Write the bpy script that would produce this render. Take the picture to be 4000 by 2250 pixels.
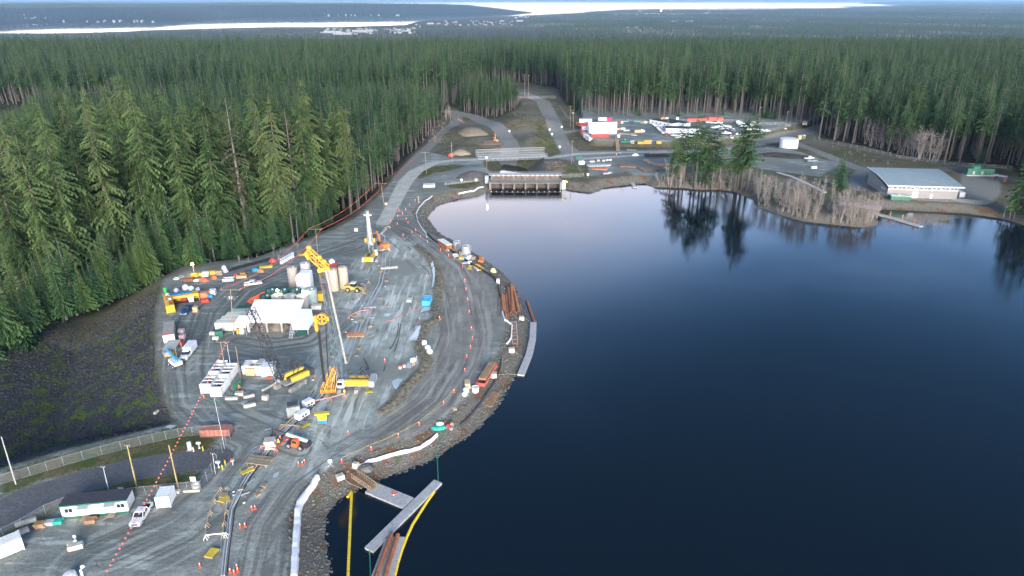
import bpy, math, random
import numpy as np
from mathutils import Vector, Matrix
random.seed(7); RNG = np.random.default_rng(7)
for o in list(bpy.data.objects): bpy.data.objects.remove(o)
SC = bpy.context.scene; COL = SC.collection
R = math.radians
# ------------------------------------------------------------------ camera
CAMH = 92.0; FPX = 2667.0; PITCH = math.atan((1125+16)/FPX)
cam = bpy.data.cameras.new('camera'); cam.sensor_width = 36; cam.lens = 36*FPX/4000
cam.clip_start = .5; cam.clip_end = 200000
camo = bpy.data.objects.new('camera', cam); COL.objects.link(camo)
camo.location = (0, 0, CAMH); camo.rotation_euler = (math.pi/2-PITCH, 0, 0); SC.camera = camo
# ------------------------------------------------------------------ sky, sun, exposure
SUN_EL, SUN_AZ = R(18.0), R(168.0)          # azimuth measured from +Y towards +X
W = bpy.data.worlds.new('World'); SC.world = W; W.use_nodes = True
nt = W.node_tree; nt.nodes.clear()
def wn(t, **k):
    n = nt.nodes.new(t)
    for a, b in k.items(): setattr(n, a, b)
    return n
sky = wn('ShaderNodeTexSky', sky_type='NISHITA', sun_disc=False, sun_elevation=SUN_EL, sun_rotation=SUN_AZ,
         altitude=200, air_density=1.0, dust_density=1.6, ozone_density=3.0)
tc = wn('ShaderNodeTexCoord'); sep = wn('ShaderNodeSeparateXYZ'); nt.links.new(tc.outputs['Generated'], sep.inputs[0])
rmp = wn('ShaderNodeValToRGB'); cr = rmp.color_ramp
cr.interpolation = 'B_SPLINE'
stops = [(0.0, (1.0, .94, .91)), (.10, (1.0, .84, .77)), (.245, (1.0, .75, .67)), (.305, (.70, .61, .59)),
         (.42, (.37, .50, .69)), (.49, (.095, .20, .35)), (.62, (.036, .090, .17)), (1.0, (.034, .085, .155))]
while len(cr.elements) < len(stops): cr.elements.new(.5)
for e, (p, c) in zip(cr.elements, stops): e.position = p; e.color = (*c, 1)
# the pink anti-twilight arch stands opposite the sun: its bright band is highest there and lower to either side
flat = wn('ShaderNodeVectorMath', operation='MULTIPLY'); flat.inputs[1].default_value = (1, 1, 0); nt.links.new(tc.outputs['Generated'], flat.inputs[0])
nrm = wn('ShaderNodeVectorMath', operation='NORMALIZE'); nt.links.new(flat.outputs[0], nrm.inputs[0])
dot = wn('ShaderNodeVectorMath', operation='DOT_PRODUCT'); dot.inputs[1].default_value = (-math.sin(SUN_AZ), -math.cos(SUN_AZ), 0); nt.links.new(nrm.outputs[0], dot.inputs[0])
arc_ = wn('ShaderNodeMapRange'); arc_.inputs[1].default_value = 1.0; arc_.inputs[2].default_value = .80; arc_.inputs[3].default_value = 0; arc_.inputs[4].default_value = .20; nt.links.new(dot.outputs['Value'], arc_.inputs[0])
adz = wn('ShaderNodeMath', operation='ADD'); nt.links.new(sep.outputs['Z'], adz.inputs[0]); nt.links.new(arc_.outputs[0], adz.inputs[1]); nt.links.new(adz.outputs[0], rmp.inputs['Fac'])
hsv = wn('ShaderNodeHueSaturation'); hsv.inputs['Saturation'].default_value = .40; nt.links.new(sky.outputs[0], hsv.inputs['Color'])
mul = wn('ShaderNodeMix', data_type='RGBA', blend_type='MULTIPLY'); mul.inputs['Factor'].default_value = 1
nt.links.new(hsv.outputs[0], mul.inputs['A']); nt.links.new(rmp.outputs[0], mul.inputs['B'])
bg = wn('ShaderNodeBackground'); bg.inputs['Strength'].default_value = .15
nt.links.new(mul.outputs['Result'], bg.inputs['Color'])
wo = wn('ShaderNodeOutputWorld'); nt.links.new(bg.outputs[0], wo.inputs['Surface'])
sl = bpy.data.lights.new('sun', 'SUN'); sl.energy = .72; sl.angle = R(25); sl.color = (1, .9, .78)
so = bpy.data.objects.new('sun', sl); COL.objects.link(so)
so.rotation_euler = (math.pi/2-SUN_EL, 0, -SUN_AZ+math.pi)
SC.view_settings.view_transform = 'Standard'; SC.view_settings.look = 'None'
SC.view_settings.exposure = 3.0; SC.view_settings.gamma = 1
SC.cycles.use_denoising = True; SC.cycles.max_bounces = 6; SC.cycles.diffuse_bounces = 3; SC.cycles.volume_bounces = 2
SC.cycles.transparent_max_bounces = 6; SC.cycles.caustics_reflective = False; SC.cycles.caustics_refractive = False
# ------------------------------------------------------------------ survey: photo point -> point on level z
CP, SP = math.cos(PITCH), math.sin(PITCH)
def P(u, v, z=0.0):
    dv = 1125-v
    dx, dy, dz = u-2000, FPX*CP+dv*SP, -FPX*SP+dv*CP
    t = (CAMH-z)/-dz
    return (dx*t, dy*t, z)
def PP(pts, z=0.0): return [P(u, v, z)[:2] for u, v in pts]
# ------------------------------------------------------------------ materials
MATS = {}
def newmat(name):
    m = bpy.data.materials.new(name); m.use_nodes = True; n = m.node_tree
    return m, n, n.nodes['Principled BSDF']
def M(name, col=None, rough=.75, metal=0, var=.22, scale=1.2, emit=0, alpha=None, dirt=(.09, .085, .08), dirtamt=.25):
    if name in MATS: return MATS[name]
    m, n, b = newmat(name); N = n.nodes; L = n.links
    b.inputs['Roughness'].default_value = rough; b.inputs['Metallic'].default_value = metal
    t = N.new('ShaderNodeTexCoord')
    no = N.new('ShaderNodeTexNoise'); no.inputs['Scale'].default_value = scale; no.inputs['Detail'].default_value = 4
    L.new(t.outputs['Object'], no.inputs['Vector'])
    mr = N.new('ShaderNodeMapRange'); mr.inputs[1].default_value = .3; mr.inputs[2].default_value = .7
    mr.inputs[3].default_value = 1-var; mr.inputs[4].default_value = 1+var*.5
    L.new(no.outputs['Fac'], mr.inputs[0])
    mx = N.new('ShaderNodeMix'); mx.data_type = 'RGBA'; mx.blend_type = 'MULTIPLY'; mx.inputs['Factor'].default_value = 1
    mx.inputs['A'].default_value = (*col, 1); L.new(mr.outputs[0], mx.inputs['B'])
    n2 = N.new('ShaderNodeTexNoise'); n2.inputs['Scale'].default_value = scale*2.7; n2.inputs['Detail'].default_value = 6
    L.new(t.outputs['Object'], n2.inputs['Vector'])
    m2 = N.new('ShaderNodeMapRange'); m2.inputs[1].default_value = .52; m2.inputs[2].default_value = .72; m2.inputs[4].default_value = dirtamt
    L.new(n2.outputs['Fac'], m2.inputs[0])
    my = N.new('ShaderNodeMix'); my.data_type = 'RGBA'; L.new(m2.outputs[0], my.inputs['Factor'])
    L.new(mx.outputs['Result'], my.inputs['A']); my.inputs['B'].default_value = (*dirt, 1)
    L.new(my.outputs['Result'], b.inputs['Base Color'])
    if emit:
        b.inputs['Emission Color'].default_value = (*col, 1); b.inputs['Emission Strength'].default_value = emit
    MATS[name] = m; return m
# ------------------------------------------------------------------ mesh builder and object helpers
class MB:
    def __init__(s): s.v = []; s.f = []; s.m = None
    def at(s, x=0, y=0, z=0, rz=0, rx=0, ry=0):
        s.m = Matrix.Translation((x, y, z)) @ Matrix.Rotation(rz, 4, 'Z') @ Matrix.Rotation(ry, 4, 'Y') @ Matrix.Rotation(rx, 4, 'X'); return s
    def add(s, vs, fs):
        b = len(s.v)
        s.v += [tuple(s.m @ Vector(p)) if s.m else tuple(p) for p in vs]
        s.f += [tuple(i+b for i in f) for f in fs]; return s
    def box(s, x0, x1, y0, y1, z0, z1):
        return s.add([(x0,y0,z0),(x1,y0,z0),(x1,y1,z0),(x0,y1,z0),(x0,y0,z1),(x1,y0,z1),(x1,y1,z1),(x0,y1,z1)],
                     [(0,3,2,1),(4,5,6,7),(0,1,5,4),(1,2,6,5),(2,3,7,6),(3,0,4,7)])
    def cb(s, x, y, z, sx, sy, sz): return s.box(x-sx/2, x+sx/2, y-sy/2, y+sy/2, z, z+sz)
    def loft(s, rings, cap=True, closed=True):
        n = len(rings[0]); vs = [p for r in rings for p in r]; fs = []
        for k in range(len(rings)-1):
            for i in range(n if closed else n-1):
                j = (i+1) % n; fs.append((k*n+i, k*n+j, (k+1)*n+j, (k+1)*n+i))
        if cap: fs += [tuple(range(n))[::-1], tuple((len(rings)-1)*n+i for i in range(n))]
        return s.add(vs, fs)
    def cyl(s, p, q, r, n=8, r2=None, cap=True):
        p = Vector(p); q = Vector(q); d = (q-p).normalized()
        a = d.cross(Vector((0,0,1)) if abs(d.z) < .9 else Vector((1,0,0))).normalized(); b = d.cross(a)
        r2 = r if r2 is None else r2; rings = []
        for c, rr in ((p, r), (q, r2)):
            rings.append([c+(a*math.cos(2*math.pi*i/n)+b*math.sin(2*math.pi*i/n))*rr for i in range(n)])
        return s.loft(rings, cap)
    def bar(s, p, q, w, h=None):
        p = Vector(p); q = Vector(q); d = (q-p).normalized(); h = h or w
        a = d.cross(Vector((0,0,1)) if abs(d.z) < .95 else Vector((1,0,0))).normalized()*(w/2); b = a.cross(d).normalized()*(h/2)
        return s.loft([[c-a-b, c+a-b, c+a+b, c-a+b] for c in (p, q)])
    def tube(s, pts, r, n=6):
        pts = [Vector(p) for p in pts]; rings = []
        for i, p in enumerate(pts):
            d = (pts[min(i+1, len(pts)-1)]-pts[max(i-1, 0)]).normalized()
            a = d.cross(Vector((0,0,1)) if abs(d.z) < .9 else Vector((1,0,0))).normalized(); b = d.cross(a)
            rr = r[i] if isinstance(r, (list, tuple)) else r
            rings.append([p+(a*math.cos(2*math.pi*k/n)+b*math.sin(2*math.pi*k/n))*rr for k in range(n)])
        return s.loft(rings)
    def prism(s, poly, z0, z1):
        n = len(poly)
        return s.add([(x,y,z0) for x,y in poly]+[(x,y,z1) for x,y in poly],
                     [tuple(range(n))[::-1], tuple(range(n, 2*n))]+[(i, (i+1) % n, n+(i+1) % n, n+i) for i in range(n)])
    def side(s, poly, y0, y1):            # profile in x,z extruded along y
        n = len(poly)
        return s.add([(x,y0,z) for x,z in poly]+[(x,y1,z) for x,z in poly],
                     [tuple(range(n)), tuple(range(n, 2*n))[::-1]]+[(i, n+i, n+(i+1) % n, (i+1) % n) for i in range(n)])
    def ell(s, c, rx, ry, rz, nu=8, nv=5, jit=0):
        rings = []
        for k in range(nv+1):
            a = -math.pi/2+math.pi*k/nv; cr_ = max(math.cos(a), .05)
            rings.append([(c[0]+rx*cr_*math.cos(2*math.pi*i/nu)*(1+random.uniform(-jit, jit)), c[1]+ry*cr_*math.sin(2*math.pi*i/nu)*(1+random.uniform(-jit, jit)),
                           c[2]+rz*math.sin(a)*(1+random.uniform(-jit, jit)*.5)) for i in range(nu)])
        return s.loft(rings)
    def build(s, name, mat, parent=None, label=None, cat=None, group=None, kind=None, loc=None, rz=0, smooth=False):
        me = bpy.data.meshes.new(name); me.from_pydata(s.v, [], s.f); me.materials.append(mat)
        if smooth: me.polygons.foreach_set('use_smooth', [True]*len(me.polygons))
        return link(me, name, parent, label, cat, group, kind, loc, rz)
def link(me, name, parent=None, label=None, cat=None, group=None, kind=None, loc=None, rz=0):
    o = bpy.data.objects.new(name, me); COL.objects.link(o); o.parent = parent
    if loc: o.location = loc
    if rz: o.rotation_euler.z = rz
    tag(o, label, cat, group, kind); return o
def tag(o, label=None, cat=None, group=None, kind=None):
    for k, v in (('label', label), ('category', cat), ('group', group), ('kind', kind)):
        if v: o[k] = v
    return o
def T(name, label, cat, loc=(0,0,0), rz=0, group=None):
    o = bpy.data.objects.new(name, None); o.empty_display_size = .3; COL.objects.link(o)
    o.location = loc; o.rotation_euler.z = rz; return tag(o, label, cat, group)
def dup(t, loc, rz=0, label=None, group=None, scale=None):
    c = t.copy(); COL.objects.link(c); c.location = loc; c.rotation_euler.z = rz
    if scale: c.scale = scale if isinstance(scale, tuple) else (scale,)*3
    if label: c['label'] = label
    if group: c['group'] = group
    for ch in t.children:
        d = ch.copy(); COL.objects.link(d); d.parent = c
        for g in ch.children:
            e = g.copy(); COL.objects.link(e); e.parent = d
    return c
# ------------------------------------------------------------------ distance fields of the site plan
def sdf(x, y, poly):                       # signed distance, positive inside
    x = np.asarray(x, float); y = np.asarray(y, float); d = np.full(x.shape, 1e9); ins = np.zeros(x.shape, bool)
    n = len(poly)
    for i in range(n):
        (ax, ay), (bx, by) = poly[i], poly[(i+1) % n]
        ex, ey = bx-ax, by-ay; wx, wy = x-ax, y-ay
        t = np.clip((wx*ex+wy*ey)/(ex*ex+ey*ey+1e-9), 0, 1)
        d = np.minimum(d, (wx-ex*t)**2+(wy-ey*t)**2)
        c = ((ay > y) != (by > y)) & (x < (bx-ax)*(y-ay)/((by-ay) if by != ay else 1e-9)+ax)
        ins ^= c
    return np.sqrt(d)*np.where(ins, 1, -1)
def sdl(x, y, line, w):                    # positive inside a ribbon; line of points, w half width (list ok)
    x = np.asarray(x, float); y = np.asarray(y, float); d = np.full(x.shape, -1e9)
    w = w if isinstance(w, (list, tuple)) else [w]*len(line)
    for i in range(len(line)-1):
        (ax, ay), (bx, by) = line[i], line[i+1]
        ex, ey = bx-ax, by-ay
        t = np.clip(((x-ax)*ex+(y-ay)*ey)/(ex*ex+ey*ey+1e-9), 0, 1)
        d = np.maximum(d, w[i]+(w[i+1]-w[i])*t-np.hypot(x-ax-ex*t, y-ay-ey*t))
    return d
def S(t): t = np.clip(t, 0, 1); return t*t*(3-2*t)
def wob(x, y, s):                          # cheap smooth noise, about -1..1
    return (np.sin(x/s+1.7*np.sin(y/s*.7))+np.sin(y/s*1.3+1.3*np.sin(x/s*.9+2))+np.sin((x+y)/s*.61+.8))/3
WATER = -3.0
SHORE = [(1299,2250),(1292,2204),(1280,2110),(1274,2064),(1279,2024),(1296,1989),(1324,1958),(1375,1925),(1420,1905),(1466,1884),(1504,1868),(1566,1847),
 (1628,1822),(1687,1800),(1717,1782),(1785,1732),(1823,1714),(1857,1683),(1891,1652),(1928,1614),(1962,1562),(1990,1509),(2018,1465),(2043,1410),(2059,1351),
 (2066,1270),(2059,1230),(2043,1175),(2017,1124),(1994,1098),(1966,1068),(1931,1040),(1896,1016),(1849,988),(1780,944),(1733,921),(1705,900),(1690,877),
 (1669,850),(1684,830),(1719,799),(1777,780),(1855,768),(1905,754),(1922,735),(2184,733),(2192,738),(2252,746),(2311,754),(2338,749),(2357,734),(2419,726),(2458,722),
 (2516,716),(2544,730),(2582,732),(2660,734),(2738,742),(2815,742),(2873,751),(2893,761),(2932,773),(2951,808),(3000,823),(3039,839),(3136,866),(3233,877),
 (3311,885),(3369,891),(3427,881),(3439,866),(3419,846),(3430,828),(3446,819),(3543,823),(3699,831),(3776,835),(3912,854),(4000,881),(4150,930),(4400,990),(5200,1080)]
LAKE = PP(SHORE, WATER)+[(700, 150), (700, -250), (-34, -250), (-31, 40)]
DEP = PP([(640,1088),(612,1200),(612,1400),(645,1550),(690,1652),(500,1697),(250,1757),(0,1832),(-400,1950)])+[(-420,110),(-900,300),(-900,900),(-300,900)] \
   + PP([(1700,420),(1755,455),(1722,500),(1672,562),(1604,612),(1535,688),(1472,758),(1392,836),(1302,886),(1175,936),(1000,1004),(870,1016),(720,1036)])
CHAN = PP([(1935,702),(1892,655),(1890,622),(1905,596),(1945,580),(2020,590),(2070,598),(2120,612),(2135,650),(2172,702)])
UPY = PP([(2262,500),(2268,535),(2300,558),(2440,562),(2600,566),(2700,562),(2790,560),(2890,548),(2980,532),(3060,515)], 2)+[(420,720),(60,720)]
FORE = [(2175,372),(2205,425),(2245,452),(2262,474),(2330,476),(2600,476),(2780,472),(2900,474),(2960,482),(3080,496),(3165,506),(3225,486),(3190,545),(3260,556),(3385,572),(3500,604),(3700,640),(3860,652),
        (3960,650),(4000,720),(4060,800),(4150,905),(4400,960),(5200,1040)]
FOREST_R = PP(FORE)+[(1500,300),(1500,1180),(-900,1180),(-900,700)]+PP([(1690,418),(1772,440),(1790,448),(1850,345),(1905,322),(2060,322),(2160,345)])
FOREST_L = PP([(-500,1520),(0,1370),(100,1345),(150,1260),(300,1205),(420,1165),(520,1125),(620,1085)], -9)+PP([(700,1040),(850,1012),(1000,996),(1180,928),(1305,880),(1395,828),(1474,752),(1535,682),(1604,606),(1668,558),(1715,500),(1752,455),(1690,418)], -3)+[(-900,700),(-900,200)]
GROVE = PP([(1785,462),(1800,432),(1850,398),(1900,392),(2040,420),(2030,440),(1990,458),(1940,478),(1900,476),(1830,462)])
def chanfloor(x, y): return sdf(x, y, CHAN)
LOW = PP([(-900,134),(-100,131),(0,128),(200,131),(400,125),(600,116),(800,111),(1000,106),(1300,106),(1540,98),(1570,86),(1780,74),(1900,66),(2060,60),(2230,53),(2300,45),(2400,40),(2600,40),(2900,45),(3060,45),(3200,36),(3400,28),(3560,19),(3800,14),(5000,12)], -142)+[(20000,3000),(4000,1500),(-4000,1500)]
ISL = PP([(-900,99),(0,92),(230,83),(600,79),(800,76),(1000,64),(1400,59),(1750,56),(1950,54),(2075,52),(2090,49),(1900,36),(1500,30),(500,30),(-900,30)], -142)
FAR1 = PP([(-600,15.5),(430,15.5),(560,13),(430,8),(-600,8)], -142)
FAR2 = PP([(560,13),(900,12),(1150,10.5),(1220,9),(1000,6),(400,6)], -142)
FAR3 = PP([(3350,16),(3500,15),(4600,14),(4600,6),(3380,7)], -142)
FAR4 = PP([(-800,5),(4800,5),(4800,2),(-800,2)], -142)
def height(x, y):
    x = np.asarray(x, float); y = np.asarray(y, float); z = np.zeros(x.shape)
    near = (np.abs(x) < 950) & (y < 1250) & (y > -400)
    xn, yn = x[near], y[near]; zn = .25*wob(xn, yn, 23)+.10*wob(xn, yn, 7)*(np.abs(xn) < 280)
    zn += 4*S((sdf(xn, yn, UPY)+1)/7)
    dd = np.clip(sdf(xn, yn, DEP), 0, 1e9)
    zn -= np.minimum(.5*dd, 13)*(1-.75*S((yn-330)/250))
    zn -= np.minimum(.7*np.clip(sdf(xn, yn, CHAN), 0, 1e9), 8)
    for (u, v, r, h) in ((1850,672,11,3.2),(1800,592,9,3.0),(1835,525,16,5.),(1770,545,10,2.0),(1880,560,14,3.5),(2060,500,22,7.),(2100,560,14,4.),(2165,650,12,2.),(3060,592,16,1.),(3115,604,16,1.4),(2960,605,14,1.)):
        px, py, _ = P(u, v); zn += h*np.exp(-((xn-px)**2+(yn-py)**2)/(r*r))
    zn += 6*S((yn-430)/260)*S((xn+120)/60)*S((120-xn)/90)*(1-S((yn-700)/100))
    dl = -sdf(xn, yn, LAKE)                                  # distance outside the lake
    bank = S(dl/7.5)
    zn = np.where(dl > 0, WATER+(zn-WATER)*bank, WATER-np.minimum(.5*-dl, 6))
    zn += .9*sdl_berm(xn, yn)
    z[near] = zn
    z = np.where(near, z, 0)
    z = z-165*S((y-1120)/800)
    far = (y > 2000)
    xf, yf = x[far], y[far]; zf = np.full(xf.shape, -165.)
    a = sdf(xf, yf, LOW); zf = np.where(a > 0, np.maximum(zf, -142+1+np.minimum(a*.018, 30)+12*wob(xf, yf, 420)*S(a/1800)+26*S((yf-5600)/5000)*S((xf-900)/3500)), zf)
    a = sdf(xf, yf, ISL); zf = np.where(a > 0, np.maximum(zf, -142+np.minimum(a*.12, 118)*(1+.12*wob(xf, yf, 700))), zf)
    for pl, h in ((FAR1, 60), (FAR2, 55), (FAR3, 52), (FAR4, 74)):
        a = sdf(xf, yf, pl); zf = np.where(a > 0, np.maximum(zf, -142+np.minimum(a*.05, h)*(1+.2*wob(xf, yf, 2500))), zf)
    z[far] = zf
    return z
BERM = PP([(1630,965),(1680,1010),(1708,1060),(1716,1110),(1706,1190),(1690,1212),(1712,1228),(1706,1250),(1668,1262),(1655,1290),(1645,1330),(1640,1360),(1660,1385),(1668,1410),(1655,1440),(1620,1475),(1585,1510),(1560,1545),(1530,1580),(1500,1605)])
def sdl_berm(x, y): return np.clip((sdl(x, y, BERM, 1.3))/1.1, 0, 1)
def hz(x, y): return float(height(np.array([x]), np.array([y]))[0])
def G(u, v, dz=0.0):                       # where the sight line through a photo point meets the ground
    z = 0.0
    for _ in range(6):
        x, y, _z = P(u, v, z); z = z+.7*(max(hz(x, y), WATER)-z)
    x, y, _z = P(u, v, z); return (x, y, max(hz(x, y), WATER)+dz)
# ------------------------------------------------------------------ ground sheet with plan distances as attributes
def axis(segs):
    out = [segs[0][0]]
    for a, b, st in segs:
        n = max(1, round((b-a)/st)); out += list(a+(b-a)*np.arange(1, n+1)/n)
    return np.array(out)
XS = axis([(-60000,-12000,6000),(-12000,-6000,600),(-6000,-900,250),(-900,-300,30),(-300,-150,4),(-150,90,1.5),(90,330,2.5),(330,900,30),(900,8000,250),(8000,14000,600),(14000,60000,6000)])
YS = axis([(-400,40,40),(40,80,4),(80,330,1.5),(330,470,2.2),(470,700,4),(700,1150,30),(1150,2000,100),(2000,4500,250),(4500,13000,200),(13000,70000,3000)])
gx, gy = np.meshgrid(XS, YS); gx = gx.ravel(); gy = gy.ravel(); nx, ny = len(XS), len(YS)
gz = height(gx, gy)
GZ = gz.reshape(ny, nx)
def hz(x, y):                              # height read back from the built sheet
    i = min(max(int(np.searchsorted(XS, x))-1, 0), nx-2); j = min(max(int(np.searchsorted(YS, y))-1, 0), ny-2)
    fx = (x-XS[i])/(XS[i+1]-XS[i]); fy = (y-YS[j])/(YS[j+1]-YS[j])
    return float((GZ[j,i]*(1-fx)+GZ[j,i+1]*fx)*(1-fy)+(GZ[j+1,i]*(1-fx)+GZ[j+1,i+1]*fx)*fy)
idx = np.arange(nx*ny).reshape(ny, nx)
faces = np.stack([idx[:-1,:-1], idx[:-1,1:], idx[1:,1:], idx[1:,:-1]], -1).reshape(-1, 4)
me = bpy.data.meshes.new('ground')
me.vertices.add(nx*ny); me.vertices.foreach_set('co', np.stack([gx, gy, gz], -1).ravel())
me.loops.add(len(faces)*4); me.loops.foreach_set('vertex_index', faces.ravel())
me.polygons.add(len(faces)); me.polygons.foreach_set('loop_start', np.arange(len(faces))*4); me.polygons.foreach_set('loop_total', np.full(len(faces), 4))
me.update(); me.polygons.foreach_set('use_smooth', np.ones(len(faces), bool))
nearm = (np.abs(gx) < 950) & (gy < 1200) & (gy > 30); nxx, nyy = gx[nearm], gy[nearm]
def attr(name, vals, dflt=-60.0):
    a = me.attributes.new(name, 'FLOAT', 'POINT'); full = np.full(nx*ny, dflt); full[nearm] = vals
    a.data.foreach_set('value', np.clip(full, -60, 60))
PALE = PP([(1497,872),(1530,810),(1585,710),(1625,668),(1690,636),(1760,626),(1865,622)]); PALE2 = PP([(2140,619),(2255,601),(2500,593),(2700,590),(2850,582)]); PALE3 = PP([(2255,622),(2380,614),(2500,606)])
HAULS = [(PP([(1560,700),(1650,590),(1745,515),(1790,482),(1772,456),(1740,452)]), 4.), (PP([(1770,456),(1850,470),(1915,500),(1965,530),(1995,580),(1985,600)]), 6.),
         (PP([(2045,388),(2120,420),(2150,470),(2170,520),(2195,570),(2240,600)]), 6.), (PP([(2190,528),(2270,515)]), 3.), (PP([(2850,583),(2990,552),(3080,530),(3180,508),(3230,490)]), 7.),
         (PP([(2250,610),(2600,600),(2800,600)]), 14.), (PP([(3385,660),(3350,690),(3360,740)]), 4.), (PP([(3110,560),(3230,610),(3360,660),(3450,670)]), 4.5), (PP([(3830,690),(3830,740),(3790,780)]), 9.)]
ASPH = PP([(-300,2120),(0,2018),(100,1958),(300,1890),(500,1838),(700,1808),(850,1790)])
attr('pale', np.maximum.reduce([sdl(nxx, nyy, PALE, [3.2,3.2,4,4,3.6,2.6,2.6]), sdl(nxx, nyy, PALE2, 2.6), sdl(nxx, nyy, PALE3, 2.4)]))
attr('haul', np.maximum.reduce([sdl(nxx, nyy, l, w) for l, w in HAULS]))
attr('asph', sdl(nxx, nyy, ASPH, [5.0,5.0,4.6,4.2,4,3.8,3.4]))
MUD = PP([(1500,880),(1640,970),(1700,1060),(1690,1200),(1640,1290),(1640,1450),(1560,1540),(1480,1620),(1350,1750),(1230,1900),(1140,2100),(1090,2400),(700,2400),(830,1950),(960,1800),(1040,1700),(1110,1600),(1200,1400),(1290,1200),(1390,1000)])
attr('mud', sdf(nxx, nyy, MUD))
BROWN = PP([(1640,970),(1720,1050),(1730,1200),(1690,1290),(1680,1440),(1560,1570),(1400,1740),(1420,1800),(1560,1760),(1720,1650),(1840,1500),(1930,1300),(1960,1180),(1900,1060),(1800,985)])
attr('brown', sdf(nxx, nyy, BROWN))
SITE = PP([(640,1090),(760,1045),(1000,1012),(1180,945),(1310,895),(1400,846),(1480,768),(1540,700),(1610,625),(1675,592),(1760,614),(1885,616),(1890,650),(1930,700),(1922,735),(1850,745),(1700,790),(1660,850),
            (1700,905),(1800,990),(1940,1075),(2010,1200),(2020,1350),(1960,1500),(1850,1640),(1700,1750),(1400,1860),(1250,1960),(1170,2060),(1150,2400),(-400,2400),(-400,2000),(0,1836),(250,1760),(500,1700),(690,1655),(645,1550),(612,1400),(612,1200)])
attr('site', np.maximum(sdf(nxx, nyy, SITE), np.maximum(sdf(nxx, nyy, UPY)-4, sdf(nxx, nyy, PP([(2250,628),(2260,604),(2600,594),(2860,586),(3000,580),(3290,640),(3200,690),(2980,660),(2890,640),(2700,625),(2540,720),(2500,708),(2450,672),(2300,690)])))))
GRASS = [PP([(0,1845),(240,1775),(500,1712),(690,1668),(850,1700),(830,1760),(550,1795),(350,1835),(150,1885),(0,1950)]), PP([(-100,2150),(0,2085),(100,2030),(300,1930),(500,1872),(700,1842),(780,1840),(780,1890),(500,1930),(260,1975),(100,2070)]),
         PP([(1610,668),(1690,650),(1780,640),(1820,650),(1790,665),(1700,675),(1640,700)]), PP([(1740,720),(1900,706),(1920,715),(1880,738),(1760,736)]),
         PP([(2230,640),(2190,690),(2260,704),(2300,680),(2300,640)]), PP([(2100,500),(2140,520),(2165,560),(2190,600),(2140,612),(2090,590)])]
attr('grass', np.maximum.reduce([sdf(nxx, nyy, p) for p in GRASS]))
attr('slope', np.where((nyy < 200+8*wob(nxx, nyy, 9)) & (nxx > -230), np.minimum(sdf(nxx, nyy, DEP)-1, 62-np.abs(sdf(nxx, nyy, DEP))), -60))
attr('lake', -sdf(nxx, nyy, LAKE)); attr('wood', np.maximum(np.maximum(sdf(nxx, nyy, FOREST_R), sdf(nxx, nyy, FOREST_L)), sdf(nxx, nyy, GROVE)), 60.0)
def dline(line): return -sdl(nxx, nyy, line, 0.0)
attr('trackd', np.minimum.reduce([dline(PP(l)) for l in ([(1500,880),(1560,905),(1640,965),(1740,1050),(1785,1150),(1805,1300),(1770,1420),(1680,1560),(1520,1680),(1330,1790),(1180,1900),(1080,2050),(1030,2300)],
    [(1420,930),(1250,985),(1060,1060),(900,1125),(800,1220),(765,1330),(755,1450),(770,1560),(860,1640),(1000,1700),(1180,1760)], [(1300,1250),(1200,1330),(1060,1350),(930,1330)], [(1010,1760),(900,1900),(700,2060),(400,2200)])]), 60.)
attr('berm', sdl(nxx, nyy, BERM, 1.9))
# shader
gm, n, bs = newmat('ground_soil'); N = n.nodes; L = n.links
bs.inputs['Roughness'].default_value = .85; bs.inputs['Specular IOR Level'].default_value = .12
geo = N.new('ShaderNodeNewGeometry')
def noise(sc, detail=5, stretch=None, rough=.55):
    t = N.new('ShaderNodeTexNoise'); t.inputs['Scale'].default_value = sc; t.inputs['Detail'].default_value = detail; t.inputs['Roughness'].default_value = rough
    if stretch:
        mp = N.new('ShaderNodeMapping'); mp.inputs['Scale'].default_value = stretch; mp.inputs['Rotation'].default_value = (0, 0, stretch[3] if len(stretch) > 3 else 0) if False else (0,0,0)
        L.new(geo.outputs['Position'], mp.inputs['Vector']); L.new(mp.outputs[0], t.inputs['Vector'])
    else: L.new(geo.outputs['Position'], t.inputs['Vector'])
    return t.outputs['Fac']
def mr(src, a, b, c=0., d=1.):
    m = N.new('ShaderNodeMapRange'); m.interpolation_type = 'SMOOTHSTEP'
    for i, v in enumerate((a, b, c, d)): m.inputs[i+1].default_value = v
    L.new(src, m.inputs[0]); return m.outputs[0]
def math_(op, a, b):
    m = N.new('ShaderNodeMath'); m.operation = op
    for i, s in enumerate((a, b)):
        if isinstance(s, (int, float)): m.inputs[i].default_value = s
        else: L.new(s, m.inputs[i])
    return m.outputs[0]
def mix(f, a, b, blend='MIX'):
    m = N.new('ShaderNodeMix'); m.data_type = 'RGBA'; m.blend_type = blend
    if isinstance(f, (int, float)): m.inputs['Factor'].default_value = f
    else: L.new(f, m.inputs['Factor'])
    for k, s in (('A', a), ('B', b)):
        if isinstance(s, tuple): m.inputs[k].default_value = (*s, 1)
        else: L.new(s, m.inputs[k])
    return m.outputs['Result']
def A(name): a = N.new('ShaderNodeAttribute'); a.attribute_name = name; return a.outputs['Fac']
big, mid, fine, vfine = noise(.035, 4), noise(.22, 5), noise(1.1, 6), noise(5., 3)
trk = noise(1., 5, (.55, .05, 1)); trk2 = noise(1., 5, (.9, .10, 1)); trkx = noise(1., 5, (.08, .5, 1))
def zone(name, w, amp=3.0, src=None):       # crisp, ragged edge of a plan zone
    s = math_('ADD', A(name), math_('MULTIPLY', math_('SUBTRACT', src or fine, .5), amp)); return mr(s, -w, w)
floor_c = mix(mr(mid, .35, .65), (.020, .024, .014), (.055, .045, .030))
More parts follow.
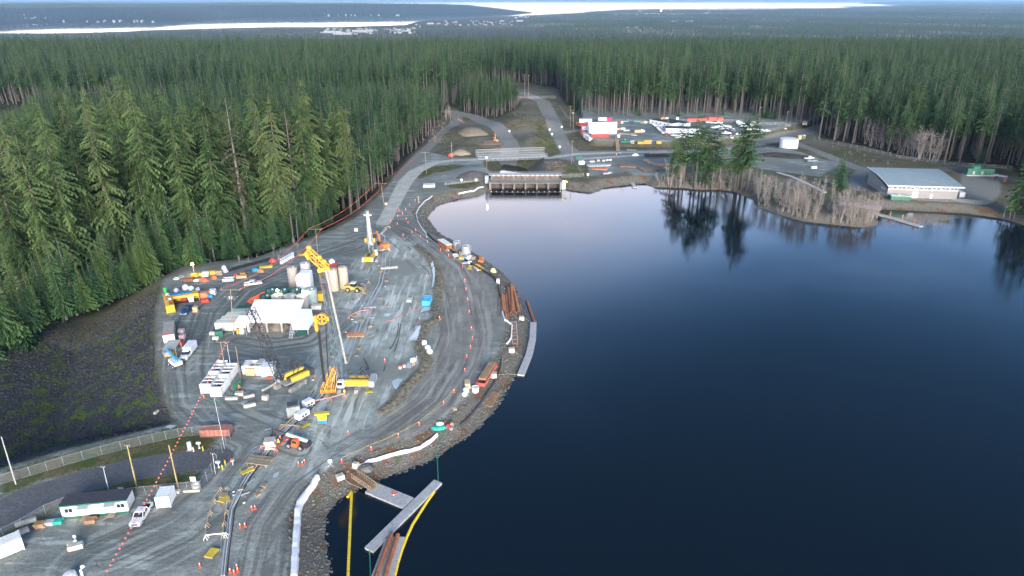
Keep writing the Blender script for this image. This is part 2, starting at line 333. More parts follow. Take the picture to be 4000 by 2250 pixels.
rough_c = mix(mr(mid, .40, .60), (.050, .062, .026), (.095, .080, .055)); rough_c = mix(mr(fine, .5, .72), rough_c, (.15, .13, .105))
rough_c = mix(mr(big, .45, .65), rough_c, (.12, .115, .10))
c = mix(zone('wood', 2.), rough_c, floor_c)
site_c = mix(mr(mid, .35, .65), (.138, .155, .150), (.192, .214, .208)); site_c = mix(mr(trkx, .52, .64), site_c, (.31, .345, .335)); site_c = mix(mr(fine, .5, .8), site_c, (.105, .117, .112))
site_c = mix(mr(big, .42, .64), site_c, mix(mr(fine, .3, .7), (.112, .126, .123), (.150, .166, .161)), 'MIX')
c = mix(zone('site', 1.2), c, site_c)
mud_c = mix(mr(mid, .38, .62), (.215, .243, .234), (.30, .335, .322)); mud_c = mix(mr(trk, .50, .60), mud_c, (.42, .46, .445)); mud_c = mix(mr(trk2, .56, .70), mud_c, (.13, .14, .132)); mud_c = mix(mr(big, .46, .60), mud_c, (.19, .205, .195))
c = mix(zone('mud', 5., 10, mid), c, mud_c)
brown_c = mix(mr(mid, .35, .65), (.155, .153, .142), (.196, .194, .182)); brown_c = mix(mr(trk, .52, .66), brown_c, (.225, .223, .212)); brown_c = mix(mr(fine, .55, .8), brown_c, (.09, .085, .075))
c = mix(zone('brown', 2.5, 6, mid), c, brown_c)
cx_ = N.new('ShaderNodeCombineXYZ'); L.new(math_('MULTIPLY', A('trackd'), .85), cx_.inputs[0]); sp_ = N.new('ShaderNodeSeparateXYZ'); L.new(geo.outputs['Position'], sp_.inputs[0]); L.new(math_('MULTIPLY', sp_.outputs[1], .035), cx_.inputs[1]); L.new(math_('MULTIPLY', sp_.outputs[0], .03), cx_.inputs[2])
rut = N.new('ShaderNodeTexNoise'); rut.inputs['Scale'].default_value = 1.0; rut.inputs['Detail'].default_value = 5; L.new(cx_.outputs[0], rut.inputs['Vector']); rut = rut.outputs['Fac']; near_t = mr(A('trackd'), 7., 12., 1., 0.)
c = mix(math_('MULTIPLY', mr(rut, .53, .62), math_('MULTIPLY', near_t, .55)), c, (.30, .315, .30)); c = mix(math_('MULTIPLY', mr(rut, .47, .38), math_('MULTIPLY', near_t, .6)), c, (.085, .088, .084))
c = mix(math_('MULTIPLY', zone('haul', 1.0, 2.), 1.0), c, mix(mr(fine, .3, .7), (.14, .143, .140), (.19, .192, .187)))
grass_c = mix(mr(mid, .38, .62), (.045, .070, .018), (.115, .100, .050)); grass_c = mix(mr(fine, .45, .7), grass_c, (.06, .058, .035))
c = mix(zone('grass', 1.2, 3.), c, grass_c)
c = mix(zone('berm', .6, 1.6), c, mix(mr(fine, .35, .65), (.085, .078, .062), (.22, .20, .15)))
sl_c = mix(mr(vfine, .3, .7), (.014, .015, .017), (.058, .060, .066)); sl_c = mix(mr(noise(.26, 6), .49, .60), sl_c, mix(mr(fine, .3, .7), (.035, .062, .008), (.075, .105, .02)))
c = mix(zone('slope', 1.2, 3.), c, sl_c)
bank_c = mix(mr(vfine, .3, .7), (.055, .053, .048), (.15, .147, .135)); bank_c = mix(mr(mid, .52, .64), bank_c, (.105, .060, .038)); bank_c = mix(mr(noise(.5, 4), .58, .70), bank_c, (.06, .085, .025))
c = mix(mr(math_('ADD', A('lake'), math_('MULTIPLY', math_('SUBTRACT', fine, .5), 4.)), 6.0, 8.0, 1., 0.), c, bank_c)
c = mix(zone('asph', .15, .5), c, mix(mr(fine, .3, .75), (.085, .089, .098), (.112, .116, .126)))
c = mix(zone('pale', .25, 1.2), c, mix(mr(mid, .35, .65), (.30, .31, .295), (.38, .39, .375)))
c = mix(mr(A('lake'), -.5, .6, 1., 0.), c, (.012, .012, .012))
c = mix(1.0, c, (1.27, 1.23, 1.13), 'MULTIPLY')
L.new(c, bs.inputs['Base Color'])
wet = mr(big, .35, .6, .75, .95); L.new(wet, bs.inputs['Roughness'])
bp = N.new('ShaderNodeBump'); bp.inputs['Strength'].default_value = .6; bp.inputs['Distance'].default_value = .35
L.new(math_('ADD', fine, math_('MULTIPLY', vfine, .5)), bp.inputs['Height']); L.new(bp.outputs[0], bs.inputs['Normal'])
me.materials.append(gm); ground = link(me, 'ground', kind='structure')
# ------------------------------------------------------------------ lake, sea
def watermat(name, wave, base):
    global N, L, geo
    m, nn, b = newmat(name); N = nn.nodes; L = nn.links; geo = N.new('ShaderNodeNewGeometry')
    b.inputs['Base Color'].default_value = (*base, 1); b.inputs['Roughness'].default_value = .035; b.inputs['IOR'].default_value = 1.333
    if wave:
        a1 = noise(1., 3, (1.3, 3.2, 1)); a2 = noise(1., 3, (.3, .8, 1)); calm = mr(noise(.010, 3), .40, .66, .022, .13)
        bump = N.new('ShaderNodeBump'); bump.inputs['Strength'].default_value = .35; bump.inputs['Distance'].default_value = .22
        L.new(math_('MULTIPLY', math_('ADD', a1, a2), 1.0), bump.inputs['Height']); L.new(calm, bump.inputs['Strength']); L.new(bump.outputs[0], b.inputs['Normal'])
    return m
lk = MB(); pts = []
for i in range(len(LAKE)):
    (ax, ay), (bx, by), (cx, cy) = LAKE[i-1], LAKE[i], LAKE[(i+1) % len(LAKE)]
    tx, ty = cx-ax, cy-ay; q = math.hypot(tx, ty) or 1; pts.append((bx-ty/q*2.2, by+tx/q*2.2, WATER))
lk.add(pts, [tuple(range(len(pts)))])
lk.build('lake_water', watermat('lake_surface', True, (.004, .009, .014)), kind='structure')
sea = MB(); sea.add([(-60000,2500,-142),(60000,2500,-142),(60000,70000,-142),(-60000,70000,-142)], [(0,1,2,3)])
sea.build('sea_water', watermat('sea_surface', False, (.02, .04, .06)), kind='structure')
# ------------------------------------------------------------------ haze
hm = bpy.data.materials.new('haze_air'); hm.use_nodes = True; hn = hm.node_tree; hn.nodes.clear()
pv = hn.nodes.new('ShaderNodeVolumePrincipled'); pv.inputs['Density'].default_value = 2.9e-5; pv.inputs['Color'].default_value = (.42, .72, 1, 1); pv.inputs['Anisotropy'].default_value = .1
ho = hn.nodes.new('ShaderNodeOutputMaterial'); hn.links.new(pv.outputs[0], ho.inputs['Volume'])
MB().box(-61000, 61000, -3000, 71000, -170, 150).build('haze', hm, kind='stuff')
# ------------------------------------------------------------------ trees
def leafmat(name, a, b, c):
    m, nn, bs_ = newmat(name); N = nn.nodes; L = nn.links
    bs_.inputs['Roughness'].default_value = .8; bs_.inputs['Specular IOR Level'].default_value = .15
    oi = N.new('ShaderNodeObjectInfo'); t = N.new('ShaderNodeTexCoord')
    no = N.new('ShaderNodeTexNoise'); no.inputs['Scale'].default_value = .33; no.inputs['Detail'].default_value = 5; L.new(t.outputs['Object'], no.inputs['Vector'])
    r = N.new('ShaderNodeMapRange'); r.inputs[1].default_value = .35; r.inputs[2].default_value = .65; L.new(no.outputs['Fac'], r.inputs[0])
    m1 = N.new('ShaderNodeMix'); m1.data_type = 'RGBA'; m1.inputs['A'].default_value = (*a, 1); m1.inputs['B'].default_value = (*b, 1); L.new(r.outputs[0], m1.inputs['Factor'])
    m2 = N.new('ShaderNodeMix'); m2.data_type = 'RGBA'; L.new(m1.outputs['Result'], m2.inputs['A']); m2.inputs['B'].default_value = (*c, 1)
    q = N.new('ShaderNodeMapRange'); q.inputs[1].default_value = .45; q.inputs[4].default_value = .8; L.new(oi.outputs['Random'], q.inputs[0]); L.new(q.outputs[0], m2.inputs['Factor'])
    h_ = N.new('ShaderNodeMapRange'); h_.inputs[2].default_value = .5; h_.inputs[3].default_value = .55; h_.inputs[4].default_value = 1.0; L.new(oi.outputs['Random'], h_.inputs[0])
    m3 = N.new('ShaderNodeMix'); m3.data_type = 'RGBA'; m3.blend_type = 'MULTIPLY'; m3.inputs['Factor'].default_value = 1; L.new(m2.outputs['Result'], m3.inputs['A']); L.new(h_.outputs[0], m3.inputs['B'])
    L.new(m3.outputs['Result'], bs_.inputs['Base Color']); return m
NEEDLE = leafmat('conifer_needles', (.020, .046, .014), (.074, .126, .040), (.094, .124, .046))
NEEDLE2 = leafmat('plantation_needles', (.011, .034, .013), (.044, .100, .036), (.058, .105, .030))
NEEDLE3 = leafmat('young_needles', (.018, .050, .022), (.042, .104, .040), (.066, .100, .022))
BARK = M('conifer_bark', (.105, .088, .070), .9, var=.4, scale=2); BARK2 = M('plantation_bark', (.085, .075, .066), .9, var=.35, scale=2)
TWIG = M('alder_bark', (.27, .24, .21), .9, var=.25, scale=2)
def conifer(h, cb, rad, levels, nb, seg, seed, irr=.25, droop=.35, shape=1.0, skip=.08, dead=0, wd=(.20,.32)):
    """needle crown: whorls of branches, each a ragged two-sided frond; returns crown and trunk builders"""
    rg = random.Random(seed); V = []; F = []
    ph = [rg.uniform(0, 6.28) for _ in range(6)]
    for k in range(levels):
        t = (k+rg.uniform(-.4, .4))/levels; t = min(max(t, 0), .995)
        z = h*(cb+(1-cb)*t)
        prof = (1-t)**shape*(min(1, .45+2.6*t) if cb > .12 else 1)
        n = nb if prof > .3 else max(4, int(nb*.7))
        for j in range(n):
            if rg.random() < skip: continue
            a = 2*math.pi*(j+rg.uniform(-.35, .35))/n+k*2.4
            lob = 1+irr*(math.sin(3*a+ph[0]+z*.22)+math.sin(2*a+ph[1]-z*.35)+math.sin(z*.9+ph[2])*.8)*.6
            ln = max(.35, rad*(prof*.94+.04)*lob*rg.uniform(.75, 1.12))
            ca, sa = math.cos(a), math.sin(a); w = ln*rg.uniform(*wd); up = rg.uniform(-.05, .25)*(.4+t)
            for s_ in range(seg):
                f0 = .12+.88*s_/seg; f1 = .12+.88*(s_+1.15)/seg
                def pt(f, side, ex=0):
                    r_ = ln*f; zz = z+r_*up-droop*ln*f*f+ex
                    ww = side*w*(1.15-f*.85)
                    return (r_*ca-ww*sa, r_*sa+ww*ca, zz-abs(side)*w*.35)
                for sd in (-1, 1):
                    q = rg.uniform(.7, 1.25)
                    b0 = len(V)
                    V.extend([pt(f0, 0), pt((f0+f1)/2+.07, sd*q, -.12*rg.random()), pt(f1, sd*.35*q), pt(f1, 0)]); F.append((b0, b0+1, b0+2, b0+3))
    if not dead:
        b0 = len(V)
        for j in range(5):
            a = j*2.5; V.extend([(0, 0, h*1.01), (.22*math.cos(a), .22*math.sin(a), h*.955), (.22*math.cos(a+1.3), .22*math.sin(a+1.3), h*.955)]); F.append((b0, b0+1, b0+2)); b0 += 3
    c = MB(); c.v = V; c.f = F
    t = MB(); r0 = h*.0105+.06
    t.tube([(0,0,-1.5),(0,0,h*.25),(0,0,h*.6),(0,0,h*(.93 if not dead else 1))], [r0*1.25, r0, r0*.62, .05], 6)
    rg2 = random.Random(seed+99)
    for k in range(int(8+10*cb)):                       # dead stubs below the crown
        z = h*rg2.uniform(.12, max(cb, .2)+.25); a = rg2.uniform(0, 6.28); l = rad*rg2.uniform(.25, .7)
        t.cyl((0,0,z), (l*math.cos(a), l*math.sin(a), z+l*rg2.uniform(-.25, .3)), .045, 3, .015, False)
    return c, t
def alder(h, stems, seed, spread=.22, twigs=26):
    rg = random.Random(seed); b = MB()
    for s_ in range(stems):
        a = rg.uniform(0, 6.28); k = rg.uniform(.2, 1)*spread; hh = h*rg.uniform(.7, 1)
        px = [(.35*math.cos(a), .35*math.sin(a), -1)]
        for i in range(1, 6):
            f = i/5; px.append((.35*math.cos(a)+k*hh*f*math.cos(a)+rg.uniform(-.15, .15), .35*math.sin(a)+k*hh*f*math.sin(a)+rg.uniform(-.15, .15), hh*f))
        b.tube(px, [.12, .105, .085, .06, .035, .012], 4)
        for t in range(twigs):
            f = rg.uniform(.25, .97); i = min(4, int(f*5)); p = Vector(px[i]).lerp(Vector(px[i+1]), f*5-i); aa = rg.uniform(0, 6.28); l = hh*rg.uniform(.07, .20)*(1.15-f*.6)
            q = p+Vector((l*math.cos(aa), l*math.sin(aa), l*rg.uniform(.35, .9))); b.cyl(p, q, .04, 3, .014, False)
            for _ in range(3):
                p2 = p.lerp(q, rg.uniform(.35, .95)); a3 = rg.uniform(0, 6.28); l2 = l*rg.uniform(.3, .6)
                b.cyl(p2, p2+Vector((l2*math.cos(a3), l2*math.sin(a3), l2*rg.uniform(.3, 1))), .024, 3, .01, False)
    return b
def proto(c, t, cm, tm, tag_):
    a = bpy.data.meshes.new(tag_+'_crown'); a.from_pydata(c.v, [], c.f); a.materials.append(cm)
    b = bpy.data.meshes.new(tag_+'_trunk'); b.from_pydata(t.v, [], t.f); b.materials.append(tm)
    return (a, b)
OLD = [proto(*conifer(60, cb, r, lv, 9, 5, 11+i, irr=.55, droop=.45, shape=sh, skip=.15, wd=(.24,.40)), NEEDLE, BARK, 'old_conifer') for i, (cb, r, lv, sh) in
       enumerate([(.14,7.3,54,.62),(.20,6.6,50,.55),(.10,7.9,56,.74),(.27,6.4,44,.6),(.16,6.8,50,.5)])]
OLDDEAD = [proto(*conifer(60, .3, 4.6, 34, 8, 3, 31, irr=.6, droop=.3, shape=.6, skip=.45, dead=1), leafmat('thin_needles', (.07,.08,.045), (.11,.105,.07), (.09,.09,.06)), M('grey_bark', (.14,.125,.105), .9), 'dying_conifer')]
PLT = [proto(*conifer(40, cb, r, lv, 7, 4, 51+i, irr=.5, droop=.32, shape=.85, skip=.14, wd=(.26,.42)), NEEDLE2, BARK2, 'plantation_conifer') for i, (cb, r, lv) in
       enumerate([(.44,4.3,20),(.52,3.8,17),(.36,4.8,23),(.48,4.2,18),(.30,4.6,25)])]
YNG = [proto(*conifer(18, .03, r, lv, 9, 4, 71+i, irr=.18, droop=.30, shape=.92, skip=.04), NEEDLE3, BARK, 'young_conifer') for i, (r, lv) in enumerate([(3.7,34),(3.2,32),(4.1,36)])]
SHR = [proto(*conifer(26, cb, r, lv, 7, 4, 81+i, irr=.45, droop=.2, shape=.55, skip=.28, wd=(.24,.38)), NEEDLE2, BARK2, 'shore_conifer') for i, (cb, r, lv) in enumerate([(.30,4.4,26),(.38,4.0,22),(.12,4.2,30)])]
ALD = []
for i, (st, sp) in enumerate([(3,.14),(5,.2),(4,.25),(2,.1)]):
    b = alder(14, st, 91+i, sp); a = bpy.data.meshes.new('bare_tree'); a.from_pydata(b.v, [], b.f); a.materials.append(TWIG); ALD.append(a)
def tree(pr, x, y, z, sc, label, group, name='conifer_tree'):
    o = bpy.data.objects.new(name, None); COL.objects.link(o); o.location = (x, y, z); o.rotation_euler.z = random.uniform(0, 6.28); o.empty_display_size = .3
    o.scale = (sc*random.uniform(.9, 1.12), sc*random.uniform(.9, 1.12), sc)
    tag(o, label, 'tree', group)
    link(pr[0], 'crown', o); link(pr[1], 'trunk', o); return o
def inpoly(poly, n, seed, spacing, box):
    """jittered grid points inside a plan polygon"""
    x0, x1, y0, y1 = box; rg = np.random.default_rng(seed)
    X, Y = np.meshgrid(np.arange(x0, x1, spacing), np.arange(y0, y1, spacing)); X = X.ravel()+rg.uniform(-.45, .45, X.size)*spacing; Y = Y.ravel()+rg.uniform(-.45, .45, Y.size)*spacing
    k = (np.abs(X) < .80*Y+90) & (Y > 60); X, Y = X[k], Y[k]
    d = sdf(X, Y, poly); k = d > 1; return X[k], Y[k], d[k]
# tops of the old stand, as its outline runs in the photograph (u, v)
PROF = [(-200,480),(0,425),(60,400),(150,312),(230,300),(330,330),(400,300),(465,228),(530,255),(600,300),(650,325),(720,282),(830,290),(950,200),(1000,280),(1130,252),(1200,275),(1270,300),(1340,312),(1420,280),(1500,300),(1560,232),(1600,290),(1640,310),(1720,300),(1760,320),(1800,330)]
pu = np.array([p[0] for p in PROF]); pvv = np.array([p[1] for p in PROF])
def proj(x, y, z):
    dy, dz = y, z-CAMH; f = dy*CP-dz*SP; up = dy*SP+dz*CP
    return 2000+FPX*x/f, 1125-FPX*up/f
inds = []; rest = []                        # individual trees / the rest of the forest
lx, ly, ld = inpoly(FOREST_L, 0, 3, 10.0, (-420, 60, 90, 600))
lz = height(lx, ly); rr = np.random.default_rng(5)
for x, y, z, d in zip(lx, ly, lz, ld):
    if d < 11 and y < 235: kind, hh = 'y', rr.uniform(11, 27)
    elif y < 300 or (y < 345 and d > 8): kind, hh = 'o', rr.uniform(46, 74)
    else: kind, hh = ('o', rr.uniform(36, 50)) if d > 25 and y < 430 and rr.random() < .5 else ('p', rr.uniform(32, 42))
    if y >= 235 and d < 9: kind, hh = 'p', rr.uniform(22, 36)
    for _ in range(40):
        u, v = proj(x, y, z+hh)
        if v > np.interp(u, pu, pvv)-6+25*rr.random(): break
        hh *= .96
    if hh < 8: continue
    u, v = proj(x, y, z+hh)
    if u < -150: continue
    (inds if (d < 40 or y < 215) else rest).append((x, y, z, hh, kind, d))
    if kind == 'p':
        rest.append((x+rr.uniform(2.5, 4.5), y+rr.uniform(-4, 4), z, hh*rr.uniform(.75, 1), 'p', d))
inds.sort(key=lambda t: -t[3]/math.hypot(t[0], t[1]))
rest += inds[150:]; inds = inds[:150]
LBL = {'o': ('tall old conifer in the dense stand beside the construction yard', 'old conifers beside the construction yard'), 'y': ('young full conifer branched to the ground at the foot of the tall stand', 'young conifers below the tall stand'),
       'p': ('slim conifer with bare lower trunk along the pale causeway road', 'slim conifers along the causeway road')}
for i, (x, y, z, hh, k, d) in enumerate(inds):
    pr = random.choice({'o': OLD, 'y': YNG, 'p': PLT}[k])
    lb, gr = LBL[k]
    if k == 'o' and i % 22 == 5: pr = OLDDEAD[0]; lb, gr = 'thin dying old conifer with pale sparse branches in the tall stand', 'dying conifers in the tall stand'
    tree(pr, x, y, z-.3, hh/{'o': 60, 'y': 18, 'p': 40}[k], lb, gr)
for k in range(64):
    f = k/63; u = -40+f*1320; v = np.interp(u, [-40,0,130,180,300,440,560,640,760,900,1060,1180,1300], [1350,1345,1290,1262,1212,1170,1115,1072,1034,1008,975,930,885])-rr.uniform(0, 34)
    x, y, z = G(u, v); hh = rr.uniform(11, 27) if u < 700 else rr.uniform(8, 19)
    tree(random.choice(YNG), x, y, z-.2, hh/18, LBL['y'][0], LBL['y'][1])
rx, ry, rd = inpoly(FOREST_R, 0, 8, 7.0, (-900, 1250, 330, 1175)); rzz = height(rx, ry)
front = []
for x, y, z, d in zip(rx, ry, rzz, rd):
    hh = rr.choice((rr.uniform(27, 36), rr.uniform(36, 43), rr.uniform(38, 49)))*(1-.12*S(np.array((y-800)/300)))
    if x > 230 and y < 640: hh *= rr.uniform(.85, 1.12)
    if rr.random() < .03: hh *= .6
    t = (x, y, z, hh, 'p' if not (d < 5 and rr.random() < .25) else 'e', d)
    (front if d < 9 and y < 640 else rest).append(t)
gx_, gy_, gd_ = inpoly(GROVE, 0, 9, 4.6, (-80, 60, 480, 720)); gz_ = height(gx_, gy_)
rest += [(x, y, z, rr.uniform(17, 28), 'p', d) for x, y, z, d in zip(gx_, gy_, gz_, gd_)]
front.sort(key=lambda t: t[1]); rest += front[80:]; front = front[:80]
for x, y, z, hh, k, d in front:
    if k == 'e': tree(random.choice(YNG), x, y, z-.3, rr.uniform(.5, .9), 'small bushy conifer among the bare trunks at the plantation edge', 'small conifers at the plantation edge')
    else: tree(random.choice(PLT), x, y, z-.3, hh/40, 'tall bare-trunked plantation conifer in the forest front beyond the lake', 'plantation conifers in the forest front')
# conifers on the far shore of the lake and beside the building
for u, v, hh, vi in ((2640,715,27,0),(2668,725,30,1),(2700,728,38,0),(2715,722,41,1),(2745,735,34,2),(2780,728,36,0),(2805,732,27,1),(2838,738,16,2),(2870,735,31,0),(2895,738,44,1),(2915,742,40,0),(2735,716,36,1),(2620,700,24,2),(2655,705,32,0),(2760,722,30,0),(2880,728,36,0)):
    x, y, z = G(u, v); tree(SHR[vi], x, y, z-.2, hh/26, 'ragged conifer with bare lower limbs on the far lake shore', 'ragged conifers on the far shore')
x, y, z = G(3275, 735); tree(YNG[0], x, y, z-.2, 21/18, 'single bushy conifer among bare brush beside the plank walkway', None)
for u, v, hh in ((3960,845,30),(3990,838,34),(4030,850,36),(4060,880,30)):
    x, y, z = G(u, v); tree(SHR[2], x, y, z-.2, hh/26, 'broad conifer on the lake edge past the end of the fenced building', 'conifers past the fenced building')
def bare(u, v, hh, vi, label, group):
    x, y, z = G(u, v); o = link(ALD[vi], 'bare_tree', None, label, 'tree', group, None, (x, y, z-.1), random.uniform(0, 6.28)); s_ = hh/14; o.scale = (s_, s_, s_)
rg = random.Random(4)
for k in range(62):
    t = rg.random(); u = 2945+t*480; vmax = np.interp(u, [2945,3000,3136,3233,3369,3430], [775,815,858,868,880,868]); v = vmax-4-rg.random()**1.4*np.interp(u, [2945,3100,3250,3430], [60,110,90,22])
    bare(u, v, rg.uniform(9, 15), rg.choice((0, 1, 2, 3)), 'bare grey alder in the leafless thicket on the small point', 'leafless alders on the small point')
for k in range(16): bare(rg.uniform(2590, 2930), rg.uniform(690, 735), rg.uniform(9, 18), rg.randrange(4), 'bare grey tree among the ragged conifers on the far shore', 'leafless trees among the shore conifers')
for u, v in ((3378,562),(3400,572),(3425,575),(3440,578),(3470,582),(3495,586),(3520,600),(3545,606),(3570,612),(3590,618),(3610,622),(3635,628),(3655,630),(3590,622),(3560,610)):
    bare(u, v, rg.uniform(15, 22), rg.choice((1, 2)), 'pale leafless alder in front of the dark forest behind the fence', 'pale alders before the dark forest')
for u, v in ((3925,840),(3945,855),(1742,470),(1752,462)): bare(u, v, 12, 0, 'leafless tree standing alone at a forest corner', 'leafless trees at forest corners')
# ------------------------------------------------------------------ the rest of the forest: one instanced mass
def scatter(name, pts, protos, kind='stuff'):
    """pts: (x, y, z, scale, variant); protos: list of mesh lists"""
    me_ = bpy.data.meshes.new(name); me_.from_pydata([p[:3] for p in pts], [], [])
    for nm, k in (('sc', 3), ('vi', 4)):
        a = me_.attributes.new(nm, 'FLOAT' if nm == 'sc' else 'INT', 'POINT'); a.data.foreach_set('value', [p[k] for p in pts])
    o = link(me_, name, kind=kind)
    ng = bpy.data.node_groups.new(name, 'GeometryNodeTree'); ng.interface.new_socket('Geometry', in_out='INPUT', socket_type='NodeSocketGeometry'); ng.interface.new_socket('Geometry', in_out='OUTPUT', socket_type='NodeSocketGeometry')
    Nn = ng.nodes; Ln = ng.links; gi = Nn.new('NodeGroupInput'); go = Nn.new('NodeGroupOutput'); iop = Nn.new('GeometryNodeInstanceOnPoints')
    ja = Nn.new('GeometryNodeJoinGeometry')
    for objs in reversed(protos):
        jj = Nn.new('GeometryNodeJoinGeometry')
        for ob in objs:
            oi = Nn.new('GeometryNodeObjectInfo'); oi.inputs['Object'].default_value = ob; oi.transform_space = 'ORIGINAL'; Ln.new(oi.outputs['Geometry'], jj.inputs[0])
        g2 = Nn.new('GeometryNodeGeometryToInstance'); Ln.new(jj.outputs[0], g2.inputs[0]); Ln.new(g2.outputs[0], ja.inputs[0])
    def na(nm, t):
        a = Nn.new('GeometryNodeInputNamedAttribute'); a.data_type = t; a.inputs['Name'].default_value = nm; return a.outputs[0]
    rv = Nn.new('FunctionNodeRandomValue'); rv.data_type = 'FLOAT_VECTOR'; rv.inputs[0].default_value = (-.03, -.03, 0); rv.inputs[1].default_value = (.03, .03, 6.28)
    Ln.new(gi.outputs[0], iop.inputs['Points']); Ln.new(ja.outputs[0], iop.inputs['Instance']); iop.inputs['Pick Instance'].default_value = True
    Ln.new(na('vi', 'INT'), iop.inputs['Instance Index']); Ln.new(rv.outputs[0], iop.inputs['Rotation']); Ln.new(na('sc', 'FLOAT'), iop.inputs['Scale'])
    Ln.new(iop.outputs[0], go.inputs[0]); md = o.modifiers.new('scatter', 'NODES'); md.node_group = ng; return o
def first(mesh_): return next(ob for ob in COL.objects if ob.type == 'MESH' and ob.data == mesh_)
def users(pr): return [first(pr[0]), first(pr[1])]
have = {ob.data for ob in COL.objects if ob.type == 'MESH'}
def ok(pl): return [p for p in pl if p[0] in have and p[1] in have]
oldp, pltp, yngp = ok(OLD), ok(PLT), ok(YNG); pl = oldp+pltp+yngp
pts = []
for x, y, z, hh, k, d in rest:
    if k == 'o': pts.append((x, y, z-.4, hh/60, rr.integers(len(oldp))))
    elif k == 'e': pts.append((x, y, z-.4, rr.uniform(.5, .9), len(oldp)+len(pltp)+rr.integers(len(yngp))))
    elif k == 'y': pts.append((x, y, z-.4, hh/18, len(oldp)+len(pltp)+rr.integers(len(yngp))))
    else: pts.append((x, y, z-.4, hh/40, len(oldp)+rr.integers(len(pltp))))
scatter('forest_trees', pts, [users(p) for p in pl])
print('TREES', len(inds), len(front), len(pts))
# ------------------------------------------------------------------ colours
WHITE = M('white_paint', (.70,.715,.71), .5, var=.12, dirtamt=.35, dirt=(.38,.36,.31)); CREAM = M('cream_paint', (.68,.66,.56), .55, var=.1, dirtamt=.25)
GREY = M('grey_steel', (.36,.38,.39), .5, .3); GALV = M('galvanised_steel', (.50,.53,.54), .45, .4, var=.15); DARK = M('dark_steel', (.045,.048,.052), .6); BLACK = M('black_rubber', (.018,.018,.02), .85)
YEL = M('yellow_paint', (.66,.38,.025), .55, var=.25, dirtamt=.45, dirt=(.24,.20,.13)); ORG = M('orange_paint', (.62,.19,.04), .55, var=.25, dirtamt=.45, dirt=(.25,.17,.11)); RED = M('red_paint', (.34,.035,.03), .6, var=.3, dirtamt=.4); BRED = M('signal_red', (.70,.05,.035), .5, var=.1)
BLUE = M('blue_paint', (.03,.22,.52), .5, var=.15); LBLUE = M('light_blue_paint', (.05,.36,.62), .5); GREEN = M('green_paint', (.012,.12,.075), .55); DGREEN = M('dark_green_tank', (.012,.095,.075), .45, var=.2)
RUST = M('rusty_steel', (.30,.105,.045), .85, var=.4, scale=.8, dirt=(.10,.05,.035), dirtamt=.5); RUST2 = M('orange_rust', (.46,.17,.06), .85, var=.35, scale=.8, dirt=(.16,.07,.04), dirtamt=.5)
WOOD = M('weathered_timber', (.30,.235,.16), .9, var=.3); PINE = M('fresh_timber', (.52,.38,.22), .85, var=.25); POLEW = M('pole_timber', (.22,.175,.12), .9, var=.3); PLY = M('brown_plank', (.34,.20,.105), .9, var=.3)
CONC = M('concrete', (.40,.39,.36), .9, var=.3, dirtamt=.4, dirt=(.15,.14,.12)); BCONC = M('beige_concrete_block', (.50,.47,.39), .9, var=.25, dirtamt=.35, dirt=(.22,.20,.16)); PCONC = M('pontoon_deck', (.40,.40,.39), .9, var=.25, dirtamt=.4, dirt=(.2,.19,.18))
GLASS = M('dark_glass', (.02,.028,.035), .08, var=0, dirtamt=.05); TAN = M('tan_tank', (.46,.40,.30), .6, var=.2, dirtamt=.35, dirt=(.35,.24,.14)); STEELT = M('steel_tank', (.48,.47,.46), .5, .15, var=.2, dirtamt=.4, dirt=(.25,.20,.15))
SHEET = M('white_sheeting', (.86,.87,.87), .6, var=.05, dirtamt=.08, dirt=(.5,.5,.5)); GEOT = M('white_geotextile', (.70,.72,.76), .8, var=.15); BTARP = M('blue_tarp', (.02,.25,.60), .5); OTARP = M('orange_tarp', (.75,.14,.06), .6); PURP = M('dark_blue_paint', (.03,.04,.16), .5)
HIVIS = M('hi_vis_yellow', (.62,.70,.03), .7, var=.1); SKIN = M('skin', (.45,.28,.20), .6, var=.05, dirtamt=0); NAVY = M('navy_cloth', (.02,.025,.05), .85); CORANGE = M('cone_orange', (.85,.10,.035), .6, var=.08, dirtamt=.08); SILVER = M('reflective_band', (.75,.75,.75), .4, var=.05)
YBOOM = M('boom_yellow', (.78,.55,.02), .5, var=.1); YPLATE = M('yellow_plate', (.62,.45,.03), .7, var=.25); ROOFG = M('grey_green_roof', (.27,.33,.33), .55, var=.08, scale=.3); MEMB = M('dark_membrane_roof', (.035,.037,.05), .85, var=.3)
TEAL = M('teal_net', (.02,.34,.26), .8); SAND = M('sand_gravel', (.20,.175,.135), .95, var=.3); DGRAV = M('dark_gravel', (.075,.075,.075), .95, var=.4); ROCK = M('riprap_stone', (.128,.124,.112), .95, var=.5, scale=.4, dirt=(.19,.185,.17), dirtamt=.5); ROCK2 = M('slope_stone', (.042,.043,.048), .95, var=.6, scale=.4, dirt=(.085,.085,.092), dirtamt=.5)
PINKW = M('pink_marker', (.85,.16,.14), .6, var=.05, dirtamt=0); LAMPW = M('lit_lamp_warm', (1,.80,.55), .5, var=0, dirtamt=0, emit=18); LAMPC = M('lit_lamp_white', (1,.95,.9), .5, var=0, dirtamt=0, emit=1.6); PUDDLE = M('milky_puddle', (.46,.50,.50), .12, var=.05, dirtamt=.1, scale=.2)
BLOCKW = M('block_wall', (.23,.23,.22), .9, var=.12, scale=2); GRNHOSE = M('green_hose', (.03,.28,.16), .6)
def GP(u1, v1, u2, v2):
    a, b = G(u1, v1), G(u2, v2); dx, dy = b[0]-a[0], b[1]-a[1]
    return ((a[0]+b[0])/2, (a[1]+b[1])/2, (a[2]+b[2])/2), math.atan2(dy, dx), math.hypot(dx, dy)
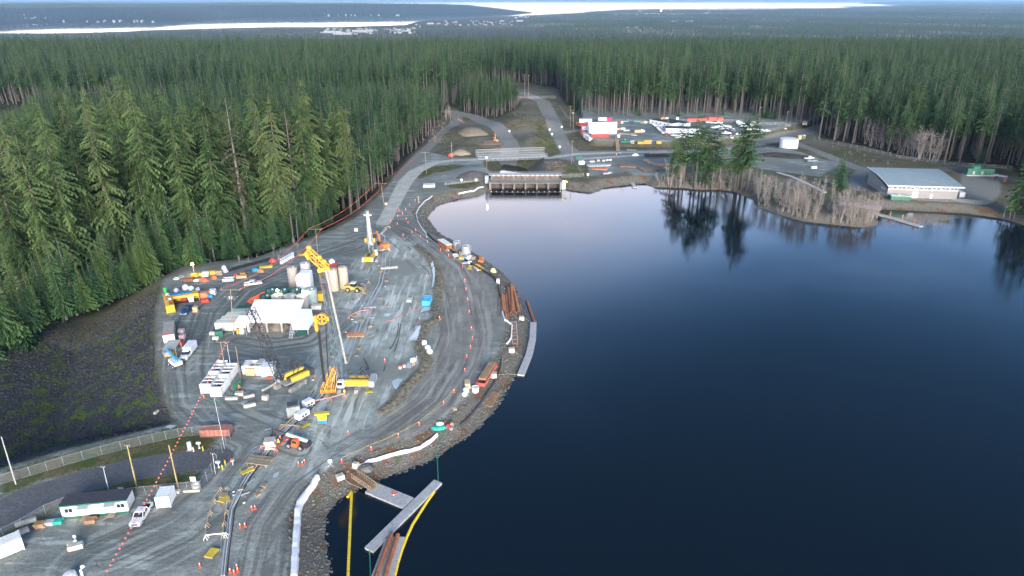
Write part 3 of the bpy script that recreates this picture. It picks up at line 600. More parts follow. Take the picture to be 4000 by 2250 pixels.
# ------------------------------------------------------------------ lattice
def lattice(b, p, q, w0, w1=None, n=12, r=.06, rl=.035, mid=False):
    p = Vector(p); q = Vector(q); d = (q-p); L_ = d.length; d.normalize(); w1 = w1 or w0
    s_ = d.cross(Vector((0,0,1)) if abs(d.z) < .97 else Vector((0,1,0))).normalized(); t_ = s_.cross(d).normalized()
    def c(i, k):
        f = i/n; w = w0+(w1-w0)*f; a = (k in (1, 2))*2-1; e = (k in (2, 3))*2-1
        return p+d*L_*f+s_*a*w/2+t_*e*w/2
    for k in range(4): b.cyl(c(0, k), c(n, k), r, 4)
    for i in range(n):
        for k in range(4):
            j = (k+1) % 4
            b.cyl(c(i, k) if i % 2 else c(i, j), c(i+1, j) if i % 2 else c(i+1, k), rl, 3, cap=False)
            if i % 3 == 0: b.cyl(c(i, k), c(i, j), rl, 3, cap=False)
    return b
# ------------------------------------------------------------------ containers, sheds, tanks
def container(name, label, loc, rz, mat, L_=6.06, W_=2.44, h=2.59, group=None, open_top=False, door_mat=None, cat='container', doors=True, base=0):
    t = T(name, label, cat, (loc[0], loc[1], loc[2]+base), rz, group); b = MB()
    if open_top:
        for y in (-W_/2, W_/2-.08): b.box(-L_/2, L_/2, y, y+.08, .12, h)
        b.box(-L_/2, -L_/2+.08, -W_/2+.08, W_/2-.08, .12, h).box(L_/2-.08, L_/2, -W_/2+.08, W_/2-.08, .12, h)
    else: b.box(-L_/2, L_/2, -W_/2, W_/2, .12, h)
    n = int(L_/.55)
    for i in range(n):
        x = -L_/2+.3+(L_-.6)*i/(n-1)
        b.box(x-.1, x+.1, -W_/2-.045, -W_/2, .3, h-.15).box(x-.1, x+.1, W_/2, W_/2+.045, .3, h-.15)
        if not open_top: b.box(x-.1, x+.1, -W_/2+.1, W_/2-.1, h, h+.035)
    b.build('body', mat, t)
    for x in (-L_/2, L_/2-.16):
        for y in (-W_/2-.05, W_/2-.11): MB().box(x-.01, x+.17, y, y+.16, 0, h+.06).build('corner_post', mat, t)
    if open_top:
        MB().box(-L_/2+.1, L_/2-.1, -W_/2+.1, W_/2-.1, .12, h*.3).build('contents', M('dark_slurry', (.06,.045,.035), .5), t)
        k = max(4, int(L_/1.25))
        for i in range(k):
            x = -L_/2+.5+(L_-1)*i/(k-1); MB().box(x-.07, x+.07, -W_/2+.09, W_/2-.09, h-.25, h-.02).build('cross_beam', mat, t)
    elif doors:
        for y in (-W_/4, W_/4):
            dd = MB().box(L_/2, L_/2+.05, y-W_/4+.06, y+W_/4-.03, .25, h-.12).build('door', door_mat or mat, t)
            MB().cyl((L_/2+.08, y-.2, .3), (L_/2+.08, y-.2, h-.2), .025, 4).cyl((L_/2+.08, y+.2, .3), (L_/2+.08, y+.2, h-.2), .025, 4).build('lock_rod', GALV, dd)
    return t
def vtank(label, loc, r, h, mat, group=None, name='storage_tank', ladder=True, hatch=True, cone=.12):
    t = T(name, label, 'tank', loc, 0, group); b = MB(); n = 24
    ring = lambda rr, z: [(rr*math.cos(2*math.pi*i/n), rr*math.sin(2*math.pi*i/n), z) for i in range(n)]
    b.loft([ring(r, 0), ring(r, h), ring(r*.96, h+.06)], False); b.build('shell', mat, t, smooth=False)
    MB().loft([ring(r*1.01, h), ring(r*.5, h+cone*r*.6), ring(.1, h+cone*r)]).build('roof', mat, t)
    MB().loft([ring(r*1.02, h*.32), ring(r*1.02, h*.32+.08)]).loft([ring(r*1.02, h*.66), ring(r*1.02, h*.66+.08)]).build('band', mat, t)
    if hatch: MB().cyl((r*.4, -r*.3, h+.1), (r*.4, -r*.3, h+cone*r+.25), .35, 10).build('hatch', GALV, t)
    if ladder:
        l = MB(); l.bar((-.25, -r-.15, 0), (-.25, -r-.15, h+.9), .06).bar((.25, -r-.15, 0), (.25, -r-.15, h+.9), .06)
        for k in range(int(h/.4)): l.bar((-.25, -r-.15, .3+k*.4), (.25, -r-.15, .3+k*.4), .04)
        l.build('ladder', GALV, t)
    return t
def trailer_office(label, loc, rz, L_, W_, h, roofm, wallm, group=None, trim=None, win=(), doors=(), name='office_trailer', base=.5):
    t = T(name, label, 'trailer', loc, rz, group)
    MB().box(-L_/2, L_/2, -W_/2, W_/2, base, base+h).build('wall', wallm, t)
    MB().box(-L_/2-.12, L_/2+.12, -W_/2-.12, W_/2+.12, base+h, base+h+.14).build('roof', roofm, t)
    MB().box(-L_/2-.14, L_/2+.14, -W_/2-.15, -W_/2-.121, base+h-.18, base+h+.16).build('fascia', trim or wallm, t)
    MB().box(-L_/2+.1, L_/2-.1, -W_/2+.06, W_/2-.06, 0, base).build('skirt', trim or DARK, t)
    for x in win:
        f = MB().box(x-.75, x+.75, -W_/2-.05, -W_/2, base+.95, base+1.95).build('window_frame', WHITE, t)
        for k in (-1, 1): MB().box(x-.34+k*.36, x+.34+k*.36-.04, -W_/2-.065, -W_/2-.05, base+1.02, base+1.88).build('pane', GLASS, f)
    for x in doors:
        d = MB().box(x-.48, x+.48, -W_/2-.06, -W_/2, base+.03, base+2.1).build('door', WHITE, t); MB().box(x+.30, x+.40, -W_/2-.12, -W_/2-.06, base+.95, base+1.05).build('handle', GALV, d)
        a = MB(); a.add([(x-1, -W_/2, base+2.45), (x+1, -W_/2, base+2.45), (x+1, -W_/2-1, base+2.2), (x-1, -W_/2-1, base+2.2), (x-1, -W_/2, base+2.39), (x+1, -W_/2, base+2.39), (x+1, -W_/2-1, base+2.14), (x-1, -W_/2-1, base+2.14)],
              [(0,1,2,3),(7,6,5,4),(0,4,5,1),(1,5,6,2),(2,6,7,3),(3,7,4,0)]); a.build('awning', GALV, t)
        st = MB().box(x-.7, x+.7, -W_/2-1.3, -W_/2-.07, base-.12, base-.02); 
        for k in range(3): st.box(x-.7-.3*(k+1), x-.7-.3*k, -W_/2-1.3, -W_/2-.3, base-.16*(k+2)+.05, base-.16*(k+1)-.02)
        st.build('steps', WOOD, t)
    return t
# ------------------------------------------------------------------ vehicles (length along +x = front)
def wheel(b, x, y, r, w): b.cyl((x, y-w/2, r), (x, y+w/2, r), r, 14); return b
def wheels(t, xs, half, r, w, hub=GALV):
    for x in xs:
        for y in (-half, half):
            k = MB(); wheel(k, x, y, r, w); wo_ = k.build('wheel', BLACK, t)
            s_ = 1 if y > 0 else -1; MB().cyl((x, y+s_*w/2, r), (x, y+s_*(w/2+.03), r), r*.55, 10).build('rim', hub, wo_)
def taper(b, x0, x1, tx0, tx1, w0, w1, z0, z1):
    b.add([(x0,-w0/2,z0),(x1,-w0/2,z0),(x1,w0/2,z0),(x0,w0/2,z0),(tx0,-w1/2,z1),(tx1,-w1/2,z1),(tx1,w1/2,z1),(tx0,w1/2,z1)], [(0,3,2,1),(4,5,6,7),(0,1,5,4),(1,2,6,5),(2,3,7,6),(3,0,4,7)]); return b
def pickup(label, loc, rz, paint, group=None, cap=False):
    t = T('pickup_truck', label, 'pickup truck', loc, rz, group)
    b = MB().side([(2.92,.55),(2.95,.95),(2.75,1.12),(1.25,1.2),(1.25,1.22),(-1.0,1.22),(-1.0,.45),(2.6,.45)], -.98, .98)
    b.box(-2.92, -1.0, -.98, -.86, .5, 1.22).box(-2.92, -1.0, .86, .98, .5, 1.22).box(-2.98, -2.86, -.98, .98, .5, 1.22).build('body', paint, t)
    MB().box(-2.86, -1.0, -.86, .86, .5, .72).build('truck_bed', BLACK, t)
    taper(MB(), -1.05, 1.3, -.85, .55, 1.86, 1.55, 1.22, 1.84).build('cab_glass', GLASS, t)
    taper(MB(), -.88, .62, -.86, .52, 1.60, 1.52, 1.78, 1.93).build('roof', paint, t)
    p = MB()
    for y in (-1, 1): p.bar((1.32, y*.93, 1.2), (.6, y*.78, 1.84), .09).bar((-1.05, y*.93, 1.2), (-.86, y*.78, 1.84), .12).bar((.15, y*.93, 1.2), (.1, y*.79, 1.84), .08)
    p.build('pillar', paint, t)
    MB().box(2.9, 3.02, -.95, .95, .42, .68).build('front_bumper', GREY, t); MB().box(-3.06, -2.98, -.95, .95, .45, .66).build('rear_bumper', GREY, t)
    MB().box(2.93, 2.985, -.6, .6, .72, .98).build('grille', DARK, t)
    for y in (-.8, .8): MB().box(2.86, 2.97, y-.16, y+.16, .78, .98).build('headlight', SILVER, t); MB().box(-3.0, -2.97, y*1.1-.07, y*1.1+.07, .78, 1.1).build('tail_light', BRED, t)
    for y in (-1.08, 1.08): MB().box(1.0, 1.15, y-.1, y+.1, 1.2, 1.4).build('mirror', DARK, t)
    if cap: taper(MB(), -2.95, -1.0, -2.85, -1.02, 1.9, 1.7, 1.22, 1.9).build('canopy', paint, t)
    wheels(t, (1.85, -1.85), .86, .40, .28); return t
def car(label, loc, rz, paint, group=None, suv=True):
    t = T('parked_car', label, 'car', loc, rz, group); h = .15 if suv else 0
    MB().side([(2.2,.4),(2.28,.75),(2.0,.92+h),(1.1,1.02+h),(-2.0,1.05+h),(-2.25,.9),(-2.25,.4)], -.9, .9).build('body', paint, t)
    taper(MB(), -2.05 if suv else -1.7, 1.15, -1.8 if suv else -1.1, .35, 1.66, 1.36, 1.0+h, 1.5+h).build('cab_glass', GLASS, t)
    taper(MB(), -1.85 if suv else -1.15, .42, -1.78 if suv else -1.05, .3, 1.42, 1.3, 1.46+h, 1.58+h).build('roof', paint, t)
    p = MB()
    for y in (-1, 1): p.bar((1.1, y*.82, 1.02+h), (.38, y*.68, 1.5+h), .08).bar((-.5, y*.83, 1.02+h), (-.5, y*.7, 1.5+h), .09).bar((-2.0 if suv else -1.65, y*.82, 1.02+h), (-1.8 if suv else -1.1, y*.68, 1.5+h), .12)
    p.build('pillar', paint, t)
    for y in (-.66, .66): MB().box(2.16, 2.27, y-.18, y+.18, .66, .82).build('headlight', SILVER, t)
    wheels(t, (1.4, -1.4), .8, .34, .24); return t
def boxtruck(label, loc, rz, paint, L_=7.4, group=None):
    t = T('box_truck', label, 'truck', loc, rz, group)
    MB().side([(3.6,.5),(3.65,1.0),(3.35,1.28),(2.2,1.36),(2.2,1.4),(.5,1.4),(.5,.5)], -1.0, 1.0).build('body', paint, t)
    taper(MB(), .5, 2.25, .6, 1.55, 1.86, 1.6, 1.4, 2.05).build('cab_glass', GLASS, t); taper(MB(), .45, 1.65, .5, 1.5, 1.7, 1.55, 2.0, 2.2).build('roof', paint, t)
    MB().box(-L_/2-.2, .45, -1.1, 1.1, .75, 2.75).build('cargo_box', paint, t); MB().box(-L_/2-.2, .5, -.5, .5, .45, .75).build('chassis', DARK, t)
    MB().box(3.58, 3.72, -.98, .98, .42, .66).build('front_bumper', GREY, t); MB().box(3.6, 3.67, -.6, .6, .72, 1.0).build('grille', DARK, t)
    wheels(t, (2.5, -2.2), .9, .42, .3); return t
def track(t, x0, x1, y, w, h, mat=None):
    r = h/2; prof = [(x0+r-r*math.sin(a), r-r*math.cos(a)) for a in [math.pi*i/6 for i in range(7)]]+[(x1-r+r*math.sin(a), r+r*math.cos(a)) for a in [math.pi*i/6 for i in range(7)]]
    b = MB().side(prof, y-w/2, y+w/2); n = int((x1-x0)/.32)
    for i in range(n):
        x = x0+r*.6+(x1-x0-r*1.2)*i/(n-1); b.box(x-.1, x+.1, y-w/2-.02, y+w/2+.02, h-.02, h+.07)
    return b.build('track', mat or M('muddy_track', (.30,.30,.275), .9, var=.35), t)
def excavator(label, loc, rz, sw, paint, sc=1.0, arm=((1.2,0,1.8),(3.6,0,4.4),(5.6,0,2.2),(5.0,0,.4)), group=None):
    t = T('excavator', label, 'excavator', loc, rz, group); t.scale = (sc,)*3
    for y in (-1.2, 1.2): track(t, -2.1, 2.1, y, .6, .95)
    MB().box(-1.2, 1.2, -.9, .9, .45, 1.0).build('undercarriage', DARK, t)
    r_ = Matrix.Rotation(sw, 4, 'Z'); k = lambda: MB().at(0, 0, 0, sw)
    k().box(-2.5, 1.2, -1.35, 1.35, 1.05, 1.5).box(-2.6, -.4, -1.35, 1.35, 1.5, 2.35).build('house', paint, t)
    k().side([(-2.75,1.1),(-2.4,1.05),(-2.4,2.2),(-2.75,2.0)], -1.3, 1.3).build('counterweight', paint, t)
    cb_ = k().box(-.35, 1.35, .45, 1.35, 1.5, 2.95).build('cab', GLASS, t); k().box(-.4, 1.4, .4, 1.4, 2.95, 3.05).build('cab_roof', paint, cb_)
    p = [Vector(q) for q in arm]
    k().bar(p[0], p[1].lerp(p[0], .5)+Vector((0,0,.5)), .45, .6).bar(p[1].lerp(p[0], .5)+Vector((0,0,.5)), p[1], .4, .5).build('boom', paint, t)
    k().bar(p[1]+Vector((-.4,0,.3)), p[2], .32, .42).build('stick', paint, t)
    k().side([(p[2].x-.1,p[2].z+.1),(p[2].x+.35,p[2].z-.6),(p[3].x+.1,p[3].z-.1),(p[3].x-.7,p[3].z+.35),(p[2].x-.5,p[2].z-.2)], -.55, .55).build('bucket', DARK, t)
    k().cyl((1.0,-.15,1.4), p[0].lerp(p[1], .55)+Vector((0,-.15,-.1)), .09, 6).cyl((1.0,.15,1.4), p[0].lerp(p[1], .55)+Vector((0,.15,-.1)), .09, 6).build('hydraulic_ram', GALV, t)
    return t
def crane_base(label, loc, rz, sw, paint, name='crawler_crane', tr=(6.6, 5.4), cabm=WHITE, cwm=None, stripes=True, hl=7.2, cs=1):
    """crawler crane carrier; superstructure turned by sw, boom added by the caller"""
    t = T(name, label, 'crane', loc, rz); L_, gauge = tr
    for y in (-gauge/2, gauge/2): track(t, -L_/2, L_/2, y, .95, 1.15)
    MB().box(-1.5, 1.5, -gauge/2+.4, gauge/2-.4, .5, 1.15).cyl((0,0,1.1), (0,0,1.5), 1.3, 16).build('undercarriage', DARK, t)
    k = lambda: MB().at(0, 0, 0, sw)
    k().box(-hl+2.2, 2.2, -1.5, 1.5, 1.5, 1.85).build('house_deck', GREY, t)
    k().box(-hl+2.4, .8, *sorted((-1.6*cs, -.75*cs)), 1.85, 3.3).build('engine_cover', paint, t); k().box(-hl+2.4, .2, *sorted((.75*cs, 1.6*cs)), 1.85, 3.0).build('winch_cover', paint, t)
    k().box(-hl+2.6, .6, -.7, .7, 1.85, 2.6).build('winch', DARK, t)
    c_ = k().side([(.9,1.6),(2.6,1.6),(2.75,2.3),(2.45,3.5),(.9,3.5)], *sorted((-2.35*cs, -1.2*cs))).build('cab', cabm, t)
    k().side([(1.3,2.3),(2.68,2.3),(2.45,3.25),(1.3,3.25)], *sorted((-2.40*cs, -2.34*cs))).build('cab_window', GLASS, c_); k().add([(2.76,-2.25*cs,2.35),(2.76,-1.3*cs,2.35),(2.52,-1.3*cs,3.3),(2.52,-2.25*cs,3.3)], [(0,1,2,3)]).build('cab_window', GLASS, c_)
    cw = k().box(-hl+1.1, -hl+2.4, -2.0, 2.0, 1.6, 3.3).build('counterweight', cwm or GREY, t)
    if stripes:
        for i in range(5):
            for y in (-1.72, 1.72): k().add([(-hl+1.095, y-.35, 1.70+i*.31), (-hl+1.095, y+.35, 1.70+i*.31), (-hl+1.095, y+.35, 1.86+i*.31), (-hl+1.095, y-.35, 1.86+i*.31), (-hl+1.05, y-.35, 1.70+i*.31), (-hl+1.05, y+.35, 1.70+i*.31), (-hl+1.05, y+.35, 1.86+i*.31), (-hl+1.05, y-.35, 1.86+i*.31)], [(4,5,6,7),(0,3,2,1),(0,1,5,4),(2,3,7,6)]).build('warning_stripe', WHITE, cw)
    g = k(); 
    for y in (-.8, .8): g.bar((-1.5, y, 2.6), (-3.2, y, 6.0), .2).bar((-hl+2.4, y, 2.6), (-3.2, y, 6.0), .16)
    g.bar((-3.2,-.8,6.0), (-3.2,.8,6.0), .2).build('gantry', DARK, t)
    w = k()
    for y in (-1.62, 1.62): w.box(-hl+2.3, 1.0, y-.35*(y < 0), y+.35*(y > 0), 1.70, 1.76)
    w.build('catwalk', GALV, t)
    return t
def loc_of(t, p):   # world point -> thing space
    return Matrix.Rotation(-t.rotation_euler.z, 4, 'Z') @ (Vector(p)-Vector(t.location))
def person(label, loc, rz, vest=None, legs=None, hat=None, pose=0, group='site workers'):
    vest = vest or HIVIS; legs = legs or NAVY
    o = T('person', label, 'person', loc, rz, group)
    me_ = bpy.data.meshes.new('body'); a = .12+.08*pose
    V = [(0,0,.98),(0,0,1.2),(0,0,1.42),(0,0,1.52),(0,.0,1.66),(0,.09,.92),(a,.11,.50),(a*.2,.12,.07),(.17,.12,.04),(0,-.09,.92),(-a,-.11,.50),(-a*1.6,-.12,.07),(-a*1.6+.17,-.12,.04),
         (0,.2,1.40),(.05+.1*pose,.27,1.14),(.22,.22,.98+.1*pose),(.30,.21,.96+.1*pose),(0,-.2,1.40),(.03,-.27,1.14),(.14,-.24,.92),(.20,-.23,.86)]
    E = [(0,1),(1,2),(2,3),(3,4),(0,5),(5,6),(6,7),(7,8),(0,9),(9,10),(10,11),(11,12),(2,13),(13,14),(14,15),(15,16),(2,17),(17,18),(18,19),(19,20)]
    me_.from_pydata(V, E, []); ob = bpy.data.objects.new('body', me_); COL.objects.link(ob)
    md = ob.modifiers.new('s', 'SKIN'); rad = [.15,.14,.17,.065,.105,.10,.075,.055,.05,.10,.075,.055,.05,.075,.055,.042,.04,.075,.055,.042,.04]
    for v_, r_ in zip(me_.skin_vertices[0].data, rad): v_.radius = (r_, r_)
    me_.skin_vertices[0].data[0].use_root = True
    dg = bpy.context.evaluated_depsgraph_get(); m2 = bpy.data.meshes.new_from_object(ob.evaluated_get(dg)); bpy.data.objects.remove(ob)
    for m_ in (vest, legs, SKIN): m2.materials.append(m_)
    for p in m2.polygons:
        z = p.center.z; y = abs(p.center.y); p.material_index = 2 if z > 1.5 else (1 if z < .96 and y < .2 else 0)
        p.use_smooth = True
    link(m2, 'body', o); MB().ell((0,0,1.71), .15, .13, .11, 10, 5).cyl((.03,0,1.68), (.03,0,1.70), .18, 10).build('helmet', hat or WHITE, o); MB().box(.085,.115,-.02,.02,1.60,1.65).build('nose', SKIN, o)
    return o
GCONC = M('gate_concrete', (.20,.185,.165), .9, var=.35, dirtamt=.5, dirt=(.07,.06,.05)); BRST = M('bridge_steel', (.27,.29,.30), .55, .3, var=.15)
# ------------------------------------------------------------------ spillway gates
x0, x1, yg = -11.0, 25.4, 357.0
t = T('spillway_gate', 'long concrete spillway with six dark bays and double railings at the lake end', 'spillway', (x0, yg, 0))
W_ = x1-x0; bay = W_/6
for i in range(1, 6):
    b = MB().box(bay*i-.55, bay*i+.55, -.2, 6, -7, .3); b.cyl((bay*i, -.2, -7), (bay*i, -.2, .3), .55, 12); b.build('pier', GCONC, t)
for xx in (-1.2, W_+.0): MB().box(xx, xx+1.2, -2.2, 8, -7, 1.2).build('abutment', GCONC, t)
MB().box(0, W_, 4.6, 5.4, -9, 3.2).build('breast_wall', M('stained_concrete', (.13,.11,.095), .9, var=.45, scale=.6, dirt=(.08,.05,.04), dirtamt=.7), t)
for i in range(6):
    for k in range(3):
        MB().box(bay*i+.7+k*(bay-1.4)/3+.05, bay*i+.7+(k+1)*(bay-1.4)/3-.05, 4.35, 4.6, .7, 3.0).build('gate_panel', M('rust_stained_gate', (.13,.10,.08), .85, var=.5, scale=.7), t)
    MB().box(bay*i-.3, bay*i+.3, 4.0, 4.6, .6, 3.15).build('wall_rib', GCONC, t)
MB().box(-1.2, W_+1.2, -1.3, 4.3, .25, .6).build('lower_deck', GCONC, t); MB().box(-1.5, W_+1.5, 4.2, 8.2, 3.2, 3.5).build('upper_deck', BRST, t)
def railing(par, p, q, h=1.1, n=12, mat=BRST, name='railing', rails=3):
    b = MB(); p = Vector(p); q = Vector(q)
    for i in range(n+1): c_ = p.lerp(q, i/n); b.cyl(c_, c_+Vector((0,0,h)), .04, 4)
    for k in range(rails): b.cyl(p+Vector((0,0,h*(k+1)/rails)), q+Vector((0,0,h*(k+1)/rails)), .045, 4)
    return b.build(name, mat, par)
GALV_ = GALV
railing(t, (-1.2,-1.2,.6), (W_+1.2,-1.2,.6), n=24); railing(t, (-1.2,2.2,.6), (W_+1.2,2.2,.6), n=24); railing(t, (-1.5,4.3,3.5), (W_+1.5,4.3,3.5), n=24); railing(t, (-1.5,8.1,3.5), (W_+1.5,8.1,3.5), n=24)
for i in range(14): MB().ell((1.2+i*(W_-2.4)/13, 4.12, 3.2), .16, .16, .16, 6, 4).build('wall_lamp', LAMPC, t)
MB().box(-3.5, -1.6, 1.5, 4.0, -.4, 3.4).build('control_cabinet', M('blue_grey_cabinet', (.25,.32,.38), .5), t)
b = MB(); b.box(W_+1.3, W_+3.0, -2.4, -2.3, -2.6, 2.2)
for k in range(9): b.box(W_+1.3, W_+3.0, -2.5, -2.2, -2.4+k*.5, -2.3+k*.5)
b.build('ladder_frame', GALV, t); MB().box(W_+2.2, W_+4.0, -2.62, -2.55, 1.0, 2.0).build('warning_sign', YBOOM, t)
bm = T('debris_boom', 'thin dark boom with white floats strung before the spillway bays', 'boom', (x0, yg-6.5, WATER))
MB().tube([(-1,0,.12),(W_*.3,-1,.12),(W_*.7,-1,.12),(W_+1,0,.12)], .13, 6).build('cable', DARK, bm)
for i in range(14): MB().ell((i*W_/13, -.9+.9*abs(i-6.5)/6.5, .25), .28, .28, .22, 8, 4).build('float', WHITE, bm)
# tall lamp beside the gates and floodlight on the far corner
def lamp_pole(label, u, v, h, lit=None, mat=POLEW, arm=0.0, r=.14, group=None, name='lamp_pole', lr=.35):
    x, y, z = G(u, v); t = T(name, label, 'lamp', (x, y, z), 0, group)
    MB().cyl((0,0,-.5), (0,0,h), r, 8, r*.7).build('pole', mat, t)
    MB().box(-.45, .45, -.25, .25, h, h+.3).build('lamp_head', GREY, t)
    if lit: MB().ell((0,-.15,h+.05), lr, lr, lr*.8, 10, 6).build('bulb', lit, t)
    return t
lamp_pole('glowing lamp on a timber pole behind the left end of the spillway', 1902, 690, 10.5, LAMPW)
# ------------------------------------------------------------------ panel bridge
p0, p1 = Vector(P(1867, 623, .4)), Vector(P(2138, 612, .4)); ang = math.atan2(p1.y-p0.y, p1.x-p0.x); BL = (p1-p0).length
t = T('panel_bridge', 'long grey steel truss panel bridge over the spillway channel', 'bridge', tuple(p0), ang)
def truss(y, z0, tiers, name):
    b = MB(); h = 1.55; n = int(BL/1.55)
    for k in range(tiers+1): b.box(0, BL, y-.1, y+.1, z0+k*h-.09, z0+k*h+.09)
    for k in range(tiers):
        for i in range(n+1):
            x = BL*i/n; b.box(x-.06, x+.06, y-.07, y+.07, z0+k*h+.09, z0+(k+1)*h-.09)
            if i < n:
                xm = x+BL/n/2; b.bar((x, y, z0+k*h+h/2), (xm, y, z0+(k+1)*h-.1), .09).bar((xm, y, z0+(k+1)*h-.1), (x+BL/n, y, z0+k*h+h/2), .09).bar((x, y, z0+k*h+h/2), (xm, y, z0+k*h+.1), .09).bar((xm, y, z0+k*h+.1), (x+BL/n, y, z0+k*h+h/2), .09)
    b.build(name, BRST, t)
truss(0, -1.2, 2, 'near_truss'); truss(9.0, -.6, 3, 'far_truss')
MB().box(0, BL, .3, 8.7, -.35, .02).build('deck', M('pale_deck', (.30,.31,.30), .85), t)
b = MB()
for i in range(15): b.box(BL*i/14-.12, BL*i/14+.12, .2, 8.8, -.9, -.36)
b.build('cross_girder', GREY, t)
for xx in (-2.0, BL-.5):
    for k in range(5):
        for j in range(3): MB().box(xx-(1.2 if xx < 0 else -1.2)*0+j*.01, xx+2.5, 1+j*2.6, 3.5+j*2.6, -1.3-1.0*(k+1)+.03, -1.3-1.0*k).build('abutment_block', BCONC, t)
# ------------------------------------------------------------------ fenced building
FL = Vector(P(3462, 771)); FR = Vector(P(3736, 779)); ang = math.atan2(FR.y-FL.y, FR.x-FL.x); BW = (FR-FL).length; BD = 27.0
g0 = hz(FL.x+10, FL.y+12)
t = T('plant_building', 'low grey block building with a wide curved metal roof inside a fence by the lake', 'building', (FL.x, FL.y, g0-.05), ang)
hf, hb = 6.3, 8.2
MB().add([(0,0,0),(BW,0,0),(BW,BD,0),(0,BD,0),(0,0,4.2),(BW,0,4.2),(BW,BD,hb-.5),(0,BD,hb-.5)], [(0,1,5,4),(1,2,6,5),(2,3,7,6),(3,0,4,7),(4,5,6,7)]).build('wall', BLOCKW, t)
rows = []
for i in range(13):
    f = i/12; yy = -1.4+(BD+2.2)*f; zz = hf+.1+(hb-hf)*math.sin(f*math.pi*.5)*1.15; rows.append((yy, zz))
rf = MB(); rf.loft([[(-1.0, y, z), (BW+1.6, y, z), (BW+1.6, y, z-.28), (-1.0, y, z-.28)] for y, z in rows]); ro = rf.build('roof', ROOFG, t)
sm = MB()
for i in range(34):
    xx = -.9+(BW+2.4)*i/33
    for (ya, za), (yb, zb) in zip(rows[:-1], rows[1:]): sm.bar((xx, ya, za+.02), (xx, yb, zb+.02), .05, .06)
sm.build('seam', ROOFG, ro)
MB().box(-1.1, BW+1.7, -1.62, -1.42, hf-.35, hf+.16).build('front_gutter', WHITE, ro); MB().bar((-1.12,-1.4,hf+.1), (-1.12,BD*.4,hb+.2), .2, .4).bar((-1.12,BD*.4,hb+.2), (-1.12,BD+.8,hb+.5), .2, .4).build('side_trim', WHITE, ro)
nb = 8; MB().box(.2, BW-.2, .25, .4, 4.2, hf+.1).build('clerestory_wall', M('clerestory_back', (.30,.30,.27), .7), t)
for i in range(nb):
    xa = .3+(BW-.6)*i/nb; xb = .3+(BW-.6)*(i+1)/nb
    pn = MB().box(xa+.35, xb-.35, .12, .25, 4.45, hf-.3).build('window', GLASS, t)
    MB().box(xa-.08, xa+.08, -.06, .12, 4.2, hf-.1).box(xa+.35-.06, xa+.35, .02, .12, 4.3, hf-.2).box(xb-.35, xb-.35+.06, .02, .12, 4.3, hf-.2).box((xa+xb)/2-.05, (xa+xb)/2+.05, .02, .12, 4.3, hf-.2).build('window_frame', WHITE, pn)
    if i % 3 != 1: MB().bar((xa, -.1, 4.4), (xb, -.1, hf-.3), .1).build('brace', WHITE, t)
MB().box(-.05, BW+.05, -.12, 0, 4.05, 4.3).build('sill_band', WHITE, t)
rd_ = MB().box(11.8, 14.4, -.08, 0, 0, 3.1); rd_.build('roller_door', WHITE, t); MB().box(20.2, 21.3, -.08, 0, 0, 2.2).build('door', WHITE, t)
for xx in (15.6, 20.5): MB().box(xx, xx+.5, -.25, -.02, 3.6, 3.85).build('wall_light', M('warm_fixture', (.6,.5,.35), .6), t)
for k in range(4): MB().box(-.06, 0, 4+k*1.2, 4.7+k*1.2, 2.6, 3.6).build('side_window', WHITE, t)
t2 = T('green_shelter', 'long low green shed with pale flat roof before the curved roof building', 'shed', tuple(Vector((FL.x, FL.y, g0))+Matrix.Rotation(ang, 4, 'Z') @ Vector((0,-5.5,0))), ang)
MB().box(0, 9, 0, 2.6, 0, 2.2).build('wall', GREEN, t2); MB().box(-.25, 9.25, -.3, 2.9, 2.2, 2.38).build('roof', GALV, t2); MB().cyl((4,1.4,2.38), (4,1.4,2.8), .35, 10).build('roof_vent', WHITE, t2)
pp = Vector((FL.x, FL.y, g0))+Matrix.Rotation(ang, 4, 'Z') @ Vector((BW+4.0, 6.5, 0)); container('sea_container', 'pale grey container at the right end of the curved roof building', pp, ang+math.pi/2, GALV, 6.06)
# green generator, shelter and pipe cradle behind it
x, y, z = G(3815, 684); t = T('green_generator', 'large dark green tank unit with top hatch behind the curved roof building', 'generator', (x, y, z), -.06)
MB().box(-6.5, 6.5, -2, 2, .5, 4.0).build('housing', GREEN, t); MB().at(6.5,0,1.9).box(0,2,-1.2,1.2,-1.2,1.8).build('end_box', GREEN, t)
b = MB(); b.loft([[(-1.8+2*math.cos(a)*1.2-0, -1+math.sin(a)*1.6, zz) for a in [2*math.pi*i/8 for i in range(8)]] for zz in (4.0, 5.0)]).loft([[(-1.8+2*math.cos(a)*r_, -1+math.sin(a)*r_*1.4, zz) for a in [2*math.pi*i/8 for i in range(8)]] for r_, zz in ((1.4,5.0),(.7,5.8))]); b.build('hatch_dome', M('green_dome', (.02,.18,.10), .5), t)
for xx in (-3, 1.5): MB().box(xx-.5, xx+.5, -2.12, -2, .8, 2.6).build('door', GREY, t)
MB().box(-6.9, 8.6, -2.4, 2.4, 0, .5).build('skid', CONC, t)
x, y, z = G(3902, 708); t = T('lean_to_shelter', 'small open shelter with pale flat roof near the green generator', 'shelter', (x, y, z), -.9)
MB().box(-3, 3, -2, 2, 3.0, 3.2).build('roof', GALV, t)
for xx in (-2.8, 2.8):
    for yy in (-1.8, 1.8): MB().box(xx-.1, xx+.1, yy-.1, yy+.1, 0, 3.0).build('post', RUST, t)
MB().box(-2.7, 2.7, 1.5, 1.6, 0, 2.8).build('back_panel', DARK, t)
x, y, z = G(3415, 686); t = T('pipe_trailer', 'trailer carrying rusty brown pipe bends beside the curved roof building', 'trailer', (x, y, z), .1)
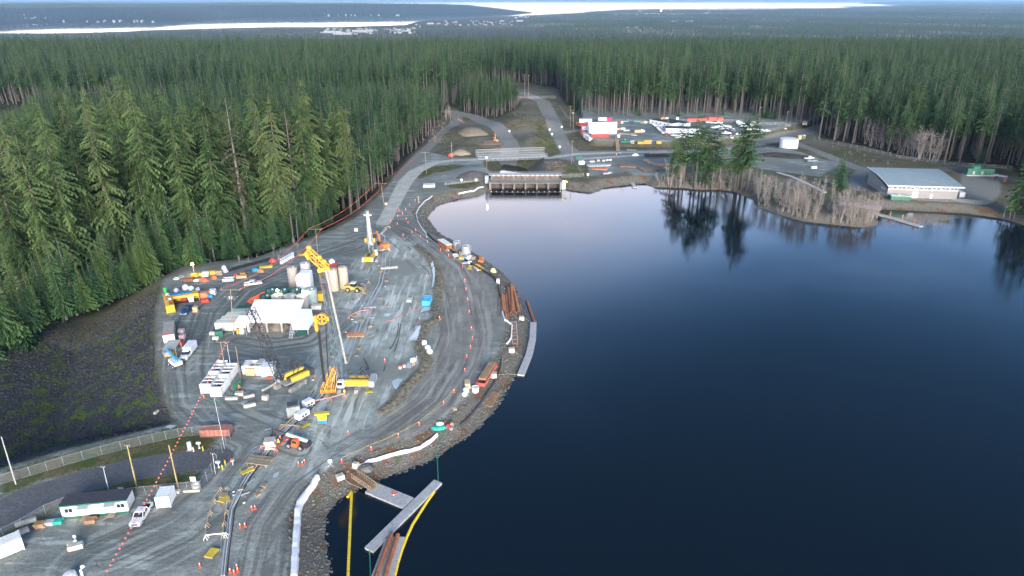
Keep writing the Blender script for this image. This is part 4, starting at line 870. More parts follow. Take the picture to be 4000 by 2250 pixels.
MB().box(-3.2, 3.2, -1.2, 1.2, .7, .95).build('deck', GALV, t); MB().tube([(-3,0,1.7),(0,0,1.7),(1.8,.3,2.6),(2.8,.3,3.2)], .7, 10).build('pipe', RUST, t); MB().tube([(-2.6,-.9,1.5),(.5,-.9,1.5),(2.2,-.9,1.3)], .55, 10).build('pipe', RUST, t)
wheels(t, (-.6, .6), 1.1, .4, .25)
# ------------------------------------------------------------------ white round water tank and the gear beside it
x, y, z = G(3079, 577); vtank('round white water tank standing on the gravel pad', (x, y, z-.1), 5.7, 6.0, WHITE, name='water_tank', cone=.05)
x, y, z = G(3121, 544); t = T('yellow_hut', 'small yellow hut beside the round white water tank', 'hut', (x, y, z), .2); MB().box(-1.2,1.2,-1,1,0,2.5).build('wall', YEL, t); MB().box(-1.3,1.3,-1.1,1.1,2.5,2.62).build('roof', CREAM, t); MB().box(-.7,.2,-1.04,-1,.1,2.0).build('door', CREAM, t)
x, y, z = G(3137, 541); t = T('toilet_cabin', 'grey toilet cabin with white roof next to the yellow hut', 'cabin', (x, y, z), .2); MB().box(-.9,.9,-.9,.9,0,2.2).build('wall', GREY, t); MB().box(-1,1,-1,1,2.2,2.45).build('roof', WHITE, t); MB().box(-.5,.5,-.94,-.9,.1,1.95).build('door', DARK, t)
x, y, z = G(3142, 494); t = T('information_board', 'brown timber information board at the forest track', 'sign', (x, y, z), .1); MB().box(-2.0,2.0,-.1,.1,1.0,3.8).build('board', WOOD, t); MB().box(-1.8,1.8,-.14,-.1,1.2,2.2).build('panel', CREAM, t)
for xx in (-1.7,1.7): MB().box(xx-.12,xx+.12,.1,.34,0,3.6).build('post', WOOD, t)
def boat(label, u, v, rz, hullm, L_=6.2, cabin=False, group=None):
    x, y, z = G(u, v); t = T('boat', label, 'boat', (x, y, z), rz, group); b = MB()
    st = [(-L_/2,.95,.35),(-L_/6,1.05,.3),(L_/5,.95,.32),(L_/2.6,.55,.5),(L_/2,.06,.8)]
    b.loft([[(xx,-w,1.35+.12*(xx/L_)),(xx,-w*.75,kz+.45),(xx,0,kz+.25),(xx,w*.75,kz+.45),(xx,w,1.35+.12*(xx/L_))] for xx, w, kz in st]); b.build('hull', hullm, t)
    MB().box(-.2,.0,-.8,.8,1.35,1.75).build('windscreen', GLASS, t)
    if cabin: taper(MB(), -.6, 1.6, -.4, 1.0, 1.5, 1.2, 1.36, 2.3).build('cabin', WHITE, t)
    MB().box(-L_/2-.35,-L_/2,-.2,.2,.7,1.6).build('outboard_motor', DARK, t)
    MB().box(-2.4, L_/2+1.2, -.06,.06,.42,.52).box(-1.4,-1.2,-1.0,1.0,.4,.5).build('trailer_frame', GALV, t)
    for yy in (-1.0,1.0): MB().cyl((-1.3,yy-.1,.33),(-1.3,yy+.1,.33),.33,10).build('wheel', BLACK, t)
    return t
boat('white cabin boat parked on a trailer on the gravel below the water tank', 3160, 624, .1, WHITE, 6.8, True); boat('slim white open boat on a trailer behind the white cabin boat', 3172, 634, .05, GALV, 6.4)
boat('small open boat on a trailer beside the stacked timber near the spillway', 2372, 683, .5, M('boat_hull', (.45,.50,.52), .5), 6.4)
x, y, z = G(3178, 658); container('white_chest', 'low white chest on the gravel behind the leafless thicket', (x, y, z), 0, WHITE, 3.0, 1.6, 1.3, doors=False, cat='chest')
# ------------------------------------------------------------------ docks on the far shore
def pontoon(label, pts, w, mat, name='floating_dock', z=WATER, th=.5, sec=6.0, planks=True, posts=(), rail=False, group=None, cat='dock', above=.55):
    """float walkway built section by section along pts (world xy)"""
    o = T(name, label, cat, (pts[0][0], pts[0][1], z), 0, group); ox, oy = pts[0][:2]
    for (ax, ay), (bx, by) in zip(pts[:-1], pts[1:]):
        L_ = math.hypot(bx-ax, by-ay); n = max(1, round(L_/sec)); a = math.atan2(by-ay, bx-ax)
        for i in range(n):
            f = (i+.5)/n; b = MB().at(ax+(bx-ax)*f-ox, ay+(by-ay)*f-oy, 0, a); l = L_/n-.08
            b.box(-l/2, l/2, -w/2, w/2, above-th, above-.06)
            if planks:
                k = max(2, int(l/.6))
                for j in range(k): b.box(-l/2+j*l/k+.012, -l/2+(j+1)*l/k-.012, -w/2-.03, w/2+.03, above-.06, above)
            else: b.box(-l/2, l/2, -w/2-.03, w/2+.03, above-.06, above)
            b.build('deck_section', mat, o)
    for (px, py, h) in posts: MB().cyl((px-ox, py-oy, -3), (px-ox, py-oy, h), .22, 8).build('mooring_post', RUST2, o)
    return o
wz = WATER
dk = [P(u, v, wz)[:2] for u, v in ((3305,790),(3380,826),(3480,853),(3598,888))]
pontoon('narrow grey floating dock with rusty posts reaching out past the leafless point', dk, 2.6, PCONC, posts=[(*P(u, v, wz)[:2], 2.6) for u, v in ((3430,832),(3476,846),(3523,860),(3570,875))])
wk = [P(u, v, .6)[:2] for u, v in ((3037,674),(3090,690),(3150,717),(3222,752))]
o = pontoon('long raised plank walkway running down through the brush to the dock', wk, 2.0, PCONC, 'plank_walkway', .0, planks=True, above=.9, cat='walkway')
rp = [P(u, v, WATER)[:2] for u, v in ((2462,706),(2480,734))]; pontoon('short floating boat ramp dock at the gravel landing', rp, 2.2, PCONC)
fp = [P(u, v, WATER)[:2] for u, v in ((3306,790),(3400,822))]
x, y, z = G(3360, 805); b = MB().box(-9,9,-3.0,3.0,0,.25); 
for i in range(24): b.box(-9+i*.75+.02,-9+(i+1)*.75-.02,-3.05,3.05,.25,.31)
b.build('timber_landing', PCONC, None, 'wide worn timber landing where the walkway meets the dock', 'landing', loc=(x, y, max(z, -1.6)), rz=-.55)
# ------------------------------------------------------------------ upper yard: containers, fabric shed, offices, parked cars
def uc(label, u, v, L_, mat, rz=0.0, W_=2.44, h=2.59, **k): return container(k.pop('name', 'sea_container'), label, G(u, v), rz, mat, L_, W_, h, **k)
x, y, z = G(2354, 524); t = T('fabric_shed', 'large white fabric shed with rounded roof in the upper yard', 'shed', (x, y+4.5, z), .02)
arc = [(-4.6*math.cos(a), 2.2+5.2*math.sin(a)) for a in [math.pi*i/12 for i in range(13)]]
b = MB(); b.add([(xx, y_, z_) for xx in (-9.5, 9.5) for y_, z_ in [(-4.6,0)]+arc+[(4.6,0)]], [(i, i+1, 15+i+1, 15+i) for i in range(14)]+[tuple(range(15))[::-1], tuple(range(15, 30))]); b.build('fabric_cover', SHEET, t)
r_ = MB()
for xx in (-9.6, -4.8, 0, 4.8, 9.6): r_.tube([(xx, y_*1.015, z_*1.012) for y_, z_ in [(-4.6,0)]+arc+[(4.6,0)]], .09, 4)
r_.build('hoop', WHITE, t); MB().box(-9.8, 9.8, -5.1, -4.7, 0, .5).build('ballast_kerb', CONC, t)
sg = uc('red forty foot container at the front of the stacked row, below the white banner', 2343, 556, 12.19, RED, .02, doors=False)
up = container('sea_container', 'white container with a lettered banner stacked on the front red container', Vector(sg.location)+Vector((0,0,2.66)), .02, WHITE, 12.19, doors=False)
def text(s_, par, loc, size, mat, rot=(math.pi/2,0,0), name='lettering', sx=1.0):
    c = bpy.data.curves.new(name, 'FONT'); c.body = s_; c.size = size; c.align_x = 'CENTER'; c.align_y = 'CENTER'; c.extrude = .01; c.space_character = 1.12
    o = bpy.data.objects.new(name, c); COL.objects.link(o); dg = bpy.context.evaluated_depsgraph_get(); m2 = bpy.data.meshes.new_from_object(o.evaluated_get(dg)); bpy.data.objects.remove(o)
    m2.materials.append(mat); q = link(m2, name, par); q.location = loc; q.rotation_euler = rot; q.scale.x = sx; return q
bn = MB().box(-6.05, 6.05, -1.36, -1.3, .15, 2.75).build('banner', SHEET, up); text('AECON', bn, (-2.2, -1.40, 1.6), 1.45, DARK); text('SDC', bn, (3.4, -1.40, 1.6), 1.45, DARK); MB().box(.65, .8, -1.39, -1.37, .9, 2.3).build('divider', GREY, bn)
fr = MB()
for i, xx in enumerate((-.6, .2, 1.6, 2.2, 3.2, 3.9)): fr.bar((xx, -1.36, .4), (xx+(.25 if i in (2, 3) else 0), -1.36, 2.0), .07)
fr.bar((-.9,-1.36,1.9), (.6,-1.36,1.9), .07).bar((1.6,-1.36,2.0), (2.6,-1.36,1.9), .07); fr.build('orange_frame', ORG, sg)
for i, (u, v, m_, lb) in enumerate(((2277,526,BRED,'bright red container at the corner of the upper yard next to the fabric shed'),(2285,534,GREY,'grey container second in the row leading to the lettered banner'),(2292,541,CREAM,'cream container third in the row leading to the lettered banner'),(2300,549,GALV,'pale grey container nearest the lettered banner in the side row'))): uc(lb, u, v, 6.06, m_, 1.9)
e = uc('white container with grey letters beside the fabric shed', 2289, 508, 6.06, WHITE, .02, doors=False); text('EMI', e, (0, -1.29, 1.5), 1.5, GREY)
uc('red container with white upper panel behind the lettered white container', 2286, 494, 9.0, RED, .02, doors=False); t = uc('white container stacked on the red one behind the fabric shed', 2286, 493, 9.0, WHITE, .02, doors=False, base=2.66)
for i, (u, m_, lb) in enumerate(((2265,RUST2,'orange brown container at the forest end of the back row'),(2299,RUST,'rust brown container second in the back row'),(2340,PURP,'dark blue grey container in the back row behind the fabric shed'),(2374,M('slate_container',(.13,.16,.20),.6),'slate grey container in the back row behind the fabric shed'))): uc(lb, u, 490 if i < 2 else 486, 6.06, m_, .02, doors=False)
for i, (u, m_, lb) in enumerate(((2352,WHITE,'white container stacked on the dark back row'),(2376,M('crimson_box',(.45,.03,.08),.6),'short crimson container stacked on the dark back row'))): uc(lb, u, 486, 6.06 if i == 0 else 5.0, m_, .02, h=2.4, base=2.66, doors=False)
uc('light blue container standing end-on by the back fence', 2404, 488, 3.0, LBLUE, 1.57, doors=True)
binc = [(2418,RUST,2.6),(2429,CREAM,1.6),(2445,DGREEN,4.2),(2467,PURP,3.6),(2482,GREEN,2.4),(2494,GREEN,2.2),(2508,WOOD,2.6),(2521,CREAM,1.8),(2534,GREY,2.6)]
nmc = ['rusty','cream','dark green wide','dark blue','green','second green','timber brown','small cream','grey']
for (u, m_, l), q in zip(binc, nmc):
    x, y, z = G(u, 482); t = T('waste_bin', q+' waste bin in the line along the back fence', 'bin', (x, y, z), random.uniform(-.1,.1)); taper(MB(), -l/2, l/2, -l/2-.1, l/2+.1, 1.5, 1.8, .1, 1.5).build('body', m_, t); MB().box(-l/2-.15, l/2+.15, -.95, .95, 1.5, 1.58).build('lid', WHITE if 'green' in q else m_, t)
# timber and material stacks in the upper yard
def stack(label, loc, rz, L_, W_, h, mat, n=5, rows=3, group=None, name='timber_stack', cat='timber', piece='board', dun=True):
    t = T(name, label, cat, loc, rz, group); rg = random.Random(int(abs(loc[0])*13+abs(loc[1])*7))
    if dun:
        for xx in (-L_*.32, L_*.32): MB().box(xx-.1, xx+.1, -W_/2, W_/2, 0, .14).build('bearer', WOOD, t)
    z0 = .14 if dun else 0
    for r in range(rows):
        for i in range(n):
            a = rg.uniform(-.15, .15); w = W_/n
            MB().box(-L_/2+a, L_/2+a, -W_/2+i*w+.02, -W_/2+(i+1)*w-.03, z0+h*r/rows+.005, z0+h*(r+1)/rows-.01).build(piece, mat, t)
    return t
for u, v, l, w, h, m_, lb in ((2411,508,4,2,1.3,PINE,'pale timber stack beside the fabric shed door'),(2433,506,3,1.6,1.2,CREAM,'cream stack of boards on the open gravel of the upper yard'),(2447,512,4,1.2,.7,WHITE,'low white stack of panels on the open gravel of the upper yard'),(2427,525,5,2.4,.9,WOOD,'grey brown timber stack in the middle row of the upper yard'),(2446,526,5,2,.7,M('grey_boards',(.22,.2,.18),.9),'grey board stack in the middle row of the upper yard'),(2465,525,5,2.4,.8,M('grey_boards',(.22,.2,.18),.9),'second grey board stack beside the tan crate pile'),(2490,518,4.5,2.2,1.8,PINE,'high tan crate pile at the end of the middle row'),(2477,530,4,1.2,.5,GREY,'low grey steel stack near the tan crate pile')):
    stack(lb, G(u, v), random.uniform(-.1,.15), l, w, h, m_, 4, 3)
def bag(label, loc, s_=1.0, mat=None, group=None, name='bulk_bag', cat='bag'):
    t = T(name, label, cat, loc, random.uniform(0, 3), group); b = MB(); k = .5*s_
    b.loft([[(k*sx*f+random.uniform(-.04,.04), k*sy*f+random.uniform(-.04,.04), z*s_) for sx, sy in ((-1,-1),(0,-1.12),(1,-1),(1.12,0),(1,1),(0,1.12),(-1,1),(-1.12,0))] for f, z in ((.85,0),(1.05,.3),(1.02,.75),(.7,1.0),(.2,1.08))]); b.build('bag_body', mat or SHEET, t, smooth=True)
    l = MB()
    for a in (0, 1.57): l.tube([(-.4*s_*math.cos(a),-.4*s_*math.sin(a),.95*s_),(0,0,1.25*s_),(.4*s_*math.cos(a),.4*s_*math.sin(a),.95*s_)], .03, 4)
    l.build('lifting_strap', mat or SHEET, t); return t
bag('rounded white object standing alone on the open upper yard', G(2507, 516), 1.7); bag('smaller round white object beside the lone one on the upper yard', G(2513, 516), 1.4)  # two white objects of unclear kind, modelled with the bag shape
x, y, z = G(2415, 555); container('white_cabinet', 'white cabinet at the head of the timber stairs', (x, y, z), 0, WHITE, 1.7, 1.2, 2.0, doors=False, cat='cabinet')
x, y, z = G(2442, 552); t = T('green_tank', 'horizontal green fuel tank at the edge of the upper yard', 'tank', (x, y, z), .02); MB().cyl((-3.3,0,1.5),(3.3,0,1.5),1.25,16).build('shell', GREEN, t); MB().box(-2.4,-1.9,-1,1,0,.8).box(1.9,2.4,-1,1,0,.8).build('saddle', DARK, t); MB().cyl((0,0,2.6),(0,0,3.3),.3,8).build('vent', WHITE, t); MB().box(3.2,4.2,-.8,.8,.2,2.2).build('pump_cabinet', GREEN, t)
x, y, z = G(2470, 551); t = T('small_hut', 'small pinkish hut with pale roof beside the green fuel tank', 'hut', (x, y, z), .02); MB().box(-1.1,1.1,-1,1,0,1.8).build('wall', M('pink_hut',(.45,.30,.25),.8), t); MB().box(-1.5,1.5,-1.3,1.3,1.8,1.95).build('roof', WHITE, t); MB().box(-.4,.4,-1.04,-1,.05,1.6).build('door', WOOD, t)
for u, l, h, m_, lb in ((2503,4.4,1.7,YEL,'low yellow steel box at the edge of the upper yard'),(2530,5.2,2.5,M('ochre_box',(.60,.36,.06),.6),'tall ochre steel box beside the low yellow one'),(2552,2.4,1.6,PURP,'dark blue grey box between the ochre and the yellow frame'),(2573,3.2,1.7,YEL,'separate yellow frame box near the parked row')):
    t = container('steel_box', lb, G(u, 553), .02, m_, l, 2.0, h, doors=False, cat='box')
# timber stairs down the bank
a_, b_ = Vector(G(2408, 556)), Vector(G(2414, 590)); d = (b_-a_); L_ = math.hypot(d.x, d.y)
t = T('timber_stairs', 'timber stairs running down the grassy bank from the upper yard', 'stairs', tuple(b_), math.atan2(-d.y, -d.x)); n_ = 16; hh = a_.z-b_.z+.3
for i in range(n_): MB().box(i*L_/n_, (i+1)*L_/n_+.05, -.9, .9, hh*(i+1)/n_-.08, hh*(i+1)/n_).build('step', PINE, t)
for yy in (-1.0, 1.0):
    MB().bar((0,yy,-.1), (L_,yy,hh-.1), .1, .3).build('stringer', PINE, t); r_ = MB().bar((0,yy,1.1), (L_,yy,hh+1.1), .09)
    for i in range(5): f = i/4; r_.bar((L_*f,yy,hh*f-.1), (L_*f,yy,hh*f+1.1), .1)
    r_.build('handrail', PINE, t)
# office trailers
trailer_office('long white office block with dark roof beside the row of white pickups', G(2592, 492), -.95, 22, 7, 3.0, MEMB, WHITE, win=(-8,-4,0,4), doors=(8,))
trailer_office('second dark roofed office block behind the long white one', G(2640, 492), -.95, 20, 8, 3.0, MEMB, M('pale_blue_wall',(.55,.62,.66),.6), win=(-6,0,6), doors=(3,))
trailer_office('wide dark roofed office block partly hidden by the shore conifers', G(2665, 518), -.10, 24, 10, 3.0, MEMB, M('pale_blue_wall',(.55,.62,.66),.6), win=(-8,-2,6), doors=(2,))
x, y, z = G(2588, 473); t = T('timber_hut', 'small orange timber hut at the back fence behind the offices', 'hut', (x, y, z), .1); MB().box(-2,2,-1.5,1.5,0,2.6).build('wall', PINE, t); MB().side([(-2.3,2.6),(2.3,2.6),(0,3.6)], -1.7, 1.7).build('roof', RUST2, t); MB().box(-.5,.5,-1.55,-1.5,0,2).build('door', WOOD, t)
for u, lb in ((2604,'white sign board beside the orange timber hut'),(2645,'white sign board on the back fence further from the timber hut')):
    x, y, z = G(u, 476); t = T('sign_board', lb, 'sign', (x, y, z), 0); MB().box(-.9,.9,-.06,0,1.6,3.3).build('panel', SHEET, t); MB().box(-.06,.06,0,.1,0,3.2).build('post', GALV, t)
for u, v, l, lb in ((2714,476,12.19,'long red container by the back fence next to the offices'),(2742,474,9,'rust red container end-on to the long red one'),(2790,472,9,'bright red container by the back fence beyond the conifers'),(2812,473,4,'short red container at the end of the back fence row')): uc(lb, u, v, l, BRED if 'bright' in lb or 'short' in lb else RED, .03, h=2.9)
# parked vehicles of the upper yard
CARC = {'white': WHITE, 'silver': M('silver_car',(.42,.44,.46),.35,.4,var=.03,dirtamt=.1), 'dark red': M('maroon_car',(.14,.02,.03),.35,var=.03,dirtamt=.1), 'red': M('red_car',(.42,.03,.025),.35,var=.03,dirtamt=.1), 'black': M('black_car',(.02,.02,.024),.3,var=.03,dirtamt=.1), 'grey': M('grey_car',(.16,.17,.18),.35,.3,var=.03,dirtamt=.1), 'blue': M('blue_car',(.03,.08,.20),.35,.2,var=.03,dirtamt=.1)}
PROTO = {}
def park(kind, colr, u, v, rz, label, group):
    key = (kind, colr); loc = G(u, v)
    if key in PROTO: return dup(PROTO[key], loc, rz, label, group)
    f = {'pickup': pickup, 'suv': car, 'sedan': lambda *a: car(*a, suv=False), 'canopy': lambda *a: pickup(*a, cap=True)}[kind]
    PROTO[key] = f(label, loc, rz, CARC[colr], group); return PROTO[key]
row = [('pickup','silver'),('pickup','white'),('pickup','white'),('suv','white'),('pickup','white'),('pickup','white'),('pickup','silver'),('pickup','white'),('suv','dark red')]
for i, (k, c_) in enumerate(row):
    f = i/8; park(k, c_, 2557+f*50, 484+f*46, .15, f'{c_} {"pickup" if k == "pickup" else "car"} in the slanted row beside the long white office', 'vehicles beside the long white office')
lot = [(2768,482,'suv','white',0),(2782,483,'sedan','silver',0),(2795,482,'suv','black',.1),(2806,483,'pickup','white',0),(2785,501,'suv','silver',.1),(2797,502,'pickup','white',0),(2820,497,'pickup','white',.1),(2829,498,'pickup','white',0),(2844,498,'suv','white',.1),(2821,507,'sedan','white',0),(2832,503,'sedan','grey',.1),
       (2852,508,'pickup','white',.2),(2858,512,'suv','silver',.1),(2838,512,'sedan','dark red',.3),(2850,517,'sedan','black',.2),(2862,514,'suv','grey',.3),(2842,524,'suv','white',.1),(2833,523,'pickup','white',0),(2885,480,'suv','white',0),(2892,486,'pickup','white',0),(2900,490,'sedan','silver',.1),(2890,492,'suv','blue',0),(2899,498,'suv','grey',0),
       (2913,500,'pickup','white',-.1),(2920,503,'sedan','silver',0),(2937,493,'suv','white',-.05),(2926,508,'suv','grey',0),(2933,509,'pickup','white',.05),(2945,508,'canopy','white',0),(2950,512,'sedan','black',0),(2961,523,'pickup','white',-.02),(2979,514,'sedan','silver',-.05),(2995,522,'sedan','white',-.1),(2884,527,'suv','white',.2),(2890,532,'sedan','silver',.2),
       (2934,533,'sedan','red',.5),(2855,532,'sedan','dark red',.1),(2646,540,'suv','silver',.2),(2660,536,'pickup','white',.2),(2676,538,'suv','white',.3),(2690,534,'pickup','white',.2),(2706,536,'suv','white',.2),(2722,534,'sedan','silver',.3),(2738,537,'suv','white',.2),(2752,538,'sedan','grey',.2),(2632,532,'sedan','white',.2),(2945,482,'sedan','grey',0)]
for u, v, k, c_, rz in lot:
    nm = {'pickup':'pickup','suv':'wagon','sedan':'saloon car','canopy':'pickup with a covered bed'}[k]
    park(k, c_, u, v, rz+random.uniform(-.05,.05), f'{c_} {nm} parked in the open gravel lot of the upper yard', 'vehicles in the gravel lot')
x, y, z = G(2854, 553); t = park('suv', 'white', 2854, 553, -1.57, 'white van facing down the gravel below the parking lot', None); t['group'] = 'lone van'
# poles with lamps at the lot edge
for u, v, h, lb in ((2964,484,12,'lamp mast on a concrete foot by the forest edge of the parking lot'),(3066,509,12,'lamp mast on a concrete foot near the forest track'),(2910,545,13,'tall lamp pole at the near edge of the parking lot'),(2607,508,15,'tall timber pole beside the office trailers')):
    t = lamp_pole(lb, u, v, h, None, POLEW); MB().box(-.9,.9,-.9,.9,-.1,.7).build('foot', BCONC, t)
# ------------------------------------------------------------------ chain link fences
wire = bpy.data.materials.new('chain_link'); wire.use_nodes = True; q = wire.node_tree; pb = q.nodes['Principled BSDF']; pb.inputs['Base Color'].default_value = (.42,.45,.46,1); pb.inputs['Metallic'].default_value = .4; pb.inputs['Roughness'].default_value = .5
tr = q.nodes.new('ShaderNodeBsdfTransparent'); mx_ = q.nodes.new('ShaderNodeMixShader'); mx_.inputs[0].default_value = .13; q.links.new(tr.outputs[0], mx_.inputs[1]); q.links.new(pb.outputs[0], mx_.inputs[2]); q.links.new(mx_.outputs[0], q.nodes['Material Output'].inputs[0])
FENCEM = M('fence_steel', (.30,.32,.33), .6, .3, var=.1)
def fence(label, uv, h=2.2, step=3.0, mat=FENCEM, world=False, sign=()):
    pts = [Vector(p) if world else Vector(G(*p)) for p in uv]; o = T('chain_link_fence', label, 'fence', tuple(pts[0])); org = pts[0]
    for a, b in zip(pts[:-1], pts[1:]):
        n = max(1, round((b-a).length/step))
        for i in range(n+1 if b is pts[-1] else n):
            c_ = a.lerp(b, i/n); c_.z = hz(c_.x, c_.y); c_ -= org; MB().cyl(c_-Vector((0,0,.3)), c_+Vector((0,0,h+.1)), .045, 5).build('post', mat, o)
        for i in range(n):
            p_, q_ = a.lerp(b, i/n), a.lerp(b, (i+1)/n); p_.z = hz(p_.x, p_.y); q_.z = hz(q_.x, q_.y); p_ -= org; q_ -= org; u_ = Vector((0,0,h))
            MB().add([p_, q_, q_+u_, p_+u_], [(0,1,2,3)]).build('mesh_panel', wire, o); MB().cyl(p_+u_, q_+u_, .028, 4).build('rail', mat, o); MB().cyl(p_+Vector((0,0,.05)), q_+Vector((0,0,.05)), .02, 4).build('rail', mat, o)
    return o
fence('chain link fence along the rocky slope above the asphalt road', [(-120,1920),(0,1892),(120,1858),(250,1818),(400,1776),(550,1738),(700,1706),(860,1692)])
fence('chain link fence behind the long office trailer at the asphalt road', [(-60,2140),(90,2064),(180,2010),(265,1975),(520,1940),(620,1930),(790,1913)])
fence('chain link gate line beside the timber rails across the asphalt road end', [(790,1913),(830,1850),(870,1770),(900,1715)], 2.4)
fence('fence of the curved roof building along the lake side', [(3415,764),(3560,780),(3700,788),(3855,800)], 1.8, 5)
fence('fence running behind the curved roof building before the forest', [(3180,548),(3300,570),(3400,592),(3500,617),(3620,632),(3760,650),(3880,656),(3950,662)], 2.0, 5)
fence('fence at the back of the upper yard before the plantation', [(2262,474),(2330,479),(2480,480),(2620,478),(2780,477),(2900,478),(2970,488),(3085,503),(3115,516)], 2.2, 6)
fence('short fence running downhill beside the spillway bank', [(2218,630),(2240,634),(2280,690),(2195,694)], 2.0, 4)
fence('fence beside the road bend above the channel', [(2185,420),(2215,460),(2240,480)], 2.0, 5)
# ------------------------------------------------------------------ cranes and machines on the working platform
def at_y(u, v, y):                         # point on the sight line at plan distance y
    dv = 1125-v; k = y/(FPX*CP+dv*SP); return Vector(((u-2000)*k, y, CAMH+(-FPX*SP+dv*CP)*k))
HP = math.pi/2
# near crane with trench cutter
t = crane_base('yellow and white crawler crane carrying a tall pale lattice boom', G(1369, 1518), HP, HP, YEL, tr=(6.2, 4.2), cs=-1, hl=7.6)
f0 = Vector(t.location)+Vector((-2.2, 0, 2.2)); yb = f0.y; top = at_y(1255, 1030, yb+1.0)
b = MB(); lattice(b, loc_of(t, f0), loc_of(t, f0.lerp(top, .14)), .5, 1.5, 3, .09, .05); lattice(b, loc_of(t, f0.lerp(top, .14)), loc_of(t, top), 1.5, 1.2, 18, .085, .05); b.build('boom', M('pale_lattice', (.15,.20,.22), .55, .2), t)
MB().cyl(loc_of(t, at_y(1352, 1420, yb-1)), loc_of(t, at_y(1272, 1052, yb-1)), .30, 8).build('stay_tube', M('pale_tube', (.28,.29,.27), .5), t)
hd = MB(); c0 = at_y(1240, 1020, yb)
lattice(hd, loc_of(t, c0+Vector((-2.2,0,2.6))), loc_of(t, c0+Vector((1.9,0,-1.9))), 1.5, 1.5, 5, .16, .09); hd.bar(loc_of(t, c0+Vector((-2.6,0,2.2))), loc_of(t, c0+Vector((-1.8,0,.6))), .9, .8).bar(loc_of(t, c0+Vector((.0,-.5,-2.2))), loc_of(t, c0+Vector((2.8,-.5,-1.5))), .8, .9); hd.build('boom_head', YEL, t)
for dx in (-1.6, .6, 1.6): MB().cyl(loc_of(t, c0+Vector((dx,-.3,1.6-dx*1.1))), loc_of(t, c0+Vector((dx,.3,1.6-dx*1.1))), .55, 12).build('sheave', M('ochre_sheave', (.55,.30,.03), .6), t)
MB().cyl(loc_of(t, c0+Vector((1.6,0,-2))), loc_of(t, Vector((c0.x+1.2, c0.y, 3.5))), .03, 4).build('hoist_rope', DARK, t)
wq = at_y(1258, 1245, yb-1.5); wl = MB()
for a in range(16): wl.bar(loc_of(t, wq+Vector((1.25*math.cos(a*math.pi/8),0,1.25*math.sin(a*math.pi/8)))), loc_of(t, wq+Vector((1.25*math.cos((a+1)*math.pi/8),0,1.25*math.sin((a+1)*math.pi/8)))), .9, .3)
wl.bar(loc_of(t, wq+Vector((-1.2,0,0))), loc_of(t, wq+Vector((1.2,0,0))), .3).bar(loc_of(t, wq+Vector((0,0,-1.2))), loc_of(t, wq+Vector((0,0,1.2))), .3).box(*sorted((loc_of(t, wq+Vector((-1.9,-.4,0))).x, loc_of(t, wq+Vector((-1.2,.4,0))).x)), *sorted((loc_of(t, wq+Vector((-1.9,-.4,0))).y, loc_of(t, wq+Vector((-1.2,.4,0))).y)), loc_of(t, wq).z-3.2, loc_of(t, wq).z+.8)
wl.build('hose_wheel', M('orange_yellow', (.72,.33,.02), .55), t)
for i, (ua, va, ub, vb, r_) in enumerate(((1243,1290,1264,1490,.22),(1248,1290,1270,1492,.16),(1272,1252,1285,1490,.14))): MB().tube([loc_of(t, at_y(ua, va, yb-1.5)), loc_of(t, at_y((ua+ub)/2-1, (va+vb)/2, yb-1.6)), loc_of(t, at_y(ub, vb, yb-1.4))], r_, 6).build('cutter_hose', BLACK, t)
cu = T('trench_cutter', 'orange lattice trench cutter frame standing beside the yellow and white crane', 'cutter', G(1292, 1530), .15); OY = M('orange_yellow', (.72,.33,.02), .55)
b = MB(); lattice(b, (-1.4,0,.4), (1.2,1.6,6.0), 1.6, 1.2, 6, .12, .08); b.build('frame', OY, cu)
MB().box(-2.4,1.4,-1.1,.9,.3,1.3).build('base_frame', OY, cu)
for xx in (-1.6,-.2,1.0): MB().cyl((xx,-1.2,.8),(xx,1.0,.8),.55,12).build('cutter_wheel', M('dark_ochre',(.40,.18,.02),.7), cu)
for i in range(7): MB().bar((-2.2+i*.6,-1.3,.2+.1*i),(-1.0+i*.5,1.3,3.2+.3*i),.12).build('strut', OY if i % 2 else PINE, cu)
for i in range(4): MB().bar((.6+i*.45, .5+i*.5, .1),(1.6+i*.4, 4.5+i*.5, .5),.35,.12).build('timber', PINE, cu)
# black lattice crane
t = crane_base('black and yellow crawler crane with long black lattice boom', G(1136, 1508), 1.2, math.radians(230)-1.2, M('pale_yellow_cover', (.74,.52,.05), .5), tr=(6.4, 4.6), stripes=False, cabm=GREY, cwm=DARK)
f0 = Vector(t.location)+Vector((-1.6, -1.0, 2.4)); top = at_y(976, 1204, f0.y-2.0); LATB = M('black_lattice', (.03,.034,.04), .6, .2)
b = MB(); lattice(b, loc_of(t, f0), loc_of(t, f0.lerp(top, .1)), .4, 2.0, 2, .15, .1); lattice(b, loc_of(t, f0.lerp(top, .1)), loc_of(t, top), 2.0, 1.5, 16, .14, .085); b.build('boom', LATB, t)
b = MB(); lattice(b, loc_of(t, at_y(1148, 1462, f0.y+4)), loc_of(t, at_y(1144, 1400, f0.y+4)), 1.6, 1.5, 4, .08, .05); b.build('mast', LATB, t)
for dx in (-.4, .4): MB().cyl(loc_of(t, at_y(1144, 1398, f0.y+4)+Vector((dx,0,0))), loc_of(t, top+Vector((dx,0,0))), .025, 4).build('pendant_rope', LATB, t)
